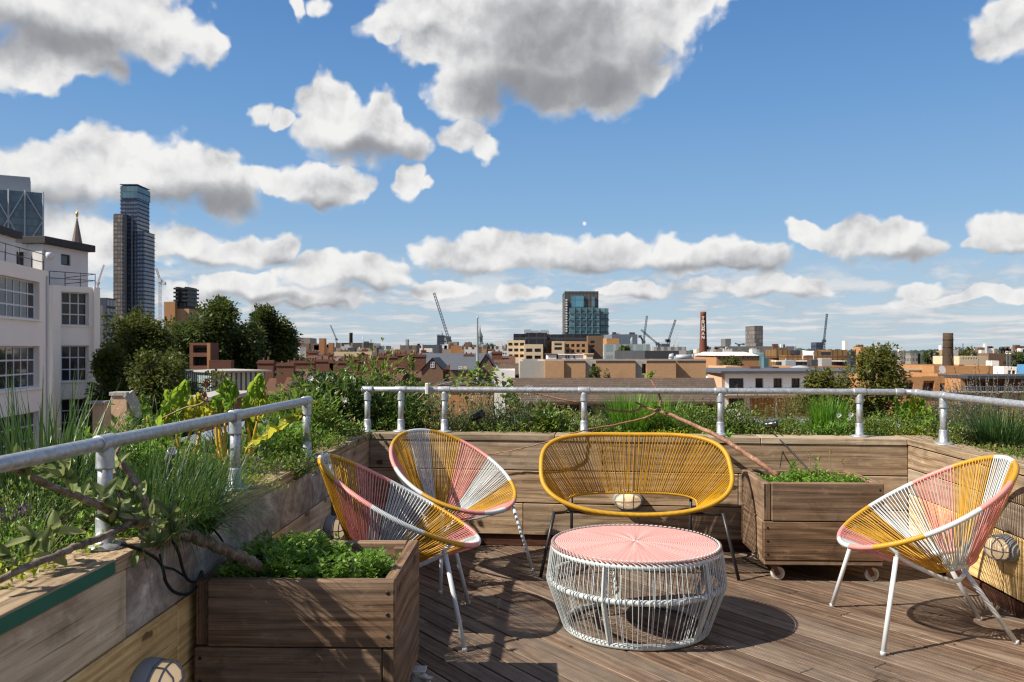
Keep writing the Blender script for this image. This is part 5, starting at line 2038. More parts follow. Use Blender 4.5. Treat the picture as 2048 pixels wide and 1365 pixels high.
def tree(label, px, D, pyt, w, h, mat, n, ls, name='tree', group='city trees beyond the parapet', lumps=16, seed=1, zb=GZ, squash=1.0):
    """px centre, pyt top row, w crown width in metres, h crown height"""
    R = random.Random(seed)
    x, zt = ax(px, D), az_(pyt, D)
    rt = root(name, label, 'tree', (x, D, zb), group=group)
    mb = MB()
    cz = zt - h * .5
    tr = max(.18, w * .035)
    mb.tube(pathpts([V((x, D, zb)), V((x + R.uniform(-.3, .3), D, (zb + cz - h * .3) / 2)), V((x, D, cz - h * .25)), V((x + .2, D, zt - h * .2))], 4), [tr * (1.3 - 1.1 * i / 12) for i in range(13)], 8)
    ctr = []
    for i in range(int(lumps * 2.2)):
        a = R.uniform(0, 6.283)
        v = R.uniform(-.95, .9)
        k = math.sqrt(1 - v * v) * R.uniform(.35, 1.0)
        c = V((x + w * .5 * k * math.cos(a), D + w * .45 * k * math.sin(a), cz + h * .42 * v))
        ctr.append((c, R.uniform(.10, .19)))
        mb.tube([V((x, D, cz - h * .28)), V((x, D, cz - h * .1)).lerp(c, .5), c], [tr * .5, tr * .3, tr * .12], 5)
    ctr.append((V((x, D, zt - h * .14)), .16))
    ctr.append((V((x, D, cz)), .30))
    ctr.append((V((x, D, cz - h * .1)), .34))
    ob('trunk', mb, m_bark, rt)
    ml = MB()
    for i in range(n):
        c, s = ctr[i % len(ctr)]
        d = V((R.gauss(0, 1), R.gauss(0, 1), R.gauss(0, 1))).normalized()
        rr = R.random() ** .38
        p = c + V((d.x * w * s, d.y * w * s, d.z * h * s * .85)) * rr * R.uniform(.8, 1.12)
        up = V((R.uniform(-.5, .5), R.uniform(-.5, .5), 1))
        e = (d + V((R.uniform(-.7, .7), R.uniform(-.7, .7), R.uniform(-.9, .4)))).normalized()
        l = ls * R.uniform(.6, 1.3)
        s_ = e.cross(up).normalized() * l * .36
        k = len(ml.v)
        ml.v.extend((p, p + e * l * .5 + s_, p + e * l, p + e * l * .5 - s_))
        ml.face((k, k + 1, k + 2, k + 3), [(.5, 0), (1, .5), (.5, 1), (0, .5)], 0, (min(1, max(0, R.gauss(.45, .22))), R.random()))
    ob('crown', ml, mat, rt)
    return rt


tree('broad dark tree beside the white factory, under the slim tower', 265, 78, 620, 7.6, 12.5, t_mid, 30000, .34, lumps=28, seed=3)
tree('tallest dark tree in the left group', 430, 96, 594, 10.6, 14.0, t_dark, 36000, .40, lumps=26, seed=5)
tree('dark rounded tree at the right end of the left group', 530, 104, 611, 9.0, 13.0, t_dark, 30000, .40, lumps=20, seed=8)
tree('dark tree in the gap between the two tallest crowns of the left group', 345, 100, 635, 9.5, 12, t_dark, 24000, .42, lumps=22, seed=41)
tree('dark tree filling the gap below the two tall dark trees', 490, 112, 650, 15, 11.0, t_dark, 26000, .45, lumps=20, seed=9)
tree('low bushy tree in front of the left group, over the glass pavilion', 345, 60, 692, 6.8, 9.5, t_mid, 30000, .25, lumps=22, seed=12)
tree('low dark tree touching the white factory wall', 228, 62, 684, 4.4, 10, t_mid, 18000, .26, lumps=20, seed=14)
tree('dark tree behind the brick chimney stack', 290, 66, 735, 6.4, 8, t_dark, 16000, .30, lumps=18, seed=15)
tree('pale sunlit tree before the right brick complex', 1752, 54, 687, 4.4, 6.6, t_light, 12000, .21, lumps=30, seed=21)
tree('lower sunlit tree in front of the white apartment block', 1652, 46, 736, 2.9, 4.8, t_light, 9000, .19, lumps=18, seed=24)
tree('small green tree on the flat roof of the long brick block', 1189, 60, 733, 1.5, 1.9, t_mid, 1500, .14, lumps=8, seed=27, zb=-1.0)
tree('feathery roof tree beside the dark doorway of the long brick block', 1213, 60, 737, 1.0, 1.5, t_light, 600, .12, lumps=6, seed=28, zb=-1.0)
tree('rounded tree before the blue grey flats', 1247, 150, 692, 3.2, 3.2, t_mid, 2200, .35, lumps=9, seed=29)
tree('round tree mound right of the square chimney', 1930, 190, 695, 5.2, 4.6, t_light, 2500, .45, lumps=9, seed=31)
tree('dark tree beside the twin white flues', 2035, 170, 704, 6.0, 4.5, t_dark, 2500, .45, lumps=9, seed=32)
tree('small dark tree left of the square chimney', 1862, 230, 702, 5.0, 4.0, t_dark, 1800, .5, lumps=8, seed=33)
tree('small shrub like tree on the tan flat roofs in mid distance', 706, 120, 712, 3.2, 2.6, t_mid, 1500, .28, lumps=7, seed=36)
tree('dark tree left of the green copper spire', 938, 420, 686, 5.5, 5, t_dark, 1200, .8, lumps=6, seed=37)
tree('dark tree right of the green copper spire', 983, 430, 688, 8, 5, t_dark, 1500, .8, lumps=7, seed=38)
tree('small garden tree between the white roof sheets and the red box', 1462, 150, 712, 5.2, 3.4, t_mid, 1800, .35, lumps=8, seed=39)

# wooded horizon
mb = MB()
for i in range(2600):
    px = RN.uniform(-500, 2600)
    D = RN.uniform(900, 1500)
    p = at(px, 700, D)
    zt = EYE + D / F * (RN.uniform(-3.5, 2.2) + 1.6 * math.sin(px * .013) + .8 * math.sin(px * .041))
    r = RN.uniform(4, 9)
    k = len(mb.v)
    top = V((p.x, D, zt))
    mb.v.append(top)
    for j in range(6):
        a = j * 1.047 + RN.random()
        mb.v.append(V((p.x + r * math.cos(a), D + r * math.sin(a), zt - RN.uniform(2, 6))))
    b = len(mb.v)
    for j in range(6): mb.v.append(V((mb.v[k + 1 + j].x, mb.v[k + 1 + j].y, GZ)))
    for j in range(6):
        j2 = (j + 1) % 6
        mb.face((k, k + 1 + j, k + 1 + j2), None, 0, (RN.random(), .2))
        mb.face((k + 1 + j, b + j, b + j2, k + 1 + j2), None, 0, (RN.random(), .2))
tag(ob('treeline', mb, leafmat('far_trees', (.025, .04, .03), (.04, .06, .045), (.07, .085, .06), .0, .9)), kind='stuff')

# ---------------- near houses on the left
rt, fc, z1 = building('brick_house', 'sunlit pink brick house end with pale coping, right of the white factory', 'house', 185, 224, 808, 40, 39.5, 9, m_bk_pink, coping=m_concrete)
rt = root('chimney_stack', 'broad pink brick chimney stack with tapering coping beside the dark trees', 'chimney', at(238, 860, 37))
mb = MB()
A = at(222, 0, 37); B = at(253, 0, 37)
zt = az_(792, 37)
mb.box(A.x, B.x, 37, 37.6, GZ, zt)
ob('brick_shaft', mb, m_bk_pink, rt)
mb = MB()
mb.box(A.x - .06, B.x + .03, 36.94, 37.7, zt + .002, zt + .16, .01)
mb.bar((B.x + .03, 37.1, zt + .1), (B.x + .32, 37.6, zt - .9), .12, .5)
ob('coping', mb, m_concrete, rt)

rt = root('brick_house', 'rust red house with open framed top floor among the dark trees', 'house', at(405, 750, 86))
fc = Fac(379, 421, 86, 85.8)
zt = fc.z(686, 1)
ops = [(fc.u(386), fc.z(706, 1), fc.u(414), fc.z(691, 1)), (fc.u(386), fc.z(732, 1), fc.u(414), fc.z(714, 1))]
mb = MB()
openings(mb, fc, GZ, zt, ops, .6)
body(mb, fc, GZ, zt, 1.9)
ob('wall', mb, [m_bk_red, m_darkroof], rt)
for o in ops: window(rt, fc, o, .5, 3, 1, 'd', bar=.08)
mb = MB()
mb.box(ax(415, 85.6), ax(421, 85.6), 85.45, 85.75, GZ, zt - .05)
ob('orange_panel', mb, m_bk_orange, rt)
building('garden_wall', 'dark red brick wall below the rust red house', 'wall', 418, 470, 721, 82, 84, 1.2, m_bk_red)
rt = root('glass_pavilion', 'glazed pavilion with pale vertical blinds above the chard leaves', 'pavilion', at(478, 790, 68))
fc = Fac(424, 530, 66, 69)
zt = fc.z(745, 2)
mb = MB()
openings(mb, fc, GZ, zt, [], .2)
body(mb, fc, GZ, zt, 6, par=.05)
ob('glazing', mb, [curtain('blind_glass', (.10, .22, .28), (.50, .58, .52), (.015, .03, .045), .30, 9.0, .38, .0), m_concrete], rt)
mb = MB()
mb.board(fc.pt(fc.W / 2, zt + .07, -2.8), fc.L, fc.N, (0, 0, 1), fc.W + .5, 7, .14, .01)
ob('flat_roof', mb, m_concrete, rt)
rt, fc, z1 = building('brick_annex', 'low brick annex with thick grey roof slab behind the chard', 'building', 388, 500, 800, 46, 47, 6, m_bk_red, wins=[(455, 480, 800, 825, 1, 1, .8, .8, 2, 1)])
mb = MB()
mb.board(fc.pt(fc.W / 2, z1 + .1, -2.6), fc.L, fc.N, (0, 0, 1), fc.W + .6, 7, .22, .02)
ob('roof_slab', mb, m_concrete, rt)


def house(label, px0, px1, py_eave, py_ridge, D, depth, mwall, mroof, chim=(), name='terraced_house', side='x', group=None, wins=()):
    """ridge across the view (side x) or away from the viewer (side y: gable faces us)"""
    x0, x1 = ax(px0, D), ax(px1, D)
    ze, zr = az_(py_eave, D), az_(py_ridge, D + depth / 2 if side == 'x' else D)
    rt = root(name, label, 'house', ((x0 + x1) / 2, D + depth / 2, GZ), group=group)
    mb = MB()
    mb.box(x0, x1, D, D + depth, GZ, ze)
    mr = MB()
    o = .25
    if side == 'x':
        ym = D + depth / 2
        for (a, b) in ((D - o, ym), (D + depth + o, ym)):
            mr.quad(V((x0 - .05, a, ze)), V((x1 + .05, a, ze)), V((x1 + .05, b, zr)), V((x0 - .05, b, zr)))
        for x in (x0, x1):
            k = len(mb.v)
            mb.v.extend((V((x, D, ze)), V((x, D + depth, ze)), V((x, ym, zr - .05))))
            mb.face((k, k + 1, k + 2))
    else:
        xm = (x0 + x1) / 2
        for (a, b) in ((x0 - o, xm), (x1 + o, xm)):
            mr.quad(V((a, D - .15, ze - .1)), V((a, D + depth, ze - .1)), V((b, D + depth, zr)), V((b, D - .15, zr)))
        for y in (D, D + depth):
            k = len(mb.v)
            mb.v.extend((V((x0, y, ze)), V((x1, y, ze)), V((xm, y, zr - .08))))
            mb.face((k, k + 1, k + 2))
    ob('wall', mb, mwall, rt)
    r = ob('roof', mr, mroof, rt)
    for (px, w, top, dy) in chim:
        xc = ax(px, D + dy)
        zt = az_(top, D + dy)
        mc = MB()
        mc.box(xc - w / 2, xc + w / 2, D + dy - .35, D + dy + .35, ze - .5, zt)
        mc.box(xc - w / 2 - .08, xc + w / 2 + .08, D + dy - .43, D + dy + .43, zt - .25, zt - .1)
        c = ob('chimney', mc, m_bk_red, r)
        mp = MB()
        n = max(1, int(w / .6))
        for i in range(n):
            hh = RN.uniform(.2, .42)
            mp.lathe([(.10, 0), (.12, .06), (.09, hh - .05), (.11, hh)], (xc - w / 2 + w * (i + RN.uniform(.25, .75)) / n, D + dy, zt), 7)
        if n == 2: mp.box(xc - w / 2, xc + w / 2, D + dy - .2, D + dy + .2, zt - .02, zt + .05)
        if n < 2: mp.lathe([(.10, 0), (.12, .06), (.10, .3)], (xc, D + dy, zt), 7)
        ob('chimney_pots', mp, m_pot, c)
    fc = Fac(px0, px1, D - .001, D - .001)
    for (a, b, c0, c1) in wins:
        o_ = (fc.u(a), fc.z(c1, 1), fc.u(b), fc.z(c0, 1))
        window(rt, fc, o_, -.03, 2, 2, 'w', bar=.07)
    return rt


for i, (a, b, e, r, D, c, lab) in enumerate([
        (524, 560, 790, 742, 78, [(533, 1.5, 722, 3)], 'terraced house nearest the glass pavilion, dark red roof'),
        (560, 598, 792, 738, 77, [(572, 1.6, 727, 3)], 'terraced house with sloping red tiles left of the white cottage'),
        (598, 640, 788, 745, 82, [(606, 2.4, 722, 3)], 'terraced house with wide chimney behind the white cottage'),
        (640, 690, 785, 742, 84, [(646, 2.2, 719, 3), (678, 1.8, 722, 3)], 'terraced house with two chimneys above the white cottage'),
        (690, 745, 780, 738, 88, [(700, 2.0, 716, 3), (735, 2.0, 720, 3)], 'terraced house half hidden by the climber'),
        (745, 800, 775, 735, 95, [(772, 2.6, 712, 3)], 'terraced house right of the climber with sooty wall'),
        (800, 845, 772, 728, 98, [(812, 2.0, 708, 3), (838, 1.6, 710, 3)], 'terraced house left of the gabled brick house')]):
    house(lab, a, b, e, r, D, 8, m_bk_brown if i % 2 else m_bk_red, m_tile, c)
house('white rendered cottage with two small windows below the red terrace roofs', 632, 690, 758, 752, 68, 5, m_render, m_darkroof, (), 'cottage', wins=((645, 655, 761, 772), (664, 672, 761, 770)))
house('brown brick house with white edged gable facing the terrace', 843, 886, 742, 716, 90, 9, m_bk_brown, m_slate, [(905, 1.4, 735, 2)], 'gabled_house', 'y', wins=((861, 869, 724, 736),))
house('long slate roofed building with pale rooflights behind the gabled house', 826, 1000, 742, 707, 112, 14, m_bk_brown, m_slate, [(937, 1.2, 709, 6)], 'slate_building')
house('slate house with white dormer windows left of the tall pole', 900, 950, 740, 722, 88, 7, m_bk_brown, m_slate, (), 'dormer_house', wins=((917, 924, 733, 742), (926, 933, 733, 742)))
house('brown house with steep gable right of the tall pole', 958, 986, 735, 708, 92, 8, m_bk_brown, m_slate, (), 'gabled_house', 'y')
house('red roofed house left of the pale brick office', 988, 1030, 726, 712, 110, 8, m_render2, m_tile, [(994, 1.4, 704, 2)], 'red_roofed_house')
house('plain brown roofed house before the long brick block', 996, 1058, 752, 727, 76, 8, m_bk_brown, m_shingle, (), 'brown_roofed_house')
building('white_flat_roof', 'low white flat roofed extension left of the brown roofed house', 'building', 984, 1030, 741, 70, depth=6, mat=m_render2, roof=m_metalgrey)
house('ochre brick wing under the hanging vine leaves', 870, 985, 770, 764, 58, 6, m_bk_orange, m_darkroof, (), 'ochre_wing')
rt = root('lamp_mast', 'tall thin grey mast standing before the slate roofs', 'mast', at(955, 760, 60))
mb = MB()
q = at(955, 0, 60)
mb.lathe([(.11, GZ), (.085, az_(720, 60)), (.05, az_(638, 60)), (.07, az_(637, 60)), (.07, az_(633.5, 60))], (q.x, 60, 0), 8)
ob('shaft', mb, m_metalgrey, rt)

# ---------------- mid distance
building('warehouse', 'tall plain orange brick stair tower on the left skyline', 'tower', 638, 657, 677, 170, 171, 8, m_bk_orange)
building('warehouse', 'shorter orange brick block right of the plain stair tower', 'building', 657, 673, 686, 168, 168.5, 9, m_bk_orange)
m_strip = curtain('ribbon_window_wall', (.03, .035, .04), (.14, .13, .11), (.30, .25, .18), 2.4, 3.6, .12, .5)
building('warehouse', 'long low warehouse with ribbon windows right of the orange blocks', 'building', 672, 772, 686, 190, 196, 20, m_strip, m_concrete)
building('warehouse', 'pale stone shed in front of the ribbon window warehouse', 'building', 668, 760, 704, 150, 152, 10, m_cream, m_concrete)
rt = root('square_chimney', 'small dark chimney on the left skyline above the long warehouse', 'chimney', at(702, 690, 380))
mb = MB()
q = at(702, 0, 380)
mb.lathe([(1.0, GZ), (.75, az_(668, 380)), (.85, az_(667.5, 380)), (.85, az_(666, 380))], (q.x, 380, 0), 10)
ob('shaft', mb, m_bk_dark, rt)
m_vict = curtain('terrace_fronts', (.04, .045, .05), (.16, .17, .19), (.26, .22, .18), 1.8, 3.1, .4, .45, rough=.4)
building('mansion_block', 'grey roofed mansion block right of the dark rounded tree', 'building', 586, 642, 676, 230, 236, 14, m_vict, m_slate)
building('mansion_block', 'white fronted houses below the grey mansion block', 'building', 584, 612, 694, 180, depth=9, mat=m_render2, wins=[(588, 608, 697, 712, 3, 1, .5, .6, 1, 1)])
building('low_block', 'dark shed roof below the orange stair tower', 'building', 606, 640, 703, 160, depth=8, mat=m_concrete)
building('low_block', 'white striped block right of the climber top', 'building', 757, 782, 692, 200, depth=9, mat=curtain('striped_white_block', (.12, .12, .13), (.3, .3, .3), (.55, .54, .52), 5, 3.0, .15, .5), roof=m_darkroof)
building('low_block', 'brown flat block left of the plain white box', 'building', 800, 842, 691, 230, depth=12, mat=curtain('brown_flat_front', (.03, .033, .04), (.13, .14, .15), (.17, .11, .07), 1.8, 3.0, .5, .5, rough=.35))
building('low_block', 'plain white box building on the skyline', 'building', 839, 872, 697, 185, 187, 10, m_render, m_concrete)
building('low_block', 'dark roofed block right behind the plain white box', 'building', 845, 884, 690, 240, depth=12, mat=m_slate)
building('office_block', 'small navy cube office under the longest crane jib', 'building', 874, 893, 671, 610, depth=20, mat=m_navy)
building('low_block', 'orange and cream stepped flats right of the navy cube', 'building', 902, 926, 692, 260, 262, 10, m_bk_orange)
building('low_block', 'grey upper flats behind the orange stepped flats', 'building', 896, 918, 684, 330, depth=12, mat=m_vict)
building('low_block', 'tiny grey tower left of the navy cube', 'tower', 811, 818, 679, 620, depth=8, mat=m_concrete)
building('low_block', 'long white low building right of the tall mast', 'building', 976, 1018, 703, 150, depth=8, mat=m_render2, wins=[(980, 1014, 705, 711, 8, 1, .7, .7, 1, 1)])
rt = root('church_spire', 'green copper church spire right of the tall mast', 'spire', at(960, 695, 480))
mb = MB()
q = at(960, 0, 480)
mb.lathe([(2.2, GZ), (2.2, az_(688, 480)), (1.5, az_(684, 480)), (1.5, az_(676, 480)), (1.7, az_(674, 480)), (1.2, az_(669, 480)), (.5, az_(664, 480)), (.05, az_(650, 480))], (q.x, 480, 0), 8, smooth=False)
ob('copper_spire', mb, flat('weathered_copper', (.14, .19, .17), .8, var=.3, scale=.4), rt)

# pale brick office with dark glass top
rt, fc, z1 = building('pale_brick_office', 'stepped pale brick office with dark glazed top storeys below the teal tower', 'office', 1014, 1050, 681, 160, 159, 14, m_cream,
                      wins=[(1015, 1050, 683, 718, 3, 3, .72, .5, 1, 1)], frame='d', rec=.4)
for (a, b, t, D, mt, wn) in ((1048, 1086, 689, 157, m_cream, [(1050, 1084, 694, 722, 2, 2, .75, .5, 2, 1)]), (1086, 1104, 681, 162, m_bk_orange, []), (1104, 1129, 683, 158, m_cream, [(1107, 1126, 684, 702, 1, 2, .8, .62, 2, 1)]),
                             (1128, 1176, 683, 161, m_bk_tan, [(1130, 1172, 686, 708, 4, 2, .62, .55, 1, 1)]), (1176, 1206, 672, 165, m_bk_brown, [(1180, 1190, 680, 706, 1, 3, .8, .6, 1, 1)])):
    f_ = Fac(a, b, D, D)
    zz = f_.z(t, f_.W / 2)
    ops = []
    for (pa, pb, c0, c1, nx, ny, ws, hs, p1_, p2_) in wn:
        ua, ub, zb, zt = f_.u(pa), f_.u(pb), f_.z(c1, 1), f_.z(c0, 1)
        for i in range(nx):
            for j in range(ny):
                cw, ch = (ub - ua) / nx, (zt - zb) / ny
                ops.append((ua + cw * (i + .5 - ws / 2), zb + ch * (j + .5 - hs / 2), ua + cw * (i + .5 + ws / 2), zb + ch * (j + .5 + hs / 2)))
    mb = MB()
    openings(mb, f_, GZ, zz, ops, .4)
    body(mb, f_, GZ, zz, 10)
    ob('wing', mb, [mt, m_darkroof], rt)
    for o in ops: window(rt, f_, o, .36, 1, 1, 'd', bar=.1)
m_dg = curtain('dark_glass_top', (.008, .009, .013), (.03, .034, .042), (.05, .052, .06), 1.5, 3.4, .1, .12, spec=.3)
for (a, b, t, D) in ((1027, 1053, 668, 166), (1052, 1094, 666, 158.4), (1094, 1200, 669, 168)):
    f_ = Fac(a, b, D, D)
    mb = MB()
    openings(mb, f_, f_.z(700, 1), f_.z(t, 1), [], .2)
    body(mb, f_, f_.z(700, 1), f_.z(t, 1), 12)
    ob('glazed_storey', mb, [m_dg, m_darkroof], rt)
mb = MB()
for (a, b, t) in ((1048, 1062, 660), (1064, 1078, 662), (1080, 1096, 661)):
    mb.box(ax(a, 170), ax(b, 170), 168, 174, az_(669, 170), az_(t, 170))
for px in (1048, 1058, 1070, 1084, 1096): mb.box(ax(px, 170), ax(px + 1, 170), 169, 170, az_(671, 170), az_(663, 170))
ob('roof_plant', mb, m_metalgrey, rt)

# teal glass tower
rt = root('teal_glass_tower', 'teal glass tower with dark brown slab behind it, centre of the skyline', 'tower', at(1170, 700, 430))
m_teal = curtain('teal_glass', (.03, .085, .11), (.16, .30, .34), (.05, .10, .13), 2.6, 3.3, .16, .22)
m_bz = curtain('bronze_cladding', (.05, .045, .042), (.10, .09, .085), (.03, .028, .026), 1.8, 3.3, .3, .2, rough=.5)
for (a, b, t, D, dp, mt, nm) in ((1130, 1197, 583, 432, 22, m_bz, 'bronze_slab'), (1143, 1168, 592, 431.2, 1, curtain('bright_teal_panel', (.04, .16, .24), (.11, .30, .40), (.05, .12, .17), 4, 3.3, .06, .1), 'glass_inset'),
                                 (1184, 1190, 594, 431.4, 1, m_teal, 'glass_inset'), (1140, 1198, 616, 424, 9, m_teal, 'glass_block'), (1196, 1217, 617, 427, 16, m_teal, 'glass_block')):
    mb = MB()
    zb = GZ if nm != 'glass_inset' else az_(615, D)
    mb.box(ax(a, D), ax(b, D), D, D + dp, zb, az_(t, D))
    ob(nm, mb, mt, rt)
mb = MB()
for (a, b, D) in ((1140, 1198, 424), (1196, 1217, 427)):
    z = az_(668, D)
    while z < az_(616, D):
        mb.box(ax(a, D) - .3, ax(b, D) + .3, D - .5, D + 8, z, z + .5)
        z += 3.3 * 1.02
for px in (1148, 1160, 1172, 1184): mb.box(ax(px, 424), ax(px + 1.4, 424), 423.2, 424.2, GZ, az_(615, 424))
ob('floor_bands', mb, flat('teal_band', (.10, .19, .22), .3, .1), rt)
mb = MB()
for k in range(13): mb.box(ax(1131.5, 431), ax(1134.5, 431), 430.6, 432.2, az_(602 + k * 5.2, 431), az_(599 + k * 5.2, 431))
ob('balconies', mb, m_whiteframe_w, rt)
building('flats', 'blue grey stepped flats right of the teal tower', 'building', 1214, 1275, 669, 300, 304, 16, curtain('blue_flats', (.05, .08, .12), (.16, .22, .28), (.13, .15, .18), 2.4, 3.1, .3, .35), m_slate)
building('flats', 'orange brick box at the foot of the teal tower', 'building', 1204, 1238, 677, 220, 221, 12, m_bk_orange)
building('flats', 'teal and white low flats under the blue grey flats', 'building', 1200, 1300, 689, 210, 214, 10, curtain('teal_low', (.14, .24, .26), (.34, .42, .42), (.42, .42, .40), 2.5, 2.9, .3, .3), m_concrete)
building('flats', 'grey white flats below the low jib crane', 'building', 1296, 1372, 694, 240, 246, 10, curtain('greywhite_flats', (.10, .10, .11), (.26, .26, .26), (.46, .44, .42), 2.0, 3.0, .45, .4), m_concrete)
building('hall', 'charcoal roofed hall behind the long brick block', 'hall', 1256, 1358, 702, 118, 119, 20, m_darkroof, m_darkroof)

# long brick block with a flat roof
rt = root('long_brick_block', 'long flat roofed tan brick block with grey concrete bays behind the back rail', 'building', at(1250, 760, 64))
ZBK = az_(722, 63)
parts = [(1040, 1092, 63.3, m_concrete, []), (1090, 1128, 62.8, m_bk_tan, []), (1128, 1171, 63.0, m_bk_tan, []), (1170, 1193, 63.25, m_concrete, [(1184, 1192, 728, 752)]), (1192, 1271, 63, m_bk_tan, []),
         (1270, 1294, 63.25, m_concrete, [(1284, 1293, 728, 748)]), (1293, 1352, 63, m_bk_tan, []), (1351, 1412, 63.6, m_bk_tan, [])]
for (a, b, D, mt, wn) in parts:
    f_ = Fac(a, b, D, D)
    ops = [(f_.u(p), f_.z(r, 1), f_.u(q), f_.z(s, 1)) for (p, q, s, r) in wn]
    mb = MB()
    openings(mb, f_, GZ, ZBK - (.02 if mt is m_concrete else 0), ops, .5)
    body(mb, f_, GZ, ZBK - (.02 if mt is m_concrete else 0), 12, par=.3)
    ob('concrete_bay' if mt is m_concrete else 'brick_bay', mb, [mt, m_darkroof], rt)
    for o in ops: window(rt, f_, o, .45, 1, 1, 'd', bar=.05)
mb = MB()
mb.box(ax(1090, 63), ax(1352, 63), 62.93, 62.99, ZBK + .002, ZBK + .12)
mb.box(ax(1352.5, 63.6), ax(1412, 63.6), 63.53, 63.59, ZBK + .002, ZBK + .12)
ob('roof_edge', mb, m_concrete, rt)
for (lab, a, b, t, D, mt) in (('white roof cabin with blue lid at the left end of the long brick block', 1095, 1113, 708, 66, m_render2), ('long white roof cabin beside the blue lidded cabin', 1116, 1166, 709, 66.5, m_render2),
                              ('cream roof hut on the long brick block', 1172, 1186, 708, 80, m_cream)):
    r_ = root('roof_cabin', lab, 'cabin', at((a + b) / 2, 722, D))
    mb = MB()
    mb.box(ax(a, D), ax(b, D), D, D + 3, ZBK - .4, az_(t + 1.5, D), .02)
    ob('cabin_shell', mb, mt, r_)
    mb = MB()
    mb.box(ax(a, D) - .1, ax(b, D) + .1, D - .1, D + 3.1, az_(t + 1.45, D), az_(t, D), .02)
    ob('lid', mb, m_slate if a == 1095 else mt, r_)
    if a == 1116:
        mb = MB()
        for px in (1131, 1136, 1147): mb.box(ax(px, D), ax(px + 2.6, D), D - .03, D, az_(717, D), az_(712, D))
        ob('dark_hatch', mb, m_darkframe, r_)
rt = root('roof_ducts', 'silvery ducts and vents at the right end of the long brick block', 'duct', at(1365, 722, 67))
mb = MB()
zb = ZBK - .3
mb.tube([at(1342, 716, 67), at(1342, 713, 67), at(1347, 712, 67)], .22, 10)
mb.tube([at(1342, 722, 67) , at(1342, 714, 67)], .2, 10)
mb.box(ax(1352, 67), ax(1383, 67), 66.6, 68.4, zb, az_(713.5, 67), .04)
mb.tube([at(1384.5, 722, 67), at(1384.5, 709, 67)], .13, 10)
mb.tube([at(1352, 715, 66.6), at(1383, 714, 66.6)], .2, 10)
ob('ducting', mb, m_metalgrey, rt)

# brown pitched roof just beyond the rail
rt = root('shingled_roof_building', 'long low building with brown shingled roof right behind the bench rail', 'building', at(1230, 830, 46))
za, zr_ = az_(803, 42), az_(756, 50)
mb = MB()
xa, xb = ax(1010, 42), ax(1440, 42)
xra, xrb = ax(1022, 50), ax(1428, 50)
mb.quad(V((xa, 41.8, za)), V((xb, 41.8, za)), V((xrb, 50, zr_)), V((xra, 50, zr_)))
mb.quad(V((xb, 41.8, za)), V((xb, 58, za)), V((xrb, 50, zr_)), V((xrb, 50, zr_ - .01)))
mb.quad(V((xa, 41.8, za - .12)), V((xb, 41.8, za - .12)), V((xb, 41.8, za)), V((xa, 41.8, za)))
ob('roof', mb, m_shingle, rt)
fc = Fac(1016, 1434, 42.8, 42.8)
ops = [(fc.u(1030 + 34 * i), fc.z(838, 1), fc.u(1030 + 34 * i + 26), fc.z(811, 1)) for i in range(12)]
mb = MB()
openings(mb, fc, GZ, za - .1, ops, .4)
body(mb, fc, GZ, za - .15, 12, roof=False)
ob('wall', mb, m_bk_orange, rt)
for o in ops: window(rt, fc, o, .36, 2, 1, 'd', bar=.06)
mb = MB()
for px in (1129, 1240, 1390): mb.box(ax(px - 9, 49.5), ax(px + 9, 49.5), 48.9, 49.3, zr_ - .32, zr_ - .2)
ob('rooflight', mb, m_whiteframe_w, rt)

# brewery chimney with white letters
rt = root('brick_chimney', 'tall tapering red brick chimney with white vertical lettering', 'chimney', at(1406, 700, 230))
q = at(1406.5, 0, 230)
mb = MB()
mb.lathe([(1.30, GZ), (1.02, az_(700, 230)), (.76, az_(630, 230)), (.80, az_(629, 230)), (.80, az_(624, 230)), (.62, az_(624, 230))], (q.x, 230, 0), 24)
ob('shaft', mb, brick('chimney_brick', (.13, .042, .028), (.18, .06, .04), (.12, .06, .045)), rt)
GL = {'T': [(0, 1, 1, 1), (.5, 0, .5, 1)], 'R': [(0, 0, 0, 1), (0, 1, .9, 1), (.9, 1, .9, .5), (.9, .5, 0, .5), (.35, .5, 1, 0)], 'U': [(0, 1, 0, 0), (0, 0, 1, 0), (1, 0, 1, 1)],
      'M': [(0, 0, 0, 1), (0, 1, .5, .35), (.5, .35, 1, 1), (1, 1, 1, 0)], 'A': [(0, 0, .5, 1), (.5, 1, 1, 0), (.2, .4, .8, .4)], 'N': [(0, 0, 0, 1), (0, 1, 1, 0), (1, 0, 1, 1)]}
mb = MB()
for i, ch in enumerate('TRUMAN'):
    z1_ = az_(634.5 + i * 7.6, 230)
    h, w_ = .78, .62
    r_ = .76 + (1.02 - .76) * ((634.5 + i * 7.6) - 630) / 70 + .10
    for (a, b, c, d_) in GL[ch]:
        def P_(u, v):
            an = math.radians(-104) + (u - .5) * w_ / r_
            return V((q.x + r_ * math.cos(an), 230 + r_ * math.sin(an), z1_ - h + v * h))
        mb.bar(P_(a, b), P_(c, d_), .17, .12, up=(0, 1, 0))
ob('lettering', mb, flat('letter_white', (.72, .66, .62), .7), rt)

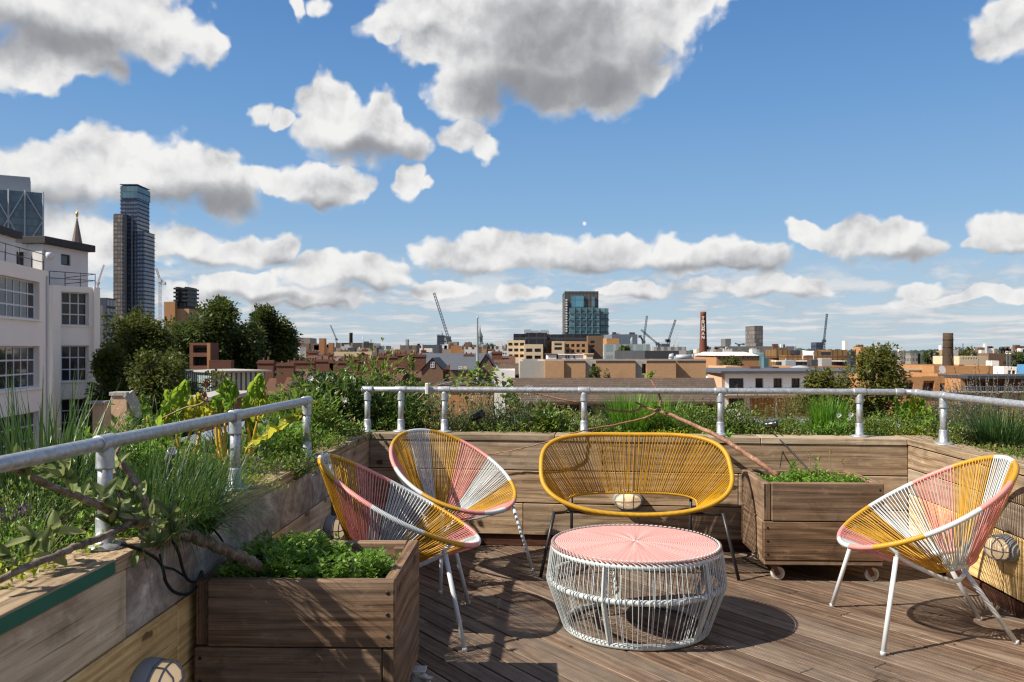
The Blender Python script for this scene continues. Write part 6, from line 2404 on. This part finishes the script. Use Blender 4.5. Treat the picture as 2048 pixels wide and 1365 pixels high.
# right hand middle distance
rt, fc, z1 = building('market_hall', 'hall with white sheet roof and orange brick wall right of the lettered chimney', 'hall', 1402, 1518, 712, 180, 181, 16, m_bk_orange, m_render, wins=[(1425, 1510, 714, 719, 9, 1, .6, .8, 1, 1)])
mb = MB()
mb.quad(fc.pt(-.4, z1 + .05, .3), fc.pt(fc.W + .4, z1 + .05, .3), fc.pt(fc.W, z1 + .8, -9), fc.pt(0, z1 + .8, -9))
mb.quad(fc.pt(fc.W + .4, z1 + .05, .3), fc.pt(fc.W + .4, z1 + .05, -15), fc.pt(fc.W, z1 + .8, -9), fc.pt(fc.W, z1 + .79, -9))
mb.quad(fc.pt(-.4, z1 + .05, -15), fc.pt(-.4, z1 + .05, .3), fc.pt(0, z1 + .8, -9), fc.pt(0, z1 + .79, -9))
ob('white_roof_sheets', mb, m_render, rt)
building('teal_glass_strip', 'thin teal glass parapet right of the white sheet roof', 'parapet', 1512, 1556, 706, 178, 179, 6, m_teal)
building('grey_tower_block', 'grey speckled tower block standing alone on the right skyline', 'tower', 1496, 1526, 652, 620, 622, 20, curtain('speckled_block', (.03, .028, .028), (.26, .22, .20), (.10, .09, .085), 2.0, 3.0, .3, .3, rough=.6))
mb = MB()
building('grey_tower_block', 'smaller grey tower block left of the speckled one', 'tower', 1442, 1462, 678, 620, depth=16, mat=curtain('small_grey_block', (.08, .08, .085), (.2, .2, .2), (.13, .13, .13), 2.0, 3.0, .3, .3, rough=.6))
building('long_grey_flats', 'long low grey flats linking the two grey tower blocks', 'building', 1430, 1592, 693, 600, 602, 14, curtain('long_flats', (.06, .06, .065), (.22, .21, .2), (.16, .15, .14), 3.0, 3.0, .35, .3, rough=.6))
building('pale_tower', 'pale slim tower right of the upright pale crane', 'tower', 1684, 1697, 682, 800, depth=14, mat=m_render2)
building('dark_works', 'dark clustered plant blocks at the foot of the upright pale crane', 'works', 1622, 1646, 685, 620, depth=16, mat=m_navy)
m_cort = curtain('rust_screens', (.15, .085, .035), (.26, .15, .06), (.11, .06, .03), .9, 2.4, .25, .1, rough=.7, spec=.2)
rt, fc, z1 = building('planted_roof_building', 'long building with orange screens, green roof and dark window band', 'building', 1545, 1702, 711, 150, 152, 8, m_cort, m_concrete)
for (a, b, t) in ((1553, 1580, 700), (1590, 1600, 701), (1600, 1612, 703), (1630, 1642, 702), (1662, 1695, 700), (1642, 1662, 704)):
    mb = MB()
    mb.box(ax(a, 153), ax(b, 153), 153, 160, z1 - .5, az_(t, 153))
    ob('roof_screen', mb, m_cort if a not in (1590, 1642) else m_navy, rt)
mb = MB()
mb.box(ax(1555, 149), ax(1690, 149), 147.4, 149.9, az_(735, 149), az_(724, 149))
ob('window_band', mb, curtain('dark_band', (.01, .01, .012), (.05, .05, .055), (.05, .04, .04), 4, 3, .1, .1), rt)
mb = MB()
mb.box(ax(1552, 147), ax(1694, 147), 146.8, 150, az_(723.5, 147), az_(722, 147))
ob('white_edge', mb, m_render, rt)
rt = root('shade_sail', 'small white shade sail on the planted roof', 'sail', at(1616, 707, 150))
mb = MB()
n = 8
cs = [at(1605, 701, 149), at(1628, 702.5, 149), at(1627, 711, 147), at(1606, 711.5, 147)]
for i in range(n + 1):
    for j in range(n + 1):
        u, v = i / n, j / n
        k = 1 - .12 * math.sin(math.pi * v)
        p = (cs[0].lerp(cs[1], .5 + (u - .5) * k)).lerp(cs[3].lerp(cs[2], .5 + (u - .5) * k), .5 + (v - .5) * (1 - .15 * math.sin(math.pi * u)))
        mb.v.append(p)
for i in range(n):
    for j in range(n):
        k = i * (n + 1) + j
        mb.face((k, k + 1, k + n + 2, k + n + 1), smooth=True)
ob('fabric', mb, flat('sail_white', (.82, .82, .80), .6), rt)
mb = MB()
for c in cs: mb.tube([c, V((c.x, c.y, c.z - 1.6))], .06, 6)
ob('poles', mb, m_metalgrey, rt)
building('roof_box', 'terracotta red plant box behind the white apartment block', 'building', 1484, 1521, 733, 84, depth=4, mat=m_bk_red, roof=m_bk_red)
building('roof_box', 'black plant box right of the terracotta one', 'building', 1535, 1558, 734, 86, depth=4, mat=m_darkroof)
building('roof_box', 'white and tan low buildings left of the terracotta box', 'building', 1428, 1486, 733, 96, 97, 6, m_bk_pink, wins=[(1432, 1484, 736, 743, 9, 1, .5, .7, 1, 1)])
building('roof_box', 'tan flat roofs right of the black plant box', 'building', 1556, 1700, 733, 105, 106, 8, m_bk_orange)
rt = root('glass_dome', 'small pale dome on the roofs right of the black plant box', 'dome', at(1600, 737, 98))
mb = MB()
c = at(1600, 741, 98)
mb.lathe([(1.35, -.6), (1.3, .1), (1.0, .34), (.6, .48), (.1, .55)], c, 18)
ob('dome_shell', mb, m_metalgrey, rt)

# white apartment block
rt = root('white_apartment_block', 'white apartment block with glass balcony strip and dark windows behind the right rail', 'apartments', at(1560, 820, 76))
fc = Fac(1443, 1760, 76, 77)
zt = fc.z(747, 2)
ops = [(1458, 1488, 757, 781, 2), (1511, 1527, 757, 781, 1), (1547, 1565, 757, 781, 2), (1583, 1601, 757, 781, 2), (1640, 1660, 760, 781, 2), (1457, 1489, 797, 819, 3), (1520, 1536, 797, 819, 1), (1560, 1580, 797, 819, 2), (1600, 1625, 797, 819, 2)]
oo = [(fc.u(a), fc.z(d_, fc.u(a)), fc.u(b), fc.z(c, fc.u(a))) for (a, b, c, d_, n) in ops]
mb = MB()
openings(mb, fc, GZ, zt, oo, .35)
body(mb, fc, GZ, zt, 12, par=.1)
ob('wall', mb, [flat('bright_white_render', (.90, .90, .90), .8, var=.05, scale=.5), m_darkroof], rt)
for o, q_ in zip(oo, ops): window(rt, fc, o, .3, q_[4], 1, 'd', bar=.07)
mb = MB()
mb.board(fc.pt(fc.W / 2, zt + .12, -5.5), fc.L, fc.N, (0, 0, 1), fc.W + .8, 13, .24, .02)
ob('roof_edge', mb, m_slate, rt)
f_ = Fac(1415, 1443.2, 79.5, 75.98)
mb = MB()
openings(mb, f_, GZ, f_.z(745, 1), [], .2)
body(mb, f_, GZ, f_.z(745, 1), .3, roof=False)
ob('end_wall', mb, [m_bk_pink, m_darkroof], rt)
mb = MB()
mb.board(fc.pt(fc.W * .48, fc.z(779.5, 4), 1.2), fc.L, fc.N, (0, 0, 1), fc.W * .9, .03, .42, 0)
ob('glass_balustrade', mb, flat('balcony_glass', (.16, .30, .32), .08, spec=.8), rt)
mb = MB()
mb.board(fc.pt(fc.W * .48, fc.z(787, 4), .7), fc.L, fc.N, (0, 0, 1), fc.W * .96, 1.4, .24, .02)
ob('balcony_slab', mb, m_render2, rt)
mb = MB()
mb.board(fc.pt(fc.u(1525), fc.z(815, 4), .06), fc.L, fc.N, (0, 0, 1), 2.2, .1, 1.6, 0)
ob('timber_panel', mb, m_bk_orange, rt)
mb = MB()
mb.board(fc.pt(fc.u(1590), fc.z(815, 6), .04), fc.L, fc.N, (0, 0, 1), 3.2, .07, 1.6, 0)
ob('timber_panel', mb, m_bk_tan, rt)

# right brick complex
rt = root('orange_brick_complex', 'big orange brick apartment complex with square chimney behind the rail bend', 'apartments', at(1940, 800, 62))
for (a, b, t, D, dp, wn, mt) in ((1806, 1845, 754, 62, 10, [(1812, 1827, 765, 785, 1)], m_bk_orange), (1844, 1926, 753, 63.2, 12, [(1847, 1869, 762, 785, 0), (1880, 1912, 767, 786, 2)], m_bk_orange), (1921, 1930, 750, 61, 10, [], m_bk_orange),
                                 (1928, 2140, 757, 62.2, 14, [(1938, 1971, 763, 784, 3), (1997, 2014, 763, 784, 2), (2050, 2080, 763, 784, 2)], m_bk_orange), (1868, 1989, 732, 68, 8, [], m_bk_orange), (1806, 1870, 737, 70, 8, [(1818, 1848, 741, 748, 2)], m_cream)):
    f_ = Fac(a, b, D, D)
    zt = f_.z(t, 1)
    ops = [(f_.u(p), f_.z(s, 1), f_.u(q), f_.z(r, 1)) for (p, q, r, s, n) in wn]
    mb = MB()
    openings(mb, f_, GZ, zt, ops, .45)
    body(mb, f_, GZ, zt, dp)
    ob('wall', mb, [mt, m_concrete], rt)
    for o, q_ in zip(ops, wn): window(rt, f_, o, .42, max(1, q_[4]), 1, 'd' if q_[0] < 1930 else 'w', bar=.07)
f_ = Fac(1926, 2140, 60.6, 60.6)
mb = MB()
mb.board(f_.pt(f_.W / 2, f_.z(754.5, 1), -1.5), f_.L, f_.N, (0, 0, 1), f_.W, 4.2, .25, .02)
ob('overhanging_roof', mb, m_darkroof, rt)
mb = MB()
z0_, z1_ = f_.z(785, 1), f_.z(774, 1)
n = 60
for i in range(n): mb.box(f_.P.x + f_.W * (i + .25) / n, f_.P.x + f_.W * (i + .55) / n, 60.58, 60.62, z0_, z1_)
mb.box(f_.P.x, f_.Q.x, 60.55, 60.65, z1_, z1_ + .05)
ob('balcony_railing', mb, m_metalgrey, rt)
f_ = Fac(1806, 2140, 60.2, 60.2)
zt = f_.z(786, 1)
ops = [(f_.u(p), f_.z(835, 1), f_.u(p + 16), f_.z(810, 1)) for p in (1822, 1862, 1905, 1950, 1990)]
mb = MB()
openings(mb, f_, GZ, zt, ops, .3)
body(mb, f_, GZ, zt, 2.5)
ob('lower_wall', mb, [m_bk_orange, m_concrete], rt)
for o in ops: window(rt, f_, o, .26, 2, 1, 'w', bar=.07)
mb = MB()
mb.board(f_.pt(f_.W / 2, zt + .05, .02), f_.L, f_.N, (0, 0, 1), f_.W, .4, .1, .01)
ob('coping', mb, m_concrete, rt)
q = at(1896, 0, 72)
mb = MB()
mb.lathe([(.46, GZ), (.44, az_(731, 72)), (.405, az_(690, 72)), (.40, az_(666.5, 72)), (.33, az_(666.5, 72))], (q.x, 72, 0), 20)
ch = ob('chimney', mb, m_bk_dark, rt)
mb = MB()
for py in (680, 695, 710): mb.lathe([(.43, az_(py, 72) - .03), (.455, az_(py, 72)), (.43, az_(py, 72) + .03)], (q.x, 72, 0), 20)
ob('iron_band', mb, m_darkframe, ch)
mb = MB()
c = at(1883, 740, 66)
mb.lathe([(.32, .10), (.26, .03), (.1, .0), (.01, -.01)], c, 16, axis=(.3, -1, .3))
mb.tube([c, c + V((0, .4, -.5))], .04, 6)
ob('satellite_dish', mb, m_render2, rt)
building('rooftop_studio', 'white framed rooftop studio with dark windows at the right edge', 'building', 1987, 2034, 734, 66, depth=6, mat=m_render, wins=[(1989, 2032, 741, 752, 5, 1, .8, .95, 1, 1)], frame='d', rec=.2)
building('tarpaulin_shed', 'shed wrapped in bright blue tarpaulin at the right edge', 'shed', 2035, 2110, 730, 70, depth=8, mat=flat('blue_tarpaulin', (.10, .27, .50), .5, var=.3, scale=.8), roof=m_metalgrey)
building('cream_mill', 'long cream mill building behind the square chimney', 'building', 1876, 1976, 713, 150, 152, 10, m_cream, m_concrete, wins=[(1925, 1956, 715, 720, 6, 1, .5, .8, 1, 1)])
building('cream_mill', 'low white gable block right of the cream mill', 'building', 1972, 1998, 722, 145, depth=9, mat=m_render)
building('pale_tower', 'white stepped block high on the right skyline', 'tower', 1966, 1988, 697, 330, depth=10, mat=m_render)
building('pale_tower', 'narrow white shaft on top of the white stepped block', 'tower', 1966, 1974, 688, 329, depth=6, mat=m_render)
building('dark_mill', 'long dark brown mill right of the cream mill', 'building', 1950, 2012, 707, 200, 204, 10, m_bk_brown)
for px, lab in ((2014, 'left one of the twin white flues'), (2020.5, 'right one of the twin white flues')):
    rt = root('white_flue', lab, 'flue', at(px, 735, 75), group='twin white flues')
    mb = MB()
    c = at(px, 0, 75)
    mb.lathe([(.085, az_(760, 75)), (.085, az_(708, 75)), (.10, az_(707.9, 75)), (.10, az_(706.5, 75))], (c.x, 75, 0), 10)
    ob('pipe', mb, m_render, rt)
rt = root('water_tank', 'dark water tank on stilts on the far right skyline', 'tank', at(2003, 705, 300))
mb = MB()
c = at(2003.5, 0, 300)
mb.lathe([(.3, az_(712, 300)), (.3, az_(702, 300)), (.95, az_(700, 300)), (.95, az_(695.5, 300)), (.4, az_(694, 300))], (c.x, 300, 0), 10)
ob('tank_shell', mb, m_darkframe, rt)
building('tan_block', 'orange block hidden behind the pale sunlit tree', 'building', 1706, 1742, 694, 140, depth=10, mat=m_bk_orange)
building('tan_block', 'dark block behind the left side of the pale sunlit tree', 'building', 1694, 1712, 703, 130, depth=10, mat=m_navy)

# low houses filling the far city
R = random.Random(77)
far = [m_bk_brown, m_bk_red, m_concrete, m_render2, m_vict, m_cream, m_slate, m_bk_tan]
def punched(name, wall_, fw=1.7, fh=2.9):
    return curtain(name, (.03, .033, .04), (.13, .14, .15), wall_, fw, fh, .55, .52, rough=.35, spec=.4)


kinds = [(punched('brown_fronts', (.16, .10, .065)), m_slate), (punched('red_fronts', (.20, .08, .05), 1.5), m_tile), (punched('grey_fronts', (.34, .33, .31), 2.1, 3.0), m_darkroof), (punched('white_fronts', (.58, .57, .55), 1.9), m_darkroof),
         (m_vict, m_slate), (punched('cream_fronts', (.50, .41, .29), 2.0, 3.1), m_concrete), (punched('tan_fronts', (.36, .22, .12), 1.8, 3.0), m_darkroof)]
fillers = []
for i in range(84):
    if i < 46: px, D, py = R.uniform(585, 1030), R.uniform(210, 560), R.uniform(692, 701)
    elif i < 60: px, D, py = R.uniform(1215, 1560), R.uniform(260, 560), R.uniform(693, 700)
    else: px, D, py = R.uniform(1690, 2048), R.uniform(230, 620), R.uniform(699, 707)
    wpx = R.uniform(10, 34)
    mw, mr = R.choice(kinds)
    rt, fc, z1 = building('distant_house', 'small distant rooftop in the low city belt under the skyline', 'house', px, px + wpx, py, D, depth=R.uniform(8, 16), mat=mw, roof=mr, group='low distant houses under the skyline')
    if R.random() < .6:
        mb = MB()
        for k in range(R.randint(1, 3)):
            u = R.uniform(.1, .9) * fc.W
            c = fc.pt(u, z1, -3)
            w_ = R.uniform(.5, 1.3)
            mb.box(c.x - w_, c.x + w_, c.y - 1, c.y + 1, z1 - .6, z1 + R.uniform(.6, 2.2))
        ob('chimney', mb, R.choice((m_bk_red, m_bk_brown, m_render2)), rt)
# nearer rooftops between the red terraces and the skyline
for i in range(26):
    px, D = R.uniform(600, 860), R.uniform(120, 170)
    py = R.uniform(704, 716)
    wpx = R.uniform(14, 34)
    house('mid distance rooftop with chimney between the red terrace and the warehouses', px, px + wpx, py + 8, py, D, R.uniform(7, 10), R.choice((m_bk_brown, m_bk_red, m_render2, m_bk_pink)), R.choice((m_tile, m_slate, m_tile)),
          [(px + wpx * R.uniform(.2, .8), R.uniform(.8, 1.6), py - R.uniform(2, 6), 3)], 'rooftop_house', R.choice('xxy'), 'rooftops between the terrace and the warehouses')
# ------------------------------------------------------------------ sky, sun, camera
SUN_DIR = V((-1.0, -.36, 1.0)).normalized()
SUN_EL = math.asin(SUN_DIR.z)
w = bpy.data.worlds.new('World')
SC.world = w
w.use_nodes = True
m = M('', w)
SKY_STRENGTH = .10
sky = m.n('TexSky', {})
skn = m.last
skn.sky_type = 'NISHITA'
skn.sun_disc = False
skn.sun_elevation = SUN_EL
skn.sun_rotation = math.atan2(SUN_DIR.x, SUN_DIR.y)
skn.altitude = 60
skn.air_density = 1.0
skn.dust_density = .6
skn.ozone_density = 1.6
dirv = m.n('TexCoord', out=0)
ds = m.sep(dirv)
azm = m.math('ARCTAN2', ds[0], ds[1])
el = m.math('ARCSINE', ds[2])
P0 = m.comb(azm, el, 0.0)


def sky_ae(px, py):
    a = math.atan((px - 1024) / F)
    return a, math.atan((HZ - py) / F * math.cos(a))


# billows: distort the direction, then test it against soft ellipses
n1 = m.noise(P0, 6.0, 2, .5, out=1, dim='2D')
n2 = m.noise(P0, 22.0, 3, .5, out=1, dim='2D')
W1 = m.vmath('MULTIPLY', m.vmath('SUBTRACT', n1, (.5, .5, .5)), (.034, .026, 0))
W2 = m.vmath('MULTIPLY', m.vmath('SUBTRACT', n2, (.5, .5, .5)), (.030, .026, 0))
P1 = m.vmath('ADD', P0, m.vmath('ADD', W1, W2))


def field(blobs, P, sm=.08):
    acc = None
    for (cx, cy, rx, ry, *wt) in blobs:
        a, e = sky_ae(cx, cy)
        ia, ie = F / rx, F / ry
        v = m.n('VectorMath', {0: P, 1: (ia, ie, 0), 2: (-a * ia, -e * ie, 0)}, operation='MULTIPLY_ADD')
        l = m.vmath('LENGTH', v)
        wgt = wt[0] if wt else 1.0
        f = m.math('MULTIPLY_ADD', l, -wgt, wgt)
        acc = f if acc is None else m.n('Math', {0: acc, 1: f, 2: sm}, operation='SMOOTH_MAX')
    return acc


CL = [(120, 0, 250, 105), (320, 62, 115, 62), (410, 88, 50, 46), (45, 135, 95, 48), (130, 100, 120, 60), (215, 135, 48, 40, .7),
      (1080, -40, 350, 125), (1040, 90, 190, 125), (1200, 100, 175, 115), (1330, 20, 120, 88), (865, 60, 105, 68), (770, 45, 70, 40), (940, 185, 85, 75), (930, 272, 58, 42), (975, 300, 38, 30), (1100, 180, 105, 62), (1200, 178, 100, 58), (1310, 150, 45, 38, .8),
      (660, 212, 62, 74), (720, 278, 118, 60), (762, 225, 42, 48), (640, 270, 60, 42), (810, 290, 60, 38), (575, 242, 30, 26), (532, 235, 22, 22, .5),
      (70, 360, 150, 72), (250, 345, 165, 75), (370, 350, 125, 68), (460, 395, 90, 62),
      (595, 368, 75, 40), (680, 385, 62, 38), (640, 402, 75, 22), (812, 366, 34, 40), (852, 370, 16, 16, .6),
      (395, 497, 105, 38), (480, 500, 90, 32), (560, 503, 62, 34), (650, 548, 110, 42), (740, 548, 95, 42), (480, 570, 110, 28), (600, 592, 160, 26), (390, 588, 70, 24),
      (880, 512, 62, 34), (960, 512, 100, 44), (1080, 502, 105, 44), (1230, 500, 120, 42), (1380, 510, 125, 38), (1500, 517, 95, 30), (1100, 522, 200, 26),
      (1650, 478, 80, 28), (1740, 480, 102, 38), (1835, 499, 60, 24), (1605, 470, 30, 22), (2030, 474, 80, 38), (1975, 496, 48, 14),
      (1430, 577, 62, 16), (1520, 572, 85, 24), (1612, 572, 58, 24), (1290, 577, 75, 20), (1840, 576, 45, 16), (1905, 597, 110, 12), (2010, 592, 65, 14),
      (2045, 45, 80, 65), (2005, 82, 42, 24, .8), (595, 8, 16, 14, .5), (640, 5, 20, 10, .4), (1170, 440, 8, 5, .3), (900, 580, 130, 22, .7), (1060, 585, 90, 18, .6), (250, 500, 90, 40, .7), (150, 470, 150, 40, .6)]
DK = [(110, 85, 190, 36, .9), (225, 130, 80, 34, .8), (1050, 180, 150, 62), (1190, 170, 120, 60), (1110, 90, 170, 80, .6), (960, 200, 55, 45, .7), (1290, 120, 60, 50, .5),
      (725, 312, 100, 24, .9), (440, 412, 115, 38), (310, 412, 120, 26, .9), (500, 424, 65, 26, .8), (120, 408, 130, 22, .7), (640, 417, 75, 11, .6),
      (410, 526, 100, 9, .7), (560, 525, 50, 10, .6), (740, 580, 110, 11, .7), (620, 611, 150, 9, .6), (500, 595, 120, 9, .6),
      (960, 546, 130, 12, .75), (1250, 536, 230, 12, .75), (1470, 536, 110, 9, .65), (1740, 517, 130, 12, .65), (2010, 508, 80, 8, .6), (1520, 592, 110, 6, .5), (1290, 592, 70, 6, .5)]
fld = field(CL, P1)
dks = field(DK, m.vmath('ADD', P0, m.vmath('ADD', W1, W2)), .3)
Pw = m.vmath('ADD', P0, m.vmath('MULTIPLY', W2, (.5, .5, 0)))
fine = m.noise(Pw, 20.0, 6, .50, dim='2D')
vor = m.n('TexVoronoi', {'Vector': Pw, 'Scale': 40.0, 'Smoothness': .8, 'Detail': 1.0, 'Roughness': .5, 'Lacunarity': 2.4}, feature='SMOOTH_F1', out=0, voronoi_dimensions='2D')
# crisp billows on the upper edges, wisps below
low = m.smooth(m.math('SUBTRACT', dks, fld), -.5, .3)
vor2 = m.n('TexVoronoi', {'Vector': P1, 'Scale': 17.0, 'Smoothness': .5, 'Detail': 1.0, 'Roughness': .5, 'Lacunarity': 2.2}, feature='SMOOTH_F1', out=0, voronoi_dimensions='2D')
dens = m.math('ADD', m.math('ADD', fld, .165), m.math('MULTIPLY', m.math('SUBTRACT', fine, .52), .85))
dens = m.math('ADD', dens, m.math('MULTIPLY', m.math('SUBTRACT', .38, vor), .26))
dens = m.math('ADD', dens, m.math('MULTIPLY', m.math('SUBTRACT', .40, vor2), .42))
dens = m.math('MULTIPLY', m.math('ADD', dens, .02), m.smooth(fld, -.42, -.12))
wid = m.math('MULTIPLY_ADD', low, .40, .27)
alpha = m.n('MapRange', {0: dens, 1: 0.0, 2: wid, 3: 0.0, 4: 1.0}, interpolation_type='SMOOTHSTEP')
solid = m.smooth(fld, .12, .50)
alpha = m.math('MAXIMUM', alpha, solid)
# thin layers low over the city: small flat cumulus, smaller towards the horizon
Pb = m.vmath('ADD', P0, m.vmath('MULTIPLY', W2, (.30, .16, 0)))
inv = m.math('DIVIDE', 1.0, m.math('ADD', m.math('MAXIMUM', el, .0), .035))
bandv = m.comb(m.math('MULTIPLY', m.sep(Pb)[0], 10.0), m.math('MULTIPLY', m.math('ADD', inv, m.math('MULTIPLY', m.sep(W2)[1], 45.0)), .50), 0.0)
band = m.noise(bandv, 1.0, 5, .58, dim='2D')
lowm = m.math('MULTIPLY', m.smooth(el, .115, .06), m.smooth(el, .0, .014))
balpha = m.math('MULTIPLY', m.smooth(band, .38, .62), m.math('MULTIPLY', lowm, .85))
# unseen grey cloud overhead and behind the camera, added to neutralise ambient light
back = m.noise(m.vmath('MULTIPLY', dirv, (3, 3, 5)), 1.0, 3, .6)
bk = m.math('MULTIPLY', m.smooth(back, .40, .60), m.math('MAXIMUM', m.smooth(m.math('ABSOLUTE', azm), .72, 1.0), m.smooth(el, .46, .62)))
# relief: the side of each billow towards the sun is the brighter one
off = (-.007, .014, 0)
fa = m.noise(Pw, 13.0, 5, .52, dim='2D')
fb = m.noise(m.vmath('ADD', Pw, off), 13.0, 5, .52, dim='2D')
rel = m.math('MULTIPLY', m.math('SUBTRACT', fa, fb), m.math('MULTIPLY_ADD', m.smooth(dks, -.4, .4), -.75, 1.35))
dk = m.smooth(m.math('ADD', dks, m.math('MULTIPLY', m.math('SUBTRACT', fine, .5), .18)), -.60, .80)
edge = m.smooth(dens, .9, .1)
bright = m.math('ADD', m.math('MULTIPLY_ADD', dk, -.52, .82), m.math('ADD', rel, m.math('MULTIPLY', edge, .06)))
ccol = m.ramp(bright, [(.08, (.235, .245, .265)), (.38, (.37, .38, .405)), (.62, (.63, .635, .65)), (.80, (.84, .84, .845)), (.98, (.97, .965, .955))])
EXPO = .65
K = 1 / SKY_STRENGTH / 2 ** EXPO
ccol = m.vmath('MULTIPLY', ccol, (K * .92, K * .92, K * .92))
bcol = m.vmath('MULTIPLY', m.ramp(m.math('ADD', band, m.math('MULTIPLY', rel, .35)), [(.44, (.50, .54, .60)), (.53, (.68, .70, .73)), (.66, (.84, .84, .84))]), (K * .92, K * .92, K * .92))
grad = m.ramp(m.smooth(el, -.02, .46) if False else m.math('DIVIDE', el, .46, clamp=True),
              [(0.0, (.46, .58, .68)), (.14, (.37, .53, .70)), (.32, (.235, .43, .69)), (.6, (.135, .32, .63)), (1.0, (.055, .19, .50))])
skyc = m.mix(.85, sky, m.vmath('MULTIPLY', grad, (K, K, K)))
c = m.mix(balpha, skyc, bcol)
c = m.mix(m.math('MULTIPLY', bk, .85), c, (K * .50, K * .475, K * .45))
c = m.mix(alpha, c, ccol)
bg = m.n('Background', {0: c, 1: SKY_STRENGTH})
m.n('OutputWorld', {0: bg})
w.cycles.sampling_method = 'NONE'

sl = bpy.data.lights.new('sun', 'SUN')
sl.energy = 5.0
sl.angle = math.radians(.5)
sl.color = (1.0, .92, .79)
so = bpy.data.objects.new('sun', sl)
COL.objects.link(so)
so.location = (-20, -8, 25)
so.rotation_euler = (-SUN_DIR).to_track_quat('-Z', 'Y').to_euler()

cam = bpy.data.cameras.new('camera')
cam.sensor_width = 36
cam.lens = 36 * F / 2048
cam.shift_y = (HZ - 682.5) / 2048
cam.clip_start = .05
cam.clip_end = 30000
cam.dof.use_dof = True
cam.dof.focus_distance = 4.6
cam.dof.aperture_fstop = 7.1
co = bpy.data.objects.new('camera', cam)
COL.objects.link(co)
co.location = (0, 0, EYE)
co.rotation_euler = (math.radians(90), 0, 0)
SC.camera = co
vs = SC.view_settings
vs.view_transform = 'Standard'
vs.look = 'None'
vs.gamma = 1
vs.use_curve_mapping = False
vs.exposure = EXPO
cy = SC.cycles
cy.use_denoising = True
cy.filter_width = 1.2
cy.max_bounces = 7
cy.diffuse_bounces = 3
cy.glossy_bounces = 3
cy.transmission_bounces = 4
cy.transparent_max_bounces = 6
cy.sample_clamp_indirect = 6
